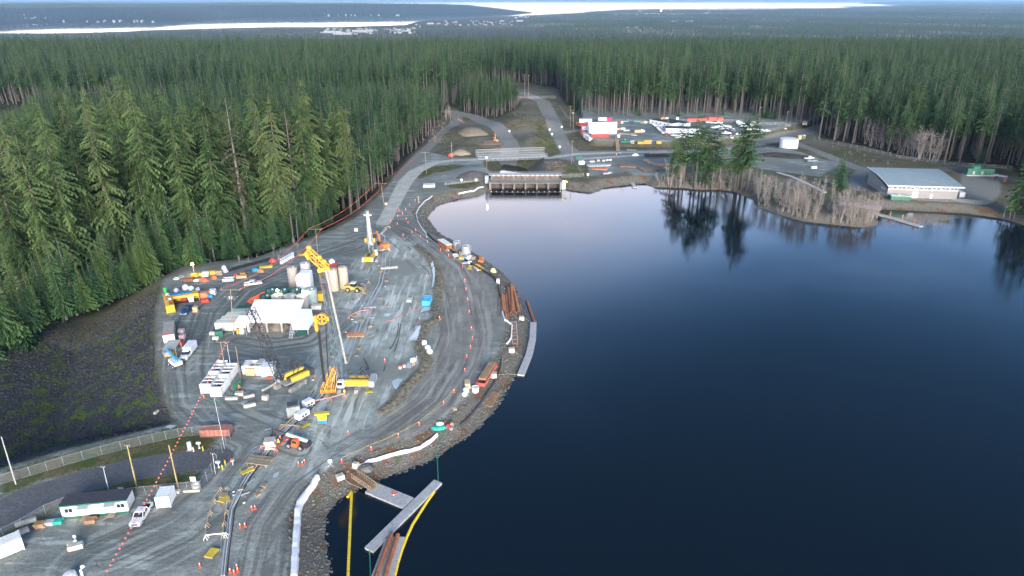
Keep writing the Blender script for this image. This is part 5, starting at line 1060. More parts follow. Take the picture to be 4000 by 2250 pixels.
# far rig
t = crane_base('grey crawler rig with striped counterweight at the end of the pale road', G(1450, 1016), HP, 0, YEL, tr=(6.6, 5.2), cwm=YEL)
f0 = Vector(t.location)+Vector((0, 1.6, 2.2)); top = at_y(1434, 823, f0.y+9)
b = MB(); lattice(b, loc_of(t, f0), loc_of(t, f0.lerp(top, .25)), 1.3, 1.9, 4, .1, .06); lattice(b, loc_of(t, f0.lerp(top, .25)), loc_of(t, top), 1.9, .8, 12, .1, .06); b.build('boom', M('pale_lattice2', (.45,.47,.44), .55, .2), t)
MB().bar(loc_of(t, f0.lerp(top, .2)), loc_of(t, f0.lerp(top, .97)), .95, .25).build('leader', M('leader_grey', (.42,.44,.42), .6), t)
q = f0.lerp(top, .30)
for dx in (-1.6, 1.6): MB().cyl(loc_of(t, q+Vector((dx-.35,0,0))), loc_of(t, q+Vector((dx+.35,0,0))), .9, 14).build('hose_drum', YEL, t)
q = f0.lerp(top, .90)
for dx in (-1.1, 1.1): MB().ell(loc_of(t, q+Vector((dx,-.2,0))), .45, .45, .4, 8, 5).build('work_lamp', M('cream_lamp', (.75,.68,.5), .5), t)
for dx in (-1.0, 1.0): MB().cyl(loc_of(t, q+Vector((dx,0,0))), loc_of(t, f0+Vector((dx,1.5,2))), .03, 4).build('hoist_rope', DARK, t)
excavator('orange excavator working beside the grey crawler rig', G(1496, 972), 2.3, -.0, ORG, 1.15, arm=((1.2,0,1.8),(3.4,0,5.2),(6.2,0,3.6),(6.6,0,1.6)))
excavator('small orange excavator on the spoil beside the curved gravel road', G(1936, 558), 1.7, 0, ORG, 1.1, arm=((1.2,0,1.8),(3.0,0,4.8),(5.0,0,3.4),(5.4,0,1.6)))
# wheel loader
loc, rz, _ = GP(1368, 1137, 1404, 1139); t = T('wheel_loader', 'yellow wheel loader with raised rear cover beside the silos', 'loader', loc, rz+.0); LY = M('loader_yellow', (.55,.38,.10), .55)
MB().side([(-3.4,.8),(-.2,.8),(-.2,1.9),(-1.6,2.3),(-3.3,2.1)], -1.0, 1.0).build('engine_hood', LY, t); MB().side([(-.2,.8),(1.8,.7),(2.0,1.3),(.4,1.7),(-.2,1.7)], -.8, .8).build('front_frame', LY, t)
c_ = MB().box(-1.1,.5,-.75,.75,1.9,3.1).build('cab', GLASS, t); MB().box(-1.25,.65,-.9,.9,3.1,3.3).build('cab_roof', CREAM, c_)
for yy in (-.5,.5): MB().bar((.8,yy,1.6),(3.4,yy,.9),.2,.35).build('lift_arm', LY, t)
MB().side([(3.2,.15),(4.5,.1),(4.6,.3),(3.7,.5),(3.6,1.5),(3.3,1.6)], -1.5, 1.5).build('bucket', M('worn_bucket',(.30,.25,.17),.8), t); wheels(t, (1.3,-2.0), 1.05, .85, .6, LY)
# telehandler
loc, rz, _ = GP(1189, 1751, 1138, 1740); t = T('telehandler', 'orange telehandler with cream boom lifting towards a stacked pallet', 'telehandler', loc, rz); TO = M('telehandler_orange', (.72,.13,.04), .5)
MB().side([(-2.3,.7),(2.2,.7),(2.2,1.2),(.8,1.35),(-2.3,1.5)], -.8, .8).build('chassis', DARK, t)
MB().side([(-1.1,.75),(.9,.75),(.7,1.6),(-.2,1.75),(-1.1,1.6)], .8, 1.25).build('side_panel', TO, t); c_ = MB().side([(-.9,1.4),(.7,1.4),(.35,2.55),(-.7,2.55)], .25, 1.2).build('cab', TO, t); MB().side([(-.7,1.7),(.5,1.7),(.28,2.4),(-.6,2.4)], 1.2, 1.23).build('cab_window', GLASS, c_)
MB().bar((-2.6,-.15,2.0),(2.6,-.15,2.75),.5,.55).build('boom', CREAM, t); MB().bar((2.6,-.15,2.75),(6.4,-.15,3.3),.34,.38).build('boom_extension', DARK, t); MB().bar((6.3,-.15,3.3),(6.6,-.15,1.5),.4,.3).build('carriage', DARK, t)
for yy in (-.5,.3): MB().bar((6.6,yy,1.5),(7.8,yy,1.5),.14,.06).build('fork', DARK, t)
MB().box(-3.1,-2.3,-.9,.9,.8,1.8).build('counterweight', M('black_cowl',(.03,.03,.045),.4), t); wheels(t, (1.5,-1.5), 1.05, .72, .5, GREY)
# boom lift
t = T('boom_lift', 'white and blue boom lift at the foot of the yellow generator shelter', 'lift', G(688, 1428), 2.4); MB().box(-1.9,1.9,-1.1,1.1,.7,1.7).build('body', WHITE, t); MB().at(.3,0,1.7).bar((-1.6,0,.3),(4.2,0,1.6),.45,.5).build('boom', LBLUE, t); MB().box(4.0,5.6,-.9,.9,1.6,2.7).build('basket', GREY, t); wheels(t, (1.3,-1.3), 1.15, .48, .4, WHITE)
# vehicles of the yard
pickup('white pickup driving past the dark green tanks', (*GP(968, 1117, 1011, 1111)[0][:2], GP(968, 1117, 1011, 1111)[0][2]), GP(968, 1117, 1011, 1111)[1], CARC['white'])
pickup('white pickup parked at the end of the long office trailer', GP(573, 1994, 538, 2049)[0], GP(573, 1994, 538, 2049)[1], CARC['white'])
pickup('dark blue pickup in front of the open yellow workshop', G(731, 1219), -1.5, CARC['blue'])
boxtruck('white box truck standing alone on the left haul track', G(738, 1388), -1.52, WHITE)
# ------------------------------------------------------------------ batching plant
WR = lambda *a: None
t = T('batching_shed', 'white sheeted open front shed over gravel bunkers', 'shed', (-70.4, 181, hz(-70, 181))); w_ = 8.0
MB().add([(-w_,0,4.4),(w_-1,0,4.4),(w_-1,9,6.8),(-w_,9,6.8),(-w_,0,4.2),(w_-1,0,4.2),(w_-1,9,6.6),(-w_,9,6.6)], [(0,1,2,3),(7,6,5,4),(0,4,5,1),(1,5,6,2),(2,6,7,3),(3,7,4,0)]).build('roof_sheet', SHEET, t)
MB().add([(-w_,0,4.2),(w_-1,0,4.2),(w_-1,-.05,3.3),(-w_,-.05,3.3)], [(0,1,2,3)]).build('valance', SHEET, t); MB().box(-w_,-w_+.1,.2,8.8,0,4.3).build('side_sheet', SHEET, t)
for xx in (-w_+.4,-2.2,2.2,w_-1.4): MB().box(xx-.25,xx+.25,.3,.8,0,4.2).build('column', CONC, t)
for i in range(3):
    for j in range(8): MB().box(-6.2+j*1.6+.02,-6.2+(j+1)*1.6-.02,5.6,6.6,i*.95+.02,(i+1)*.95).build('bunker_block', M('orange_brown_block',(.42,.20,.10),.9,var=.3), t)
for xx in (-4.2,.2): 
    b = MB(); b.loft([[(xx+r_*1.25*math.cos(a)*(1+.08*math.sin(3*a)), 3.4+r_*math.sin(a), zz) for a in [2*math.pi*i/14 for i in range(14)]] for r_, zz in ((2.9,0),(2.0,.9),(1.0,1.8),(.2,2.3))]); b.build('gravel_heap', SAND, t, smooth=True)
MB().box(-5,3,-2.6,2,-.1,.05).build('apron', M('tan_apron',(.30,.265,.21),.9), t)
t = T('sheeted_mixer', 'white sheeted mixer housing with a steel stair at the front', 'housing', (-62.2, 180, hz(-62, 180))); MB().add([(-2.4,0,1.6),(2.3,0,1.6),(2.3,6,1.6),(-2.4,6,1.6),(-2.4,0,5.0),(2.0,0,5.0),(2.0,6,5.6),(-2.4,6,5.6)], [(0,3,2,1),(4,5,6,7),(0,1,5,4),(1,2,6,5),(2,3,7,6),(3,0,4,7)]).build('sheeting', SHEET, t)
for xx in (-2.1,2.0):
    for yy in (.3,5.6): MB().box(xx-.15,xx+.15,yy-.15,yy+.15,0,1.6).build('leg', GREY, t)
st = MB(); st.bar((-2.9,-2.6,.1),(-2.9,.6,3.2),.1,.25).bar((-1.9,-2.6,.1),(-1.9,.6,3.2),.1,.25); s_o = st.build('stair', GALV, t)
for i in range(9): MB().box(-2.9,-1.9,-2.5+i*.35,-2.2+i*.35,.25+i*.34,.31+i*.34).build('tread', WHITE, s_o)
taper(MB(), -.9,1.4,-1.1,1.6,1.4,1.8,.1,1.3).at(0,0,0).build('green_skip', DGREEN, t)
t = T('tall_sheeted_box', 'tall white sheeted box with chamfered corner behind the steel tanks', 'housing', (*G(1195, 1132)[:2], G(1195,1132)[2])); MB().side([(-2.4,0),(2.35,0),(2.35,6.6),(-1.4,6.6),(-2.4,5.2)], -1.8, 1.8).build('sheeting', SHEET, t); MB().box(-2.45,2.4,-1.85,1.85,0,.3).build('base_frame', DARK, t)
t = T('small_sheeted_tent', 'small white tent beside the open front shed', 'tent', (-80.2, 179.5, hz(-80, 179))); MB().add([(-2,0,2.8),(2.2,0,2.8),(1.2,4.5,4.2),(-1.2,4.5,4.2),(-2,0,2.5),(2.2,0,2.5),(1.2,4.5,3.9),(-1.2,4.5,3.9)], [(0,1,2,3),(7,6,5,4),(0,4,5,1),(1,5,6,2),(2,6,7,3),(3,7,4,0)]).build('canopy', SHEET, t)
for xx in (-1.8,2.0): MB().box(xx-.08,xx+.08,0,.16,0,2.5).build('leg', GREY, t)
MB().box(-.3,1.0,.6,1.8,0,1.8).build('cabinet', CREAM, t); MB().cyl((-.9,1,0),(-.9,1,1.6),.4,10,.25).build('hopper', YEL, t)
gt = lambda x, y, r, h, m_, lb, **k: vtank(lb, (x, y, hz(x, y)-.05), r, h, m_, **k)
for x, q in ((-78.6,'outermost green tank in the back row behind the white shed'),(-74.6,'second green tank in the back row behind the white shed'),(-70.6,'third green tank in the back row next to the tall white box')): gt(x, 204.2, 1.95, 4.4, DGREEN, 'dark '+q)
gt(-78.6, 199.2, 1.95, 4.4, DGREEN, 'dark green tank with white label at the front corner of the tank group')
for x, q in ((-74.9,'grey steel tank next to the labelled green one'),(-70.9,'middle grey steel tank of the front row'),(-67.0,'grey steel tank under the right hand lamp of the front row')): gt(x, 199.2, 1.95, 4.5, STEELT, q)
gt(-64.9, 202.0, 1.9, 5.6, M('grey_green_tank',(.30,.38,.36),.5,.1,var=.2), 'taller grey green tank at the yellow container end of the group')
for x, y, q in ((-74.5,215,'tall brownish steel silo left of the chamfered white box'),(-71.2,219,'tall pale silo standing behind the chamfered white box')): gt(x, y, 1.7, 8.0, M('brown_steel_silo',(.33,.29,.25),.6,var=.2) if '-74' in str(x) else STEELT, q, name='silo')
for x, y, q in ((-60.6,214,'tan silo on the loader side of the batching plant'),(-57.6,216,'second tan silo with white hood on the loader side')): gt(x, y, 1.6, 7.6, TAN, q, name='silo')
b = MB(); lattice(b, (-63.6,212,0), (-63.6,212,7.6), 1.6, 1.6, 6, .07, .05); o_ = b.build('stair_tower', RUST, None, 'rusty lattice stair tower beside the tan silo', 'tower')
container('yellow_container', 'yellow container beside the tall grey green tank', G(1243, 1172), .05, YEL, 4.2, 2.4, 2.6); container('cream_box', 'low cream box in front of the yellow container', G(1237, 1205), .1, CREAM, 3.0, 2.0, 1.3, doors=False, cat='box')
t = T('orange_tarp_stand', 'orange tarp draped over a frame beside the dark green tanks', 'tarp', G(1016, 1170), .9); MB().add([(-4,-1.5,.1),(3.5,-1.5,.1),(3.5,1.5,.1),(-4,1.5,.1),(-3.5,0,1.6),(3,0,2.4)], [(0,1,5,4),(3,4,5,2),(0,4,3),(1,2,5)]).build('tarp', OTARP, t)
for u, v in ((1106,1158),(1204,1163)): 
    x, y, z = G(u, v+22); t = T('flood_lamp', ('lit lamp on a stand between the grey steel tanks' if u < 1150 else 'lit lamp on a stand before the tall grey green tank'), 'lamp', (x, y-3.5, z)); MB().cyl((0,0,0),(0,0,5.6),.06,6).build('pole', GREY, t); MB().ell((0,-.1,5.7),.42,.3,.36,10,6).build('bulb', LAMPW, t)
container('maroon_container', 'maroon open container filled with white bags behind the boom head', G(1298, 1040), .35, RED, 3.2, 2.3, 1.6, open_top=True); bag('white bulk bags heaped in the maroon container', Vector(G(1298, 1040))+Vector((0,0,.8)), 1.8)
for i in range(12):
    f = i % 6; r_ = i//6; x, y, z = G(1100+f*8.6, 1030-f*4.8-r_*9); t = T('pallet_tank', 'white caged liquid tank in the double row by the forest track', 'tank', (x, y, z), .35, 'caged liquid tanks'); MB().box(-.5,.5,-.55,.55,.15,1.15).build('bottle', GEOT, t)
    cg = MB()
    for xx in (-.53,0,.53):
        for yy in (-.58,.58): cg.box(xx-.02,xx+.02,yy-.02,yy+.02,.1,1.2)
    cg.box(-.55,.55,-.6,-.57,.6,.64).box(-.55,.55,.57,.6,.6,.64).build('cage', GALV, t); MB().box(-.55,.55,-.6,.6,0,.14).build('pallet', WOOD, t); MB().cyl((0,0,1.15),(0,0,1.22),.15,8).build('cap', DARK, t)
t = stack('yellow steel plates piled at the forest side of the yard', G(1196, 996), .35, 5.5, 1.4, .5, YBOOM, 1, 3, name='plate_pile', cat='plates', piece='plate')
# ------------------------------------------------------------------ workshop corner
loc, rz, _ = GP(665, 1187, 775, 1170); t = T('open_workshop', 'yellow container workshop with blue tarp roof and open front', 'workshop', loc, rz)
MB().box(-4.6,4.6,1.2,1.3,.1,2.6).box(-4.6,-4.5,-1.2,1.2,.1,2.6).box(4.5,4.6,-1.2,1.2,.1,2.6).box(-4.6,4.6,-1.25,1.3,2.6,2.75).build('shell', YEL, t); MB().box(-4.6,4.6,-1.3,-1.22,1.9,2.7).build('header', YEL, t); MB().box(-4.7,2.6,-.2,1.5,2.76,2.85).build('roof_tarp', BTARP, t)
MB().box(-4.4,4.4,-1.2,1.2,0,.1).build('floor', DARK, t)
for xx in (-3.2,-.2): MB().box(xx-.9,xx+.9,.2,.9,.1,1.5).build('tool_cabinet', RED, t)
MB().box(1.4,2.9,-1.4,-1.3,.1,1.9).build('white_door', WHITE, t)
loc, rz, L_ = GP(672, 1233, 655, 1165); c_ = container('yellow_container', 'long yellow container heaped with gear at right angles to the open workshop', loc, rz, YEL, 11, 2.4, 2.5, doors=False)
for i in range(9): MB().box(-4.5+i*1.1,-3.8+i*1.1,-.8+.3*(i % 3),.1+.3*(i % 3),2.62,2.9+.15*(i % 4)).build('stored_item', (DARK,RUST,WOOD,CREAM)[i % 4], c_)
SPOT = [(690,1140,GEOT,1.2),(726,1131,SHEET,1.6),(748,1134,SHEET,1.4),(774,1137,GEOT,1.2)]
for i, (u, v, m_, s_) in enumerate(SPOT): bag(('first','second','third','fourth')[i]+' white bag behind the blue tarp roof counted from the green drums', G(u, v), s_, m_)
for i in range(3):
    t = T('drum', ('lowest','middle','topmost')[i]+' green drum in the stack at the workshop corner', 'drum', Vector(G(649, 1152))+Vector((0,0,i*.9))); MB().cyl((0,0,0),(0,0,.88),.55,12).build('shell', M('bright_green',(.03,.42,.10),.5), t); MB().cyl((0,0,.3),(0,0,.36),.58,12).build('hoop', DARK, t)
container('orange_tank', 'orange covered tank between the workshop and the power pole', G(799, 1162), .05, M('salmon_tarp',(.72,.25,.12),.7), 2.8, 2.2, 1.9, doors=False, cat='tank'); container('red_machine', 'red pump unit in front of the orange covered tank', G(802, 1180), .3, BRED, 2.2, 1.4, 1.1, doors=False, cat='pump')
container('white_frame_box', 'white rack standing apart behind the orange covered tank', G(832, 1150), .1, WHITE, 2.0, 1.6, 1.7, open_top=True, cat='rack'); container('blue_white_drum', 'blue and white box beside the white rack', G(823, 1163), .1, LBLUE, 1.4, 1.0, 1.0, doors=False, cat='box')
stack('pallets piled beside the dark blue pickup', G(766, 1218), .2, 1.4, 1.6, 1.7, PINE, 3, 6, name='pallet_pile', cat='pallets')
# materials along the forest edge of the yard
def tarp(label, u, v, w, d, h, mat, rz=0.):
    o = T('tarp_heap', label, 'tarp', G(u, v), rz); b = MB(); n = 12; rg = random.Random(u)
    b.loft([[(w/2*f*math.cos(a)*(1+rg.uniform(-.15,.15)), d/2*f*math.sin(a)*(1+rg.uniform(-.15,.15)), z*h*(1+rg.uniform(-.1,.1))) for a in [2*math.pi*i/n for i in range(n)]] for f, z in ((1,0),(.9,.45),(.6,.85),(.2,1.0))]); b.build('cover', mat, o); return o
tarp('orange tarp heap at the lamp end of the material row', 797, 1098, 3.8, 2.2, 1.2, OTARP); tarp('red orange tarp over a pallet in the material row', 838, 1088, 2.2, 1.6, 1.1, OTARP); tarp('grey tarp over a tall load at the edge of the forest', 878, 1062, 2.6, 2.2, 2.4, M('grey_tarp',(.42,.43,.43),.7))
tarp('red tarp heap beside the caged liquid tanks', 1066, 1022, 2.6, 1.8, 1.3, BRED); tarp('blue tarp heap near the end of the black pipes', 997, 1058, 3.2, 1.8, 1.0, M('teal_tarp',(.03,.30,.45),.6)); tarp('brown tarp heap near the end of the black pipes', 1018, 1062, 2.4, 1.6, 1.1, M('brown_tarp',(.42,.22,.10),.8)); tarp('crimson heap in the material row before the white tray', 922, 1080, 2.0, 1.6, 1.0, BRED)
for u, v, l, w, h, m_, lb in ((738,1099,3.0,1.6,1.0,RUST,'brown scrap stack nearest the white coils'),(762,1082,2.2,1.6,1.2,YEL,'yellow fittings stack beneath the lit lamp'),(781,1078,2.0,1.2,.8,YBOOM,'low yellow fittings stack beside the orange tarp heap'),(804,1080,2.2,1.8,1.6,CREAM,'cream crates behind the orange tarp heap'),(832,1072,2.0,1.6,1.3,YEL,'yellow pile behind the red orange tarp'),(857,1074,2.2,1.6,1.6,WOOD,'beige crate stack beside the grey tarp load'),(768,1100,1.6,1.0,.7,WHITE,'small white panel stack before the yellow fittings'),(945,1086,3.4,1.6,.9,PINE,'tan timber stack beside the crimson heap'),(950,1076,1.8,1.2,1.0,ORG,'orange crate behind the tan timber stack'),(970,1070,1.8,1.2,1.0,DARK,'dark crate behind the tan timber stack'),(1040,1046,4.5,1.6,.6,YPLATE,'yellow brown boards before the caged liquid tanks')):
    stack(lb, G(u, v), .25, l, w, h, m_, 3, 3)
container('white_tray', 'white open tray in the middle of the material row', G(894, 1096), .15, WHITE, 3.6, 2.0, 1.0, open_top=True, cat='tray')
for i, (u, v) in enumerate(((689,1090),(708,1082))):
    t = T('hose_coil', ('white','grey')[i]+' coiled hose lying at the forest edge of the yard', 'hose', G(u, v)); 
    for k in range(3): MB().tube([(1.1*math.cos(a)*(1-.1*k),.9*math.sin(a)*(1-.1*k),.1+.1*k) for a in [2*math.pi*j/14 for j in range(15)]], .07, 5).build('coil', WHITE if i == 0 else GREY, t)
bp_ = T('pipe_bundle', 'bundle of long black pipes along the forest edge of the yard', 'pipes', G(900, 1062)); a0, a1 = Vector(G(896, 1060)), Vector(G(1052, 1020))
for i in range(9): MB().cyl(a0-Vector(bp_.location)+Vector((0,i*.42-.6,.25)), a1-Vector(bp_.location)+Vector((random.uniform(-1,1),i*.42-.6,.25)), .2, 8).build('pipe', BLACK, bp_)
lamp_pole('lit lamp on a timber pole at the forest edge of the yard', 760, 1074, 4.2, LAMPW, PINE, lr=.5)
# ------------------------------------------------------------------ west side of the yard
loc, rz, _ = GP(666, 1338, 664, 1285); c_ = container('grey_container', 'grey roofed container with white end wall and red trim', loc, rz-.03, M('grey_brown_roof',(.28,.26,.24),.7), 9.5, 3.0, 2.6, doors=False); MB().box(-4.85,-4.76,-1.5,1.5,.15,2.5).build('end_wall', WHITE, c_); MB().box(-4.9,-4.78,-1.55,1.55,2.5,2.72).build('trim', BRED, c_)
for u, v, lb in ((710,1300,'pinkish cabinet on the rack beside the red trimmed container'),(714,1322,'second pinkish cabinet nearest the orange bin')): container('cabinet', lb, G(u, v), .05, M('pink_cabinet',(.62,.45,.44),.6), 1.5, 1.2, 1.2, doors=False, cat='cabinet')
loc = G(678, 1378); t = T('generator_shelter', 'grey roofed timber shelter over a yellow generator', 'shelter', loc, .1); MB().add([(-1.7,-2.4,2.4),(1.7,-2.4,2.4),(1.7,2.2,2.9),(-1.7,2.2,2.9),(-1.7,-2.4,2.3),(1.7,-2.4,2.3),(1.7,2.2,2.8),(-1.7,2.2,2.8)], [(0,1,2,3),(7,6,5,4),(0,4,5,1),(1,5,6,2),(2,6,7,3),(3,7,4,0)]).build('roof', M('shelter_roof',(.36,.37,.34),.8), t)
for xx in (-1.6,1.6):
    for yy in (-2.2,2.0): MB().box(xx-.08,xx+.08,yy-.08,yy+.08,0,2.4).build('post', PINE, t)
container('yellow_generator', 'yellow generator standing under the timber shelter', Vector(loc)+Vector((-.4,-1.4,0)), 1.57, YEL, 2.2, 1.4, 1.6, doors=False, cat='generator')
container('orange_bin', 'orange bin between the shelter and the box truck', G(707, 1346), .0, BRED, 1.7, 1.0, 1.0, doors=False, cat='bin')
for i in range(4):
    container('cream_container', ('front','second','third','rearmost')[i]+' cream container in the side by side row beside the white tent', (-85.4+i*.55, 183.6+i*2.62, hz(-85, 184)-.05), .04, CREAM if i < 3 else M('pale_green_box',(.40,.50,.42),.6), 6.06)
container('green_container', 'green topped container at the back of the cream row', (-83.0, 194.2, hz(-83, 194)), .04, GREEN, 6.06); 
container('green_kiosk', 'small green kiosk in front of the cream container row', G(857, 1314), .3, GREEN, 1.9, 1.6, 2.0, cat='kiosk')
for u, v, lb in ((832,1308,'grey white block beside the green kiosk'),(843,1326,'white block in front of the green kiosk')): container('white_block', lb, G(u, v), -.2, CREAM, 1.5, .9, .9, doors=False, cat='block')
t = T('service_trailer', 'small dark trailer with light blue cover beside the white tent', 'trailer', G(953, 1283), .3); MB().box(-1.2,1.2,-.8,.8,.4,1.1).build('body', DARK, t); MB().side([(-1.1,1.1),(1.1,1.1),(.3,1.7)], -.7, .7).build('cover', GEOT, t); wheels(t, (0,), .85, .32, .2)
# open steel settling tanks
for i, (x, y) in enumerate(((-76.7,150.1),(-77.0,156.4),(-73.6,148.6),(-73.9,154.9))):
    c_ = container('open_tank', ('near','rear')[i % 2]+' open topped white tank of the '+('road side','yard side')[i//2]+' pair', (x, y, hz(x, y)-.05), HP+.02, WHITE, 6.06, 2.7, 2.7, open_top=True, cat='tank')
    if i % 2 == 0: MB().cyl((-3.15,-.7,.5),(-3.03,-.7,.5),.15,8).build('valve', DARK, c_)
t = container('open_tank', 'open topped white tank with timber lid beside the numbered cube', (-68.4, 158.2, hz(-68, 158)-.05), .02, WHITE, 5.2, 3.2, 2.6, open_top=True, cat='tank'); MB().box(1.0,2.4,-.2,2.2,2.62,2.72).build('lid', M('grey_lid',(.42,.40,.40),.8), t); MB().box(-2.2,-.9,-1.5,1.5,2.62,2.7).build('lid', WHITE, t)
MB().box(-1.6,.7,-2.3,-1.7,0,2.2).build('timber_rack', PINE, t)
t = container('numbered_tank', 'white cube tank marked with a dash and 6', (-64.2, 157.2, hz(-64, 157)-.05), .05, WHITE, 3.3, 3.0, 2.8, doors=False, cat='tank'); text('6', t, (.75, -1.575, 1.3), 1.3, DARK); MB().box(-1.1,-.05,-1.575,-1.555,1.25,1.42).build('dash_mark', DARK, t)
tarp('crushed red barrier lying before the cube tank', 1052, 1478, 1.6, .6, .5, BRED)
# blocks, barriers and bits south of the tanks
def block(label, u, v, rz, l, w, h, mat=None, name='concrete_block', group=None, dz=0):
    t = T(name, label, 'concrete block', G(u, v, dz), rz, group); b = MB(); c = .06
    b.loft([[(-l/2+c*k,-w/2+c*k,z),(l/2-c*k,-w/2+c*k,z),(l/2-c*k,w/2-c*k,z),(-l/2+c*k,w/2-c*k,z)] for k, z in ((1,0),(0,c),(0,h-c),(1,h))]); b.build('block_body', mat or BCONC, t); MB().tube([(-.15,0,h),(-.1,0,h+.12),(.1,0,h+.12),(.15,0,h)], .025, 4).build('lifting_loop', DARK, t); return t
BAR = [(906,1560,.05,3.0,.8,.7,'long barrier block with rusty end beside the settling tanks'),(973,1552,.5,2.6,.7,.7,'barrier block lying diagonally behind the round lid'),(976,1588,.45,2.8,.8,.8,'barrier block lying diagonally before the round lid'),(1038,1560,-.1,1.4,1.1,1.2,'cream cube block at the end of the diagonal barriers'),(937,1543,.1,2.0,1.3,.9,'white block beneath the green sheet'),(1056,1512,1.0,5.0,.5,.5,'long kerb beam along the black crane track'),
       (103,2046,.55,3.4,.7,.8,'long kerb block behind the brown pallet'),(90,2082,.7,2.0,.8,.9,'kerb block at the corner of the long white container'),(695,1925,.1,.9,.8,.7,'block beside the small white container'),(750,1921,.08,3.2,.5,.5,'timber coloured kerb under the fence end'),(298,2142,.4,2.4,1.1,1.0,'boulder shaped block at the tripod sign'),(283,2133,.3,1.2,1.0,1.0,'smaller block behind the tripod sign'),
       (2037,1250,.1,1.6,1.3,1.3,'mooring block above the curved float'),(1998,1376,.1,1.7,1.3,1.4,'mooring block beside the ladder frame'),(1928,1474,.05,1.7,1.4,1.4,'mooring block with green rope beside the red skip'),(1330,1872,.6,1.6,1.2,1.2,'mooring block near the gangway'),(1391,1828,-.3,1.2,1.0,1.4,'tall block beside the grey boulder'),(1392,903,.1,1.5,1.2,1.5,'white cube block at the forest edge beside the grey rig'),(1508,800,.2,1.2,1.0,1.2,'white block beside the leaning pole at the pale road'),
       (612,1614,1.3,1.4,.6,.6,'small cream block on the rim above the rocky slope'),(1015,1466,.2,2.,.4,.4,'low sill at the foot of the open tank')]
for u, v, rz, l, w, h, lb in BAR: block(lb, u, v, rz, l, w, h)
b = MB().cyl((0,0,.05),(0,0,.25),.8,16); b.build('round_lid', CONC, None, 'round concrete lid lying between the diagonal barriers', 'lid', loc=G(955, 1574))
t = T('green_sheet_stand', 'green sheet on a frame behind the white block', 'sheet', G(931, 1520), .5); MB().add([(-1,-.8,.2),(1,-.8,.9),(1,.8,1.9),(-1,.8,1.4),(-1,-.8,.1),(1,-.8,.8),(1,.8,1.8),(-1,.8,1.3)], [(0,1,2,3),(7,6,5,4),(0,4,5,1),(1,5,6,2),(2,6,7,3),(3,7,4,0)]).build('sheet', GREEN, t); MB().box(.7,.9,.5,.7,0,1.7).box(-.9,-.7,.5,.7,0,1.3).build('frame', WOOD, t)
t = T('steel_cage_box', 'tall ribbed grey steel box on the trench line', 'box', G(1148, 1622), .35); MB().box(-1.5,1.5,-1.3,1.3,.2,3.0).build('shell', M('ribbed_grey',(.30,.33,.32),.6,.2), t); r_ = MB()
for i in range(9): r_.box(-1.5+i*.36,-1.4+i*.36,-1.38,-1.3,.2,3.0)
for i in range(7): r_.box(1.5,1.58,-1.2+i*.38,-1.1+i*.38,.2,3.0)
r_.build('rib', GREY, t); MB().box(-1.2,1.2,-1.0,1.0,3.0,3.25).build('pump_top', DARK, t); MB().box(-1.7,1.7,-1.5,1.5,0,.2).build('skid', DARK, t)
def genset(label, u, v, rz, l=3.2, h=1.7, mat=None):
    t = T('site_generator', label, 'generator', G(u, v), rz); MB().side([(-l/2,.5),(l/2,.5),(l/2,h),(l/2-.3,h+.25),(-l/2+.2,h+.25),(-l/2,h)], -.75, .75).build('canopy', mat or WHITE, t)
    for xx in (-.7,.2): MB().box(xx,xx+.6,-.78,-.75,.8,1.3).build('vent', DARK, t)
    MB().box(-l/2-.1,l/2+.5,-.5,.5,.35,.5).build('chassis', DARK, t); wheels(t, (0,), .8, .33, .22); return t
genset('white generator beside the tall ribbed steel box', 1182, 1634, 1.05, 3.4); genset('second white generator with orange end nearer the pink rail', 1206, 1588, .9, 2.6); genset('white trailer generator beside the green dumpster at the spillway road', 2271, 645, .1, 3.4, 2.3)
t = T('yellow_stand', 'yellow and blue stand with tan cross beam beside the trench line', 'stand', G(1262, 1650), .15); MB().box(-1.0,1.0,-.5,.6,.9,2.3).build('body', YBOOM, t); MB().box(-1.0,1.0,-.6,.7,.1,.9).build('base', BLUE, t); MB().box(-1.7,1.7,-.4,.7,2.3,2.6).build('cross_beam', YPLATE, t)
t = T('rust_skip', 'long rusty pink tank skid inside the fence corner', 'skip', G(848, 1698), .05); MB().box(-3.3,3.3,-1.1,1.1,.3,2.0).build('body', M('pink_rust',(.36,.15,.11),.85,var=.3), t); MB().box(-3.5,3.5,-1.2,-1.0,0,.3).box(-3.5,3.5,1.0,1.2,0,.3).build('skid', DARK, t)
for i in range(7): MB().box(-3.2+i*1.0,-3.05+i*1.0,-1.17,-1.1,.3,2.0).build('rib', RUST, t)
# pallets with boxes beside the telehandler
stack('stacked pale boxes on a pallet in front of the telehandler', G(1060, 1750), .15, 2.2, 2.0, 2.2, M('pale_pink_box',(.46,.38,.34),.85), 3, 5, name='box_stack', cat='pallet')
def plank_deck(label, u1, v1, u2, v2, w, mat, n=6, z=.35, name='timber_platform', rail=False, cat='platform'):
    loc, rz, L_ = GP(u1, v1, u2, v2); t = T(name, label, cat, loc, rz)
    for i in range(n): a = random.uniform(-.15,.15); MB().box(-L_/2+a,L_/2+a,-w/2+w*i/n+.02,-w/2+w*(i+1)/n-.03,z,z+.12+random.uniform(0,.06)).build('plank', mat, t)
    for xx in (-L_*.4,0,L_*.4): MB().box(xx-.12,xx+.12,-w/2,w/2,0,z).build('bearer', WOOD, t)
    if rail:
        for yy in (-w/2,w/2):
            b = MB().bar((-L_/2,yy,1.3),(L_/2,yy,1.3),.08).bar((-L_/2,yy,.85),(L_/2,yy,.85),.08)
            for i in range(5): b.bar((-L_/2+L_*i/4,yy,z),(-L_/2+L_*i/4,yy,1.35),.08)
            b.build('guard_rail', rail, t)
    return t
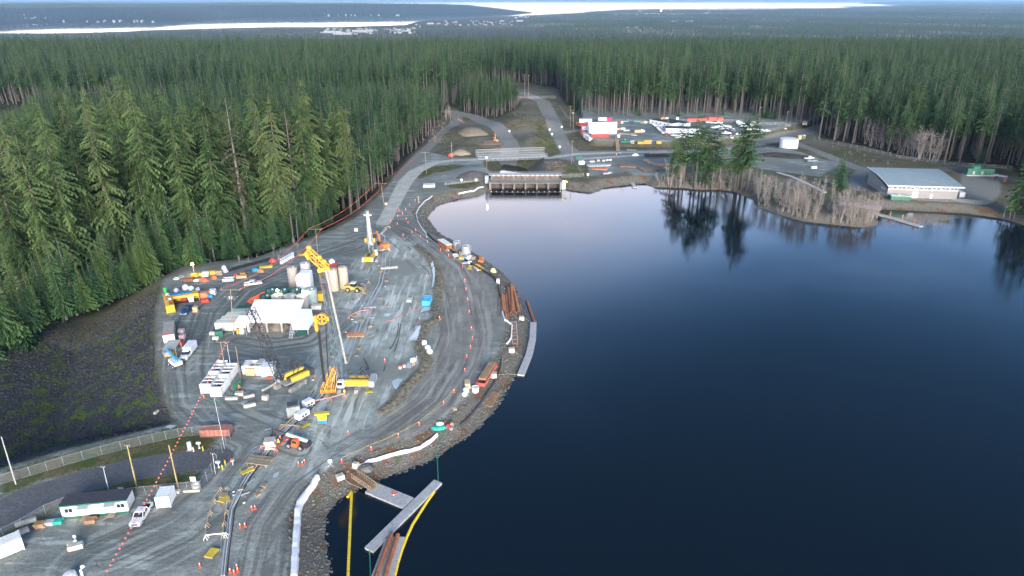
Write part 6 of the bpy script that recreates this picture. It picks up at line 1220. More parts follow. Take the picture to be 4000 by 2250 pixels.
plank_deck('weathered plank platform across the trench below the telehandler', 972, 1800, 1062, 1812, 3.0, WOOD, 7, .5); plank_deck('orange railed walkway platform across the trench line', 1357, 1318, 1424, 1316, 1.6, PINE, 4, .5, rail=ORG); plank_deck('pale plank bundle across the pipes below the grey rig', 1487, 1054, 1553, 1048, 2.0, CREAM, 5, .5); plank_deck('grey plank deck across the pipes beside the wheel loader', 1420, 1206, 1470, 1202, 1.2, PCONC, 3, .4)
plank_deck('brown plank platform lying on the rocky bank beside the lake', 1902, 1592, 1937, 1534, 2.4, PLY, 7, .3); plank_deck('pallet shaped deck left on the haul road edge', 1769, 1600, 1783, 1599, 1.0, PINE, 4, .25)
for u, v, rz, l, w, lb in ((875,1953,1.3,1.9,1.5,'yellow plate between the timber rails near the small container'),(828,2165,1.35,2.2,1.6,'yellow plate at the lower end of the timber rails'),(968,1844,.7,2.6,1.2,'yellow plate beside the plank platform'),(1194,1666,.95,2.2,.9,'yellow plate below the white generator'),(1440,1534,.3,1.8,1.0,'yellow plate behind the crane counterweight')):
    t = T('yellow_plate', lb, 'plate', G(u, v), rz); MB().box(-l/2,l/2,-w/2,w/2,.3,.42).build('plate', YPLATE, t); MB().box(-l/2+.1,-l/2+.25,-w/2,w/2,0,.3).box(l/2-.25,l/2-.1,-w/2,w/2,0,.3).build('foot', WOOD, t)
# ------------------------------------------------------------------ timber barrier rails and pipes of the trench line
def trestle_rail(label, pts, mat=PINE, h=.95, group=None, tm=None):
    W3 = [Vector(G(u, v)) for u, v in pts]; o = T('barrier_rail', label, 'barrier', tuple(W3[0]), 0, group)
    for a, b in zip(W3[:-1], W3[1:]): MB().bar(a-W3[0]+Vector((0,0,h)), b-W3[0]+Vector((0,0,h)), .09, .22).build('rail', mat, o)
    for p in W3:
        q = p-W3[0]
        for sx in (-1, 1): MB().bar(q+Vector((sx*.4,-.3,0)), q+Vector((0,-.2,h)), .1).bar(q+Vector((sx*.4,.3,0)), q+Vector((0,.2,h)), .1).build('trestle', tm or mat, o)
    return o
trestle_rail('timber rail on trestles along the left side of the open trench', [(862,1918),(838,1965),(823,2012),(811,2058),(805,2104)]); trestle_rail('timber rail on trestles along the right side of the open trench', [(888,1915),(894,1962),(886,2008),(878,2052),(874,2098)]); trestle_rail('white crossbar closing the lower end of the trench rails', [(806,2106),(884,2098)], WHITE)
trestle_rail('long pink rail across the trench below the near crane', [(1228,1578),(1290,1566),(1345,1550)], M('pink_rail',(.62,.30,.25),.7)); trestle_rail('pink barrier beside the wheel loader pipes', [(1362,1246),(1402,1226),(1440,1220)], M('pink_rail',(.62,.30,.25),.7)); trestle_rail('pale rail at the ribbed steel box', [(1098,1672),(1165,1676)], PINE, tm=M('pink_rail',(.62,.30,.25),.7)); trestle_rail('timber rail leading to the telehandler', [(1085,1700),(1120,1668),(1150,1640)], PINE); trestle_rail('pink rail at the stacked boxes', [(1022,1755),(1078,1766)], M('pink_rail',(.62,.30,.25),.7)); trestle_rail('red rail between the boxes and the telehandler', [(1078,1764),(1128,1722)], BRED)
trestle_rail('timber rail beside the loader', [(1400,1170),(1425,1128),(1440,1108)], PINE); trestle_rail('pale rail beside the orange excavator', [(1470,990),(1520,980)], M('pale_pink',(.6,.45,.42),.7)); trestle_rail('rail at the top end of the pipes', [(1505,896),(1522,892)], PINE)
def hose(label, pts, r, mat, name='pipeline', z=.12, cat='pipe', dz=None):
    W3 = []
    for i, p in enumerate(pts):
        g = Vector(G(p[0], p[1])); g.z += (p[2] if len(p) > 2 else z); W3.append(g)
    o0 = W3[0].copy(); F = []
    for a, b in zip(W3[:-1], W3[1:]):
        for k in range(4): F.append(a.lerp(b, k/4)-o0)
    F.append(W3[-1]-o0); return MB().tube(F, r, 6).build(name, mat, None, label, cat, loc=tuple(o0))
BASEL = [(866,2250),(876,2150),(888,2070),(896,1995),(925,1925),(962,1862),(1012,1796),(1080,1708),(1150,1642),(1232,1562),(1300,1480)]
HM = [GALV, M('pale_pipe',(.50,.54,.56),.5), BLACK, M('blue_grey_pipe',(.20,.27,.34),.5), GREY]
for i, (off, r_, nm) in enumerate(((0,.14,'grey pipe'),(10,.12,'pale pipe'),(20,.09,'black hose'),(-14,.10,'blue grey pipe'))): hose(f'{nm} running up the trench line past the telehandler', [(u+off, v) for u, v in BASEL[(1 if i == 3 else 0):]], r_, HM[i])
hose('pale hose branching from the trench line towards the shore haul track', [(952,1905),(930,1950),(908,1985),(900,2030),(896,2090)], .16, HM[1])
UPL = [(1345,1420),(1372,1340),(1400,1262),(1440,1180),(1478,1110),(1492,1050),(1494,985)]
for i, (off, r_, nm) in enumerate(((0,.15,'grey pipe'),(13,.15,'pale pipe'),(30,.11,'second grey pipe'))): hose(f'{nm} running from the near crane up to the grey rig', [(u+off, v) for u, v in UPL], r_, HM[(0,1,4,2,3)[i]])
hose('white pipe from the excavator to the pale road end', [(1478,925),(1495,905),(1502,895)], .14, WHITE); hose('second white pipe bending round the excavator', [(1504,948),(1504,925),(1490,915),(1510,896)], .14, WHITE)
hose('thin red hose curving to the blue dumpster', [(1500,1258),(1540,1250),(1575,1230),(1600,1212),(1630,1206),(1648,1190)], .08, M('red_hose',(.55,.16,.13),.6)); hose('black hose lying doubled on the grey mud', [(1558,1262),(1552,1310),(1535,1350),(1522,1365)], .09, BLACK); hose('second black hose beside the doubled one', [(1566,1265),(1556,1330),(1545,1365),(1540,1375)], .09, BLACK)
hose('green hose loop below the settling tanks', [(815,1548),(806,1560),(835,1568),(860,1566),(858,1556)], .06, GRNHOSE); hose('black hose on the wet ground at the drum pumps', [(1497,1452),(1502,1448),(1505,1428)], .07, BLACK); hose('black hose from the crane base to the mud', [(1395,1462),(1440,1440),(1434,1425),(1420,1402)], .09, BLACK)
# ------------------------------------------------------------------ lake side of the yard
def pipeobj(label, p, q, r, mat, name='steel_pipe', zp=.5, zq=.5, hollow=True):
    a, b = Vector(G(*p)), Vector(G(*q)); a.z = max(a.z, -2.6)+zp; b.z = max(b.z, -2.6)+zq; o = T(name, label, 'pipe', tuple(a)); d = b-a
    MB().cyl((0,0,0), d, r, 12, cap=True).build('wall', mat, o); dn = d.normalized(); MB().cyl(d+dn*.005, d+dn*.02, r*.82, 12).build('bore', BLACK, o); MB().cyl(dn*-.005, dn*-.02, r*.82, 12).build('bore', BLACK, o); return o
RP = [((1991,1118),(2012,1232),.52,RUST,.6),((2003,1125),(2026,1227),.52,RUST2,.6),((1984,1130),(1997,1233),.50,RUST,.6),((1961,1150),(1968,1218),.36,RUST2,.45),((1977,1152),(1984,1236),.36,RUST,.45),((1969,1158),(1978,1250),.32,RUST2,.40),((1997,1126),(2004,1228),.45,RUST2,1.35)]
for i, (p, q, r, m_, z) in enumerate(RP): pipeobj(('longest brown','orange lakeside','brown inner','short orange','slim brown','slim orange','topmost orange')[i]+' rusty pipe in the heap on the lake bank', p, q, r, m_, zp=z, zq=z)
pipeobj('single rusty pipe floating beside the bank', (2057,1176), (2087,1262), .45, RUST, zp=-.05, zq=-.05)
b = T('steel_ladder_frame', 'long steel ladder frame lying on the rocky bank', 'frame', G(2007, 1262)); L0 = Vector(b.location); d = Vector(G(2013, 1350))-L0; sd_ = Vector((.75,0,0))
for s_ in (-1,1): MB().bar(sd_*s_+Vector((0,0,.4)), sd_*s_+d+Vector((0,0,.4)), .14, .2).build('side_rail', GALV, b)
for i in range(20): MB().bar(d*(i/19)-sd_+Vector((0,0,.4)), d*(i/19)+sd_+Vector((0,0,.4)), .09).build('rung', RUST if i % 3 else GREY, b)
for s_, u in ((-1,1947),(1,1956)): pipeobj(('left','right')[s_ > 0]+' rail of the narrow rusty track beside the pipe heap', (u,1152), (u-2,1238), .09, M('dark_rust_rail',(.16,.10,.08),.8), 'steel_rail', .2, .2)
pontoon('curved grey float walkway moored along the rocky bank', [P(u, v, WATER)[:2] for u, v in ((2084,1264),(2081,1326),(2068,1386),(2050,1432),(2034,1470))], 1.9, PCONC, 'float_walkway', sec=4.5)
loc, rz, L_ = GP(1876, 1512, 1926, 1432); t = T('red_skip', 'long red steel skip loaded with brown planks', 'skip', loc, rz); SKR = M('skip_red',(.46,.11,.08),.75,var=.25)
MB().box(-L_/2,L_/2,-1.2,-1.1,.1,1.2).box(-L_/2,L_/2,1.1,1.2,.1,1.2).box(-L_/2,-L_/2+.1,-1.1,1.1,.1,1.2).box(L_/2-.1,L_/2,-1.1,1.1,.1,1.2).box(-L_/2,L_/2,-1.1,1.1,.1,.25).build('tray', SKR, t)
for i in range(5): MB().box(-L_/2+1.6,L_/2-.4,-.95+i*.38,-.60+i*.38,1.2,1.75).build('plank', PLY, t)
t = T('white_drum', 'white round tub beside the red skip', 'tub', G(1857, 1530)); n = 16; MB().loft([[(r_*math.cos(2*math.pi*i/n), r_*math.sin(2*math.pi*i/n), z) for i in range(n)] for r_, z in ((.85,0),(.95,1.4),(.8,1.4),(.75,.3))], True).build('shell', WHITE, t); MB().cyl((0,0,1.2),(0,0,1.3),1.0,16).build('rim', CREAM, t)
stack('orange timber crates beside the white tub', G(1826, 1512), .2, 1.3, 2.4, 1.5, PINE, 3, 3, name='crate_stack', cat='crates'); bag('white bulk bag in front of the orange crates', G(1820, 1532), 1.2, GEOT); bag('second white bulk bag in front of the orange crates', G(1815, 1546), 1.0)
for i, (u, v) in enumerate(((1658,1346),(1671,1366),(1678,1380))): bag(('first','middle','last')[i]+' white bulk bag of the three on the haul road berm', G(u, v), 1.25)
t = container('blue_dumpster', 'light blue open dumpster on the grey mud beside the haul road', G(1669, 1185), 1.5, LBLUE, 4.6, 2.5, 1.9, open_top=True, cat='dumpster'); container('small_skip', 'small white open skip left of the blue dumpster', G(1600, 1178), 1.5, GALV, 1.8, 1.5, 1.0, open_top=True, cat='skip')
t = T('cream_pump_tank', 'cream tank on a timber stand beside the mud berm', 'tank', G(1614, 1425), .4); MB().cyl((-.7,0,1.5),(.7,0,1.5),.65,12).build('shell', CREAM, t); MB().box(-.5,.5,-.4,.4,0,.9).build('stand', WOOD, t); MB().box(1.0,1.15,-.1,.1,0,2.6).build('post', GALV, t)
for i, (u, v) in enumerate(((1563,1440),(1579,1434))): 
    t = T('bucket', ('first','second')[i]+' pale bucket beside the cream tank', 'bucket', G(u, v)); MB().cyl((0,0,0),(0,0,.8),.35,10,.45).build('shell', CREAM, t); MB().cyl((0,0,.76),(0,0,.82),.47,10).build('rim', PINKW, t)
# clutter between the lake fence and haul road
x, y, z = G(1733, 985); t = T('rusty_box_truss', 'long brown steel box with pale lid beside the grey round tanks', 'box', GP(1726, 958, 1752, 975)[0], GP(1726, 958, 1752, 975)[1]); MB().box(-4,4,-1.2,1.2,0,2.2).build('body', RUST, t); MB().box(-4.1,4.1,-1.3,1.3,2.2,2.35).build('lid', CREAM, t)
vtank('grey open top tank behind the timber frame at the lake edge', G(1786, 968), 1.7, 2.8, GREY, ladder=False); vtank('taller grey tank nearer the orange pipe stack', G(1822, 998), 1.8, 4.0, GREY, ladder=False)
t = T('grey_drum_pipe', 'large grey pipe lying between the two grey tanks', 'pipe', GP(1795, 975, 1812, 988)[0], GP(1795, 975, 1812, 988)[1]); MB().cyl((-3,0,1.1),(3,0,1.1),1.1,14).build('shell', GREY, t); MB().box(-2,-1.6,-1,1,0,.3).box(1.6,2,-1,1,0,.3).build('chock', WOOD, t)
t = T('timber_truss', 'flat triangular timber truss leaning on blocks before the grey tanks', 'truss', G(1775, 985), -.6); b = MB()
for p, q in (((-3.5,0,.5),(3.5,0,.9)),((-3.5,0,.5),(1.5,2.2,1.2)),((3.5,0,.9),(1.5,2.2,1.2)),((0,0,.7),(1.5,2.2,1.2)),((-1.5,.8,.7),(1.5,0,.8))): b.bar(p, q, .18)
b.build('chord', WOOD, t); MB().box(-3,-2.4,-.3,.3,0,.5).box(2.6,3.2,-.3,.3,0,.8).build('support', BCONC, t)
JUNK = [(1778,1000,1.6,.9,.8,CREAM,'cream valve box'),(1790,1003,3.2,.8,.7,GALV,'long galvanised rack'),(1808,997,1.4,1.2,1.2,YPLATE,'yellow brown crate'),(1801,1014,1.5,1.2,1.0,YEL,'yellow engine unit'),(1817,1013,2.4,1.6,.9,M('blue_grey_gear',(.30,.38,.45),.6),'blue grey pump unit'),(1833,1012,1.8,1.4,1.3,GEOT,'white pump unit'),(1847,1014,1.6,1.5,1.2,M('brown_gear',(.25,.17,.13),.8),'brown steel frame'),(1834,1030,1.2,1.2,.9,WHITE,'white container'),(1815,1030,2.2,1.0,.5,GREY,'low grey skid')]
for u, v, l, w, h, m_, q in JUNK: stack(q+' in the clutter by the lake fence', G(u, v), .4, l, w, h, m_, 2, 2, name='gear_pile', cat='gear', piece='piece')
for i in range(5): pipeobj(('lowest','second','middle','fourth','topmost')[i]+' short orange pipe of the stack on the lake fence', (1868-i*0+(i % 2)*3, 1007+i*4), (1888+(i % 2)*2, 1014+i*4), .42, RUST2, zp=.5, zq=.5)
t = T('yellow_grating', 'yellow steel frame lying beside the spool rings', 'frame', G(1836, 1048), 1.5); b = MB()
for yy in (-.7,.7): b.bar((-1.8,yy,.4),(1.8,yy,.4),.14)
for k in range(5): b.bar((-1.7+k*.85,-.7,.4),(-1.7+k*.85,.7,.4),.12)
b.build('bars', YEL, t)
for i, (u, v) in enumerate(((1862,1040),(1870,1047),(1878,1053))): t = T('spool_ring', ('first','second','third')[i]+' yellow ring lying in the row beside the lake fence', 'ring', G(u, v)); MB().tube([(1.2*math.cos(a),1.0*math.sin(a),.25) for a in [2*math.pi*j/14 for j in range(15)]], .18, 5).build('ring', YEL, t); MB().bar((-1.1,0,.25),(1.1,0,.25),.12).build('spoke', YEL, t)
plank_deck('pale beam bundle before the yellow rings', 1855, 1045, 1868, 1060, .9, GEOT, 3, .25); tarp('yellow and white covered load above the lake fence', 1926, 1063, 2.4, 1.8, 1.5, M('lemon_cover',(.72,.72,.30),.7)); block('white upright block beside the black lake fence', 1945, 1108, .1, 1.0, .9, 1.8, WHITE)
t = T('net_pile', 'teal net and buckets heaped at the shore of the haul road', 'net', G(1712, 1674), .1); b = MB(); b.loft([[(2.0*f*math.cos(a)*(1+random.uniform(-.1,.1)), .9*f*math.sin(a), z) for a in [2*math.pi*i/12 for i in range(12)]] for f, z in ((1,0),(.95,.45),(.6,.7))]); b.build('net', TEAL, t); MB().ell((.4,.7,.8),1.0,.6,.5,8,5,.12).build('white_sack', CREAM, t); MB().cyl((2.3,.3,0),(2.3,.3,.7),.45,10).build('red_drum', BRED, t); MB().box(2.8,3.6,.3,1.0,0,1.0).build('brown_crate', PLY, t); MB().cyl((3.0,-.6,0),(3.0,-.6,.6),.5,10).build('grey_tub', GREY, t)
rk = MB(); rk.ell((0,0,.6),1.9,1.5,1.0,9,6,.14); rk.build('boulder', ROCK, None, 'big grey boulder on the bank above the gangway', 'boulder', loc=G(1426, 1840))
# white sheeted barrier and silt fences along the bank
def ribbon(label, pts, w, h, mat, name, cat, z=0., lump=.0, step=1.0):
    W3 = [Vector(G(u, v)) for u, v in pts]; o0 = W3[0].copy(); rings = []; rg = random.Random(3); P_ = []
    for a, b in zip(W3[:-1], W3[1:]):
        k = max(1, int((b-a).length/step)); P_ += [a.lerp(b, i/k) for i in range(k)]
    P_.append(W3[-1])
    for i, p in enumerate(P_):
        d = (P_[min(i+1, len(P_)-1)]-P_[max(i-1, 0)]).normalized(); s_ = Vector((-d.y, d.x, 0)).normalized()*(w/2)*(1+rg.uniform(-lump, lump)); p = p.copy(); p.z = max(hz(p.x, p.y), -2.8)+z; q = p-o0; hh = h*(1+rg.uniform(-lump, lump))
        rings.append([q-s_-Vector((0,0,.2)), q-s_*.8+Vector((0,0,hh*.8)), q+Vector((0,0,hh)), q+s_*.8+Vector((0,0,hh*.8)), q+s_-Vector((0,0,.2))])
    return MB().loft(rings).build(name, mat, None, label, cat, loc=tuple(o0))
ribbon('white sheeted barrier wall bending along the shore haul track', [(1240,1868),(1222,1900),(1197,1932),(1172,1968),(1163,2000),(1160,2060),(1154,2150),(1149,2260)], 1.25, 1.0, GEOT, 'sheeted_barrier', 'barrier', lump=.12)
ribbon('white topped silt fence along the lower haul road bank', [(1392,1832),(1440,1806),(1490,1792),(1540,1776),(1590,1766),(1640,1752),(1680,1728),(1708,1702)], .5, .7, GEOT, 'silt_fence', 'fence', lump=.2)
ribbon('pale silt fence round the top of the lake below the pale road', [(1888,732),(1850,745),(1790,752)], .4, .6, GEOT, 'silt_fence', 'fence', lump=.1); ribbon('thin pale hose like silt fence curving round the end of the lake', [(1688,766),(1660,786),(1638,810),(1625,835),(1632,865),(1648,892),(1664,912),(1668,928)], .35, .4, GEOT, 'silt_fence', 'fence')
ribbon('black silt fence along the bank beside the clutter and pipe heap', [(1668,915),(1700,945),(1760,982),(1850,1040),(1890,1062),(1930,1088),(1945,1110),(1950,1145),(1955,1165)], .35, .9, BLACK, 'silt_fence', 'fence'); ribbon('silt fence between the pipe heap and the ladder frame', [(1962,1220),(1972,1252),(2000,1272),(1998,1300),(1996,1325),(1980,1345)], .4, .6, GEOT, 'silt_fence', 'fence', lump=.2); ribbon('dark silt fence on the bank beside the red skip', [(1960,1400),(1955,1440),(1945,1470),(1930,1500),(1905,1540),(1870,1590),(1830,1640),(1800,1665)], .3, .6, M('dark_fabric',(.05,.05,.06),.85), 'silt_fence', 'fence', lump=.2)
# ------------------------------------------------------------------ lower docks, barges and booms
pt = lambda u, v: P(u, v, WATER)[:2]
pontoon('wide grey float with hatches joining the gangway to the long float', [pt(1447,1910), pt(1597,1972)], 3.4, PCONC, sec=2.6); o = pontoon('long narrow grey float crossing the end of the hatch float', [pt(1712,1887), pt(1441,2155)], 2.0, PCONC, sec=7.5)
loc = (*P(1423, 1890, -1.0)[:2], 0); a, b_ = Vector(G(1385, 1862)), Vector((*pt(1462, 1922), WATER+.8)); t = T('gangway', 'brown timber truss gangway down to the hatch float', 'gangway', tuple(a), math.atan2(b_.y-a.y, b_.x-a.x)); L_ = math.hypot(b_.x-a.x, b_.y-a.y); dz = b_.z-a.z-.3
for yy in (-.8,.8):
    k = MB().bar((0,yy,.35),(L_,yy,dz+.35),.14,.2).bar((0,yy,1.35),(L_,yy,dz+1.35),.12)
    for i in range(9): f = i/8; k.bar((L_*f,yy,dz*f+.35),(L_*f,yy,dz*f+1.35),.09); k.bar((L_*f,yy,dz*f+.35),(L_*min(f+.125,1),yy,dz*min(f+.125,1)+1.35),.06)
    k.build('side_truss', WOOD, t)
for i in range(14): f = i/14; MB().bar((L_*(f+.035),-.75,dz*(f+.035)+.42),(L_*(f+.035),.75,dz*(f+.035)+.42),L_/14*.9,.06).build('deck_board', PLY, t)
t = T('life_ring', 'red life ring lying on the hatch float', 'ring', (*pt(1540, 1936), WATER+.62)); MB().tube([(.42*math.cos(a),.42*math.sin(a),0) for a in [2*math.pi*j/14 for j in range(15)]], .1, 6).build('ring', CORANGE, t); MB().box(-.12,.12,-.55,-.3,-.11,.11).build('band', WHITE, t)
for i, (ua, ub) in enumerate(((1530,1467),(1563,1512))): pontoon(('inner','outer')[i]+' grey pontoon carrying a rusty pipe beside the yellow boom', [pt(ua, 2104), pt(ub, 2275)], 1.9, PCONC, 'pipe_pontoon', sec=5, cat='pontoon')
for i, (ua, ub) in enumerate(((1530,1467),(1555,1503))): a, b_ = Vector((*pt(ua, 2104), WATER+1.0)), Vector((*pt(ub, 2275), WATER+1.0)); o = T('steel_pipe', ('inner','outer')[i]+' rusty pipe lying along its grey pontoon', 'pipe', tuple(a)); MB().cyl((0,0,0), b_-a, .42, 12).build('wall', RUST, o); MB().cyl((a-b_).normalized()*.01, (a-b_).normalized()*.02, .34, 12).build('bore', BLACK, o)
def boomline(label, pts, r=.28, seg=2.6):
    W3 = [Vector((*pt(u, v), WATER+.12)) for u, v in pts]; o = T('floating_boom', label, 'boom', tuple(W3[0]))
    for a, b in zip(W3[:-1], W3[1:]):
        k = max(1, round((b-a).length/seg))
        for i in range(k): MB().cyl(a.lerp(b, i/k+.02)-W3[0], a.lerp(b, (i+1)/k-.02)-W3[0], r, 8).build('float_segment', YBOOM, o)
    return o
boomline('straight yellow floating boom beside the rocky bank', [(1374,1925),(1370,2000),(1366,2100),(1362,2190),(1359,2280)]); boomline('curved yellow floating boom outside the pipe pontoons', [(1697,1922),(1668,1962),(1640,2006),(1612,2050),(1590,2098),(1570,2150),(1553,2205),(1536,2280)])
boomline('short bent end of the straight yellow boom on the bank', [(1372,1922),(1358,1945)], .3, 1.6)
hose('green mooring hose from the long float over the bank to the haul road', [(1712,1886,.6),(1711,1850,.1),(1708,1800,.1),(1706,1770,.15),(1712,1735,.15),(1735,1705,.15),(1745,1690,.2)], .09, GRNHOSE); hose('green hose hanging from the lower end of the long float', [(1444,2160,.5),(1446,2190,.05),(1447,2280,.05)], .08, GRNHOSE)
for i, pts in enumerate(([(2040,1240),(2065,1256),(2076,1264)],[(2003,1370),(2025,1388),(2044,1402)],[(1936,1466),(1955,1468),(1985,1464),(2020,1468)],[(1338,1868),(1360,1890),(1415,1915)])): hose(('mooring rope to the top of the curved float','mooring rope to the middle of the curved float','mooring rope to the low end of the curved float','mooring rope from the block near the gangway')[i], pts, .045, M('rope',(.40,.40,.28),.8), 'mooring_rope', .35, 'rope')
# ------------------------------------------------------------------ lower left corner
loc, rz, L_ = GP(247, 2029, 506, 2004); t = trailer_office('long white office trailer with green trim and dark roof at the lower fence', Vector(loc)+Vector((-.25,1.65,0)), rz, L_, 3.3, 2.6, MEMB, WHITE, trim=GREEN, win=(-L_/2+1.4, L_/2-1.2), doors=(-1.7, 3.0))
loc, rz, _ = GP(613, 1984, 662, 1980); container('white_container', 'small white container with double doors beside the fence', Vector(loc)+Vector((.0,1.5,0)), -HP+rz+.02, WHITE, 3.4, 2.6, 2.6)
loc = P(28, 2160); container('white_container', 'long cream white container at the corner of the fenced yard', (loc[0]-.6, loc[1]-.3, hz(loc[0], loc[1])), .72, M('warm_white',(.80,.78,.70),.5,var=.06), 6.4, 2.5, 2.7)
for u, v, l, w, h, m_, lb in ((160,2058,1.8,1.2,.9,PLY,'brown crate beside the kerb block at the office trailer'),(194,2050,1.6,1.1,.8,GALV,'grey white crate beside the brown one'),(227,2044,1.8,1.2,.7,TEAL,'teal box pile beside the office trailer'),(358,2040,1.9,1.3,.8,PLY,'brown pallet pile between the two office steps')): stack(lb, G(u, v), .15, l, w, h, m_, 3, 3, name='crate_pile', cat='crates')
t = T('tripod_sign', 'small tripod stand with round lamp among the boulder blocks', 'stand', G(300, 2128), .2); MB().bar((-.4,0,0),(0,0,1.6),.07).bar((.4,0,0),(0,0,1.6),.07).bar((0,.4,0),(0,0,1.6),.07).build('legs', GALV, t); MB().ell((0,-.1,1.0),.3,.25,.25,8,5).build('lamp', CREAM, t); MB().box(-.25,.3,-.05,.05,1.6,2.3).build('frame', GALV, t)
t = T('marker_post', 'white domed marker post near the line of red markers', 'post', G(325, 2258), 0); MB().cyl((0,0,0),(0,0,1.9),.2,10).build('post', WHITE, t); MB().ell((.5,0,2.6),.4,.3,.3,8,5).build('dome', WHITE, t); MB().bar((0,0,1.9),(.5,0,2.4),.12).build('arm', WHITE, t)
t = T('white_dish_tank', 'white round tank at the foot of the yard', 'tank', G(276, 2262)); MB().cyl((0,0,0),(0,0,1.1),1.1,16,1.0).build('shell', WHITE, t); MB().cyl((0,0,1.1),(0,0,1.25),.5,12).build('hatch', WHITE, t)
for u, v, lb in ((757,1764,'yellow bollard before the pale kiosk on the road verge'),(794,1761,'yellow bollard before the white keypad post'),(870,1834,'yellow bollard beside the second keypad post'),(881,1816,'yellow bollard behind the second keypad post'),(573,1983,'yellow bollard beside the parked white pickup'),(590,1972,'yellow bollard at the small white container')): t = T('bollard', lb, 'bollard', G(u, v)); MB().cyl((0,0,0),(0,0,1.15),.15,10).build('post', CREAM if 'road' in lb else YPLATE, t); MB().ell((0,0,1.15),.15,.15,.08,10,4).build('cap', YPLATE, t)
t = T('pale_kiosk', 'pale green utility kiosk on the road verge', 'kiosk', G(743, 1756)); MB().cyl((0,0,0),(0,0,1.9),.5,12,.44).build('body', M('pale_green',(.52,.60,.55),.5), t); MB().cyl((0,0,1.9),(0,0,2.05),.46,12,.2).build('cap', M('pale_green',(.52,.60,.55),.5), t); MB().box(-.6,.6,-.6,.6,0,.12).build('plinth', CONC, t)
for u, v, lb in ((779,1751,'white keypad post on the road verge beside the kiosk'),(855,1826,'white keypad post at the gate line')): t = T('keypad_post', lb, 'post', G(u, v)); MB().cyl((0,0,0),(0,0,1.2),.1,8).build('post', WHITE, t); MB().box(-.45,.45,-.2,.2,1.2,1.6).build('head', WHITE, t); MB().cyl((0,0,0),(0,0,.15),.25,8).build('foot', WHITE, t)
t = T('orange_beacon', 'round orange and white beacon barrel at the gate line', 'barrel', G(911, 1817)); MB().cyl((0,0,0),(0,0,1.0),.16,8).build('post', GREY, t); MB().ell((0,0,1.3),.42,.42,.4,10,6).build('head', CORANGE, t); MB().cyl((0,0,1.22),(0,0,1.36),.425,12).build('band', SILVER, t)
t = T('manhole_riser', 'grey round riser tank inside the fence corner', 'tank', G(768, 1908)); MB().cyl((0,0,0),(0,0,1.2),.85,16).build('shell', M('tan_grey',(.33,.32,.29),.8), t); MB().cyl((0,0,1.2),(0,0,1.4),.6,14,.3).build('cone_top', CONC, t); MB().box(0,.7,-.3,.3,1.3,1.5).build('cover', WHITE, t)
# ------------------------------------------------------------------ yard by the spillway road
def beams(label, u1, v1, u2, v2, n, w, h, mat, rows=1, name='beam_pile', cat='beams', piece='beam', rnd=.3):
    loc, rz, L_ = GP(u1, v1, u2, v2); t = T(name, label, cat, loc, rz)
    for r in range(rows):
        for i in range(n): a = random.uniform(-rnd, rnd); MB().box(-L_/2+a, L_/2+a, (i-n/2)*w+.03, (i-n/2+1)*w-.03, .2+r*h+.01, .2+(r+1)*h-.01).build(piece, mat, t)
    for xx in (-L_*.35, L_*.35): MB().box(xx-.15, xx+.15, -n*w/2, n*w/2, 0, .2).build('bearer', BCONC, t)
    return t
beams('broad pile of long brown steel beams beside the boat landing', 2420, 650, 2486, 652, 10, .62, .35, M('brown_beam',(.19,.115,.085),.85,var=.3), 2); beams('rust orange beams on the gravel near the open boat', 2312, 662, 2372, 664, 7, .5, .35, RUST2, 2); beams('grey poles piled behind the rust orange beams', 2300, 650, 2382, 648, 9, .45, .3, GREY, 2, rnd=1.0)
beams('black pipe pile with tan beams on top beside the spillway road', 2522, 612, 2612, 610, 8, .6, .6, BLACK, 2); beams('tan beams laid on the black pipe pile', 2538, 604, 2612, 603, 2, .9, .9, PINE, 1); plank_deck('broad brown timber barge deck beside the shore conifers', 2500, 664, 2600, 658, 9.0, M('brown_deck',(.24,.165,.115),.9), 12, .5, 'timber_deck', cat='deck')
for i, (u, v) in enumerate(((2522,634),(2540,641),(2560,648),(2580,652),(2598,650))):
    t = T('timber_trestle', ('first','second','third','fourth','fifth')[i]+' orange timber frame counted down the brown barge deck', 'frame', G(u, v, .55), .1); b = MB()
    for xx in (-1.3, 0, 1.3): b.bar((xx,-1,0),(xx,-1,1.2),.18).bar((xx,1,0),(xx,1,1.2),.18).bar((xx,-1.2,1.2),(xx,1.2,1.2),.16)
    b.bar((-1.5,-1,.6),(1.5,-1,.6),.16).bar((-1.5,1,.9),(1.5,1,.9),.16); b.build('timbers', M('orange_timber',(.50,.29,.15),.85), t)
tarp('crumpled white sheet heap beside the black pipe pile', 2482, 608, 4.2, 2.0, 1.3, SHEET); plank_deck('flat grey mat beside the spillway road', 2448, 586, 2486, 588, 2.6, PCONC, 5, .2)
container('green_dumpster', 'green and white dumpster beside the spillway road', G(2262, 624), .02, DGREEN, 4.6, 2.2, 2.2, doors=False, cat='dumpster')
for i, (u, v) in enumerate(((2308,634),(2317,634),(2337,630),(2357,630),(2371,628),(2384,627))): block(('first','second','third','fourth','fifth','sixth')[i]+' pale block along the second pale road counted from the dumpster', u, v, .05, 1.6, 1.0, 1.0)
t = T('white_pipe_crate', 'bundle of white arched pipes on the gravel below the pale road', 'bundle', G(1676, 730), .08)
for i in range(6): MB().cyl((-2.6+i*1.05,-2.2,.9),(-2.6+i*1.05,2.2,.9),.5,10).build('pipe', WHITE, t)
MB().box(-3.1,3.1,-2.0,-1.7,0,.4).box(-3.1,3.1,1.7,2.0,0,.4).build('cradle', WOOD, t)
a, b_ = Vector(G(1738, 726)), Vector(G(1868, 710)); t = T('yellow_guard_rail', 'pale yellow guard rail leading to the spillway', 'railing', tuple(a)); railing(t, (0,0,.1), tuple(b_-a), 1.0, 10, CREAM, 'rail_section', 2); railing(t, (0,0,.1), tuple(Vector(G(1742, 716))-a), 1.0, 2, CREAM, 'rail_section', 2)
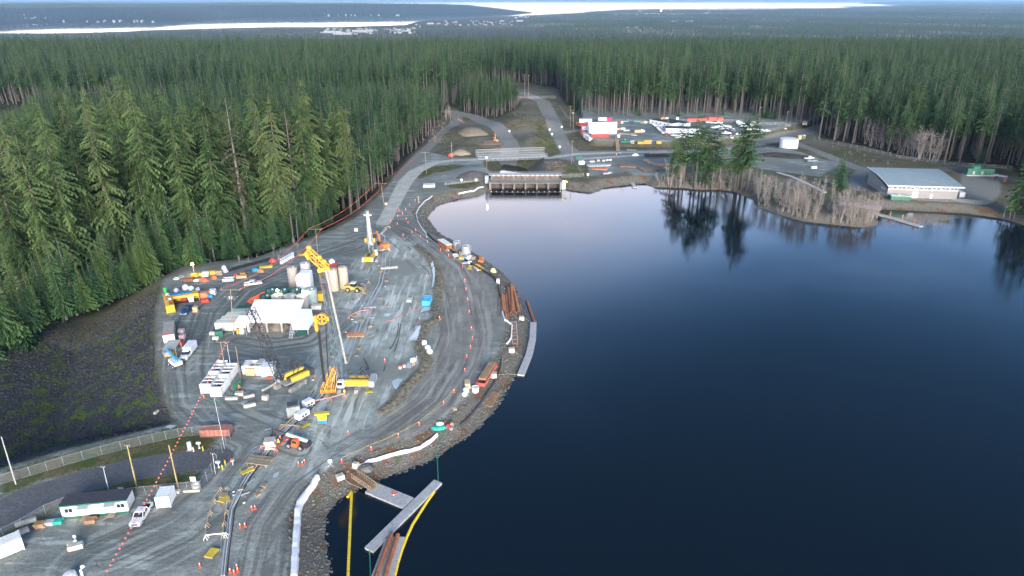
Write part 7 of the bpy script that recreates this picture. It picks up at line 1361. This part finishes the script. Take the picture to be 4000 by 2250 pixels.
tarp('red net heap where the haul road meets the bridge road', 1762, 610, 3.4, 2.0, 1.6, CORANGE)
def heap(label, u, v, rx_, ry_, h, mat, seed=1, name='gravel_heap', cat='heap'):
    rg = random.Random(seed); b = MB(); n = 18; f0 = [1+rg.uniform(-.18,.18) for _ in range(n)]
    b.loft([[(rx_*f*f0[i]*math.cos(2*math.pi*i/n), ry_*f*f0[(i+3) % n]*math.sin(2*math.pi*i/n), z*h+rg.uniform(-.06,.06)*h) for i in range(n)] for f, z in ((1.1,-.15),(.85,.3),(.6,.66),(.35,.9),(.1,1.0))]); return b.build(name, mat, None, label, cat, loc=G(u, v), smooth=True)
heap('dark gravel heap behind the yellow guard rail', 1850, 692, 9, 5, 3.4, DGRAV, 2); heap('tan sand heap at the corner of the bridge road', 1800, 600, 6, 4, 2.6, M('tan_sand',(.24,.20,.15),.95), 3); heap('long tan spoil heap inside the curved gravel road', 1845, 520, 11, 9, 4.0, M('tan_spoil',(.17,.145,.11),.95,var=.35), 4); heap('brown spoil heap beside the small orange excavator', 1915, 560, 8, 5, 2.4, M('brown_spoil',(.11,.085,.065),.95,var=.4), 5); heap('black topsoil heap below the round white tank', 3030, 606, 14, 4, 1.6, M('black_soil',(.03,.028,.025),.95), 6); heap('second black topsoil heap towards the white boats', 3090, 612, 12, 4, 1.5, M('black_soil',(.03,.028,.025),.95), 7)
x, y, z = G(1883, 353); t = T('substation_hut', 'white flat roofed hut at the substation in the forest clearing', 'hut', (x, y, z), .05); MB().box(-5,5,-3,3,0,4.0).build('wall', WHITE, t); MB().box(-5.3,5.3,-3.3,3.3,4.0,4.35).build('roof', GREY, t); MB().box(-1,1,-3.06,-3,0,2.6).build('door', GREY, t)
container('white_cabinet', 'white cabinet beside the substation hut', G(1918, 352), .05, WHITE, 3.0, 2.0, 2.6, doors=False, cat='cabinet')
fence('chain link fence round the substation clearing', [(1850,356),(1905,366),(2000,384),(2100,386),(2170,384)], 2.4, 8)
for i, (u, v, h) in enumerate(((2049,382,20),(2064,378,19))): lamp_pole(('taller','shorter')[i]+' lamp mast in the substation clearing', u, v, h, None, POLEW, r=.2)
# ------------------------------------------------------------------ power poles
def upole(label, base, top, arms=(), mat=POLEW, r=.17, cans=0, group=None):
    g = Vector(G(*base)); tp = at_y(top[0], top[1], g.y); t = T('utility_pole', label, 'pole', tuple(g), 0, group); d = tp-g
    MB().cyl((0,0,-.5), d, r, 8, r*.65).build('pole', mat, t); A_ = []
    for (f, w) in arms:
        p = d*f; MB().bar(p+Vector((-w,0,0)), p+Vector((w,0,0)), .12, .14).build('cross_arm', POLEW, t)
        for s_ in (-1, 1): MB().cyl(p+Vector((s_*w*.95,0,.05)), p+Vector((s_*w*.95,0,.3)), .06, 6).build('insulator', GREY, t); A_.append(g+p+Vector((s_*w*.95,0,.3)))
    for k in range(cans): MB().cyl(d*.80+Vector((.3-.6*k,-.2,0)), d*.80+Vector((.3-.6*k,-.2,.9)), .24, 10).build('transformer', GREY, t)
    return t, A_, tp
pA, aA, tA = upole('timber power pole with two cross arms among the cream containers', (912,1307), (900,1129), ((.98,2.9),(.83,2.0),(.78,1.2)), cans=2)
pB, aB, tB = upole('timber power pole with wide cross arm behind the boom head', (1242,998), (1233,893), ((.98,2.6),))
pC, aC, tC = upole('timber power pole beside the forest along the pale road', (1502,808), (1488,714), ((.97,2.6),))
pD, aD, tD = upole('timber power pole where the pale road bends to the bridge', (1666,678), (1660,593), ((.97,2.2),))
upole('plain timber pole behind the settling tanks', (880,1446), (861,1334), ((.98,1.0),)); upole('timber pole leaning beside the tank with timber lid', (941,1482), (920,1352), (), r=.15); pW, aW, tW = upole('white metal pole with small cross arm at the settling tanks', (906,1458), (885,1335), ((.98,.6),), GALV, .1)
upole('tall white camera mast at the gate line', (878,1752), (836,1553), (), GALV, .085); upole('tan timber pole standing in the asphalt road verge', (534,1903), (496,1738), ((.98,.5),), M('yellow_pole',(.34,.26,.10),.85)); upole('tan timber pole behind the small white container', (697,1910), (659,1738), (), M('yellow_pole',(.34,.26,.10),.85)); upole('white metal pole on the verge beside the rocky slope', (62,1892), (5,1706), (), GALV, .15); upole('grey lamp pole behind the long office trailer', (428,1930), (402,1822), ((.97,.4),), GALV, .12); upole('grey lamp pole at the gate line fence', (841,1850), (830,1770), ((.97,.4),), GALV, .09)
upole('slim pole beside the bridge approach', (1767,640), (1763,556), (), GREY, .12); upole('timber pole at the spillway road beside the bridge', (2233,640), (2236,548), ((.95,1.0),)); upole('timber pole with transformers above the upper yard corner', (2241,508), (2238,428), ((.95,1.4),(.85,1.2)), cans=2); upole('timber pole beside the transformer pole', (2228,498), (2228,412), ((.95,1.4),)); upole('timber pole at the forest corner above the curved road', (1762,484), (1757,428), ((.95,1.6),)); upole('leaning timber post at the end of the lake beside the silt fence', (1636,792), (1634,766), ((.95,.6),), PINE)
def wire_line(label, p, q, sag, flags=0, cm=PINKW, wm=None, n=24, fs=.12):
    t = T('marked_wire', label, 'wire', tuple(p)); f = lambda s_: (p.lerp(q, s_)-p)-Vector((0,0,sag*4*s_*(1-s_)))
    MB().tube([f(i/n) for i in range(n+1)], .02, 4).build('conductor', wm or DARK, t)
    for i in range(flags): MB().ell(f((i+.5)/flags), fs, fs, fs, 6, 4).build('marker', cm, t)
    return t
OM = M('orange_marker',(.80,.22,.08),.6,dirtamt=0); OW = M('orange_wire',(.30,.13,.07),.7)
wire_line('wire with close red markers from the first pole to the boom head pole', aA[0], aB[0], 3.2, 70, PINKW, OW); wire_line('wire with orange markers from the first pole to the boom head pole', aA[1], aB[1], 3.2, 60, PINKW, OW); wire_line('plain wire from the first pole to the boom head pole', tA, tB, 2.6)
wire_line('wire with orange markers from the boom head pole along the forest', aB[0], aC[0], 2.4, 60, OM, OW); wire_line('second wire with orange markers along the forest', aB[1], aC[1], 2.4, 60, PINKW, OW); wire_line('plain wire along the forest between the same poles', tB, tC, 2.0)
wire_line('wire with orange sleeve from the forest pole to the road bend pole', aC[0], aD[0], 1.6, 20, OM, OW); wire_line('second sleeved wire to the road bend pole', aC[1], aD[1], 1.6, 0, OM, OW)
wire_line('wire with pink markers crossing the yard from the white metal pole', tW, Vector(P(398, 2264, 7.0)), 1.2, 62, PINKW, OW, fs=.17)
for i, (p, q) in enumerate((((1763,430),(1985,418)),((1763,445),(1990,440)))): wire_line(('upper','lower')[i]+' plain wire across the forest clearing', at_y(*p, 505), at_y(*q, 520), 2)
# ------------------------------------------------------------------ cones
def cone(label, loc, group, kind=0):
    t = T('traffic_cone', label, 'cone', loc, random.uniform(0,3), group)
    MB().box(-.24,.24,-.24,.24,0,.06).build('base', BLACK if kind else CORANGE, t); MB().cyl((0,0,.06),(0,0,1.05),.15,10,.07).build('body', CORANGE, t)
    for z in (.62,.84): MB().cyl((0,0,z),(0,0,z+.11),.135-.07*(z-.3),10,.125-.07*(z-.3)).build('band', SILVER, t)
    return t
CN = {'orange cone with white bands along the edge of the lake haul road': [(1670,948),(1721,980),(1743,983),(1753,1002),(1774,1015),(1807,1046),(1816,1098),(1820,1133),(1826,1173),(1833,1222),(1842,1287),(1845,1324),(1838,1359),(1823,1396),(1816,1450),(1774,1532),(1733,1578),(1638,1661),(1556,1706),(1450,1757),(1335,1806)],
      'orange cone beside the crater at the end of the mud berm': [(1717,1246),(1639,1251),(1504,1413)], 'orange cone in the loose group at the end of the pale road': [(1559,823),(1573,839),(1554,847),(1526,868),(1552,878),(1587,858),(1594,872),(1610,911),(1624,901),(1575,922),(1643,928),(1600,804),(1622,786),(1585,821)],
      'red cone in a cluster on the lower haul track': [(984,1990),(997,1988),(939,2060),(958,2058),(900,2236),(915,2242),(929,2232),(927,2219)], 'red cone in the group of three below the telehandler': [(1167,1817),(1182,1817),(1190,1808)], 'lone red cone on the open mud of the working platform': [(1361,1696),(1232,1478),(1066,1414),(1666,1085),(782,2215),(798,1556)],
      'small orange cone in the line at the fork of the gravel roads': [(1789,468),(1793,470),(1797,472),(1802,474),(1806,477),(1812,480)]}
first_ = None
for lb, ps in CN.items():
    for u, v in ps:
        loc = G(u, v)
        if first_ is None: first_ = cone(lb, loc, lb)
        else: dup(first_, loc, random.uniform(0,3), lb, lb)
hose('yellow rope strung between the haul road cones', [(1335,1802,.9),(1390,1775,.7),(1443,1752,.9),(1500,1728,.7),(1556,1703,.9),(1600,1680,.7),(1638,1658,.9),(1690,1612,.7),(1733,1575,.9),(1755,1552,.7),(1774,1528,.9)], .035, YPLATE, 'rope_line', .9, 'rope')
for i, (u, v) in enumerate(((1291,1812),(1185,1838))):
    pass
t = T('a_frame_sign', 'white sign board on a folding stand at the lower haul road', 'sign', G(1291, 1818), .2); MB().box(-.4,.4,-.03,.03,.7,1.5).build('panel', SHEET, t); MB().bar((-.5,-.4,0),(.4,.3,.7),.06).bar((.5,-.4,0),(-.4,.3,.7),.06).build('stand', WHITE, t)
# ------------------------------------------------------------------ people
person('worker in yellow jacket standing behind the stacked boxes', G(1090, 1742), -1.2, hat=WHITE); person('worker in orange jacket reaching up beside the stacked boxes', G(1097, 1728), 2.6, vest=CORANGE, pose=1); person('worker in yellow vest beneath the yellow and white crane', G(1347, 1545), -1.5, legs=M('tan_trousers',(.4,.3,.18),.8)); person('worker with white helmet walking beside the black crane', G(1080, 1518), -2.2, vest=CORANGE, pose=1); person('worker with yellow helmet at the white block', G(937, 1528), -1.4, vest=CORANGE, hat=HIVIS)
for i, (u, v) in enumerate(((2408,610),(2417,608),(2425,608))): person(('first','second','third')[i]+' figure of three walking on the road below the stairs', G(u, v), 1.5, vest=(WHITE, NAVY, GREY)[i], pose=i % 2)
# ------------------------------------------------------------------ puddles
def puddle(pts):
    W3 = [Vector(G(u, v)) for u, v in pts]; z = max(p.z for p in W3)+.03; MB().add([(p.x, p.y, hz(p.x, p.y)+.05) for p in W3], [tuple(range(len(W3)))]).build('puddle', PUDDLE, kind='structure')
for pts in ([(1679,1018),(1690,1020),(1698,1046),(1699,1075),(1697,1100),(1692,1121),(1687,1120),(1690,1098),(1691,1070),(1686,1045)], [(1622,1276),(1644,1271),(1641,1292),(1634,1312),(1628,1329),(1597,1330),(1599,1318),(1612,1298),(1626,1288)], [(1590,1418),(1603,1414),(1612,1428),(1604,1440),(1586,1436)], [(1530,1490),(1552,1478),(1575,1482),(1560,1500),(1548,1522),(1536,1512)], [(1660,1198),(1682,1200),(1678,1214),(1655,1216),(1640,1222),(1650,1205)], [(1500,1226),(1528,1224),(1520,1236),(1502,1236)], [(1393,1160),(1410,1165),(1398,1182),(1380,1188),(1384,1172)], [(1070,1850),(1092,1842),(1085,1862),(1066,1868)], [(640,1668),(665,1660),(690,1662),(668,1676)]): puddle(pts)
# ------------------------------------------------------------------ loose stone on the banks and the rocky slope
def stones(name, X, Y, s0, s1, mat, seed, lift=.0):
    rg = np.random.default_rng(seed); n = len(X); Z = height(X, Y); base = np.array([(-1,-1,-1),(1,-1,-1),(1,1,-1),(-1,1,-1),(-.7,-.7,1),(.7,-.7,1),(.7,.7,1),(-.7,.7,1)], float)
    s = rg.uniform(s0, s1, n)*rg.uniform(.6, 1.3, n); V = base[None]*s[:, None, None]*rg.uniform(.6, 1.2, (n, 1, 3))+rg.normal(0, .16, (n, 8, 3))*s[:, None, None]
    a = rg.uniform(0, 6.28, n); c, q = np.cos(a)[:, None], np.sin(a)[:, None]; x = V[..., 0]*c-V[..., 1]*q; y = V[..., 0]*q+V[..., 1]*c
    V = np.stack([x+X[:, None], y+Y[:, None], V[..., 2]*.7+(Z+lift)[:, None]], -1).reshape(-1, 3)
    F = (np.array([(0,3,2,1),(4,5,6,7),(0,1,5,4),(1,2,6,5),(2,3,7,6),(3,0,4,7)])[None]+8*np.arange(n)[:, None, None]).reshape(-1, 4)
    m_ = bpy.data.meshes.new(name); m_.from_pydata(V.tolist(), [], F.tolist()); m_.materials.append(mat); link(m_, name, kind='stuff')
rg = np.random.default_rng(21); X = rg.uniform(-60, 100, 160000); Y = rg.uniform(70, 372, 160000); k = (X < .8*Y); X, Y = X[k], Y[k]; d = -sdf(X, Y, LAKE); k = (d > -.6) & (d < 6.6) & ~((d > 3.5) & (rg.random(len(d)) < .5)); X, Y = X[k][:14000], Y[k][:14000]
stones('riprap_stones', X, Y, .11, .28, ROCK, 22)
X = rg.uniform(-170, -55, 60000); Y = rg.uniform(95, 215, 60000); d = sdf(X, Y, DEP); k = (d > .8) & (d < 58); X, Y = X[k][:11000], Y[k][:11000]; stones('slope_stones', X, Y, .16, .36, ROCK2, 23)
# cut branches on the channel slopes
b = MB(); rr2 = random.Random(8)
for _ in range(900):
    u, v = rr2.choice(((rr2.uniform(2000, 2130), rr2.uniform(430, 600)), (rr2.uniform(1640, 1745), rr2.uniform(470, 560)), (rr2.uniform(2130, 2200), rr2.uniform(630, 690)))); g = Vector(G(u, v)); a = rr2.uniform(0, 6.28); l = rr2.uniform(.8, 3.0); b.bar(g+Vector((0,0,.1)), g+Vector((l*math.cos(a), l*math.sin(a), rr2.uniform(.1, .7))), .12)
b.build('cut_branches', M('slash_wood', (.17,.135,.115), .9, var=.4), kind='stuff')
# brush: leafless bushes along banks and forest edges
pts = []
def brush(u0, u1, v0, v1, n, s0, s1, cond=None):
    for _ in range(n):
        x, y, z = G(rr2.uniform(u0, u1), rr2.uniform(v0, v1))
        if z > WATER+.15: pts.append((x, y, z-.1, rr2.uniform(s0, s1), rr2.randrange(3)))
brush(2960, 3420, 740, 872, 170, .10, .26); brush(3380, 3640, 690, 815, 60, .08, .16); brush(2560, 2920, 690, 740, 90, .12, .35); brush(700, 1180, 930, 1030, 60, .1, .3); brush(30, 420, 1150, 1320, 80, .15, .4); brush(1650, 1740, 480, 560, 60, .1, .25); brush(3240, 3900, 560, 640, 60, .1, .25); brush(1640, 1720, 790, 880, 25, .05, .1)
ald_o = [first(a) for a in ALD[:3]]
scatter('leafless_brush', pts, [[o] for o in ald_o])
# ------------------------------------------------------------------ far lowland, island and town
def infield(poly, n_, y0, y1, seed, sp):
    rg = np.random.default_rng(seed); out = []
    Y, X = [], []; y = y0
    while y < y1:
        w = .78*y; k = int(2*w/sp); X.append(-w+2*w*(np.arange(k)+rg.uniform(-.45,.45,k))/k); Y.append(np.full(k, y)+rg.uniform(-.5,.5,k)*sp); y += sp
    X = np.concatenate(X); Y = np.concatenate(Y); m_ = sdf(X, Y, poly) > 5; return X[m_], Y[m_]
far = []
for poly, y0, y1, sp, sd in ((LOW, 3700, 6200, 21, 41), (LOW, 6200, 12000, 42, 42), (ISL, 7000, 11500, 40, 43)):
    X, Y = infield(poly, 0, y0, y1, sd, sp); Z = height(X, Y); rg = np.random.default_rng(sd+5)
    pat = wob(X, Y, 260)+.6*wob(X+900, Y, 90); town = np.maximum(0, 1-np.hypot((X+900)/900, (Y-5400)/520)); keep = rg.random(len(X)) > np.clip(town*1.6, 0, .9)+.12*(pat > .9)
    for x, y, z, p, kq in zip(X, Y, Z, pat, keep):
        if not kq: continue
        br = p > .45 and poly is LOW and rg.random() < .5
        far.append((x, y, z-1, (rg.uniform(.45, .8) if not br else rg.uniform(.9, 1.5))*(.55 if (poly is LOW and x < 200) else 1), (rg.integers(len(pltp)) if not br else len(pltp)+rg.integers(2))))
scatter('far_forest', far, [users(p) for p in pltp]+[[o] for o in ald_o[:2]])
print('FAR', len(far))
def house(name, w, d, h, wm, rm, flat=False):
    b = MB().box(-w/2, w/2, -d/2, d/2, 0, h); nf = len(b.f)
    if flat: b.box(-w/2-.3, w/2+.3, -d/2-.3, d/2+.3, h, h+.6)
    else: b.side([(-w/2-.6,h),(w/2+.6,h),(0,h+w*.22)], -d/2-.5, d/2+.5)
    m_ = bpy.data.meshes.new(name); m_.from_pydata(b.v, [], b.f); m_.materials.append(wm); m_.materials.append(rm)
    for p in m_.polygons: p.material_index = 1 if p.index >= nf else 0
    return m_
FW = M('far_wall', (.27,.27,.265), .8)
HM_ = [house('house', 11, 14, 7, FW, M('roof_grey',(.30,.31,.33),.8)), house('house', 10, 12, 6, FW, M('roof_pale',(.55,.56,.58),.7)), house('house', 20, 14, 6, FW, M('roof_pale',(.45,.46,.48),.7), True)]; BIG = house('large_building', 60, 26, 9, FW, M('roof_pale',(.55,.56,.58),.7), True)
rt = random.Random(77)
for (u0, u1, v0, v1, n, lb, zl) in ((1250,1620,104,132,70,'pale house in the far town on the near side of the strait',-110),(1560,2010,72,96,60,'pale house on the wooded rise behind the far town',-108),(2400,2780,38,50,38,'pale house on the distant ridge before the open sea',-85),(2000,2130,57,66,10,'pale house at the narrow end of the strait',-112),(90,620,79,84,20,'pale house on the island shore across the strait',-138),(1270,1560,58.6,60,14,'pale house on the far island beach',-141),(2440,2560,108,118,10,'pale house in the brown wooded plain',-110)):
    for _ in range(n):
        x, y, z = P(rt.uniform(u0, u1), rt.uniform(v0, v1), zl); z = hz(x, y); link(rt.choice(HM_), 'house', None, lb, 'house', lb+'s' if False else 'group of '+lb.split(' ', 2)[2], None, (x, y, max(z, -141)), rt.uniform(-.4, .4)).scale = (rt.uniform(.8, 1.2),)*3
for u, v, s_, lb in ((1300,124,1.6,'long white shed in the far town'),(1340,130,1.8,'large white shed nearest the forest in the far town'),(1400,122,1.2,'white store behind the far town sheds'),(1440,121,1.0,'small white store in the far town'),(1680,82,.8,'white hall on the rise behind the far town'),(2632,84,1.0,'white apartment block in the wooded plain'),(2692,84,1.0,'second white apartment block in the wooded plain'),(2950,100,1.4,'long white shed in the brown plain before the ridge'),(2620,42,.8,'white block on the distant ridge'),(2500,42,.8,'white hall on the distant ridge'),(2030,76,1.0,'white school like block behind the bare woods')):
    x, y, z = P(u, v, -108); z = hz(x, y); link(BIG, 'large_building', None, lb, 'building', None, None, (x, y, z), .05).scale = (s_, s_, 1.2)
x, y, z = P(2582, 40, -90); MB().box(-12,12,-10,10,0,45).box(-13,13,-11,11,45,47).build('tower_block', CREAM, None, 'tall pale tower block on the distant ridge', 'building', loc=(x, y, hz(x, y)))

# ------------------------------------------------------------------ stream in the spillway channel, road signs
sp = PP([(1905,668),(1925,700),(1990,702),(2060,700),(2085,680),(2070,640),(2060,600),(1980,590),(1925,600),(1905,630)], -7.0)
MB().add([(x, y, -6.9) for x, y in sp], [tuple(range(len(sp)))]).build('stream_water', MATS.setdefault('stream', watermat('stream_surface', False, (.02,.03,.03))), kind='structure')
for i, (u, v, lb) in enumerate(((2147,516,'white square sign on a post beside the rising road'),(2156,534,'small white sign below the square sign beside the rising road'),(2194,505,'white sign on the outer bend of the rising road'),(2186,584,'white sign at the bridge end of the rising road'),(1990,522,'white notice standing on the brush slope'),(2296,694,'tall white sign on the bank beside the spillway fence'),(1860,716,'small white notice on the yellow guard rail'),(1803,716,'second small white notice on the yellow guard rail'),(760,1900,'white notice on the lower fence near the riser tank'),(480,1942,'white notice on the lower fence behind the trailer'))):
    t = T('road_sign', lb, 'sign', G(u, v)); MB().box(-.55,.55,-.04,0,1.3,2.4).build('panel', SHEET, t); MB().box(-.05,.05,0,.08,0,2.3).build('post', GALV, t)

# ------------------------------------------------------------------ loose boards, steel and sacks on the working platform
rq = random.Random(31); LOOSE = [('loose_board', PINE, (2.4, .22, .08), 'loose timber board lying on the mud of the trench line'), ('steel_offcut', GREY, (1.8, .3, .2), 'short grey steel offcut lying on the mud of the trench line'), ('sand_bag', GEOT, (.7, .5, .25), 'pale sandbag dropped beside the trench line pipes'), ('timber_cribbing', WOOD, (1.1, 1.1, .5), 'small timber crib beside the trench line pipes')]
for nm, m_, (l, w, h), lb in LOOSE:
    src = None
    for k in range(20):
        f = rq.random(); u = np.interp(f, [0,.25,.5,.75,1], [900,1060,1290,1400,1500])+rq.uniform(-60, 75); v = np.interp(f, [0,.25,.5,.75,1], [2000,1740,1460,1250,1010])+rq.uniform(-30, 30)
        loc = G(u, v); rz = rq.uniform(0, 3.1)
        if src is None:
            src = T(nm, lb, 'debris', loc, rz, lb)
            if nm == 'sand_bag': MB().ell((0,0,h/2), l/2, w/2, h/2, 8, 5, .08).build('sack', m_, src)
            else:
                n_ = {'loose_board': 2, 'steel_offcut': 1, 'timber_cribbing': 4}[nm]
                for q in range(n_): MB().box(-l/2+.06*q, l/2-.04*q, -w/2+q*w/n_+.01, -w/2+(q+1)*w/n_-.02, .01, h-.02*q).build('piece', m_, src)
        else: dup(src, loc, rz, None, None, rq.uniform(.8, 1.3))
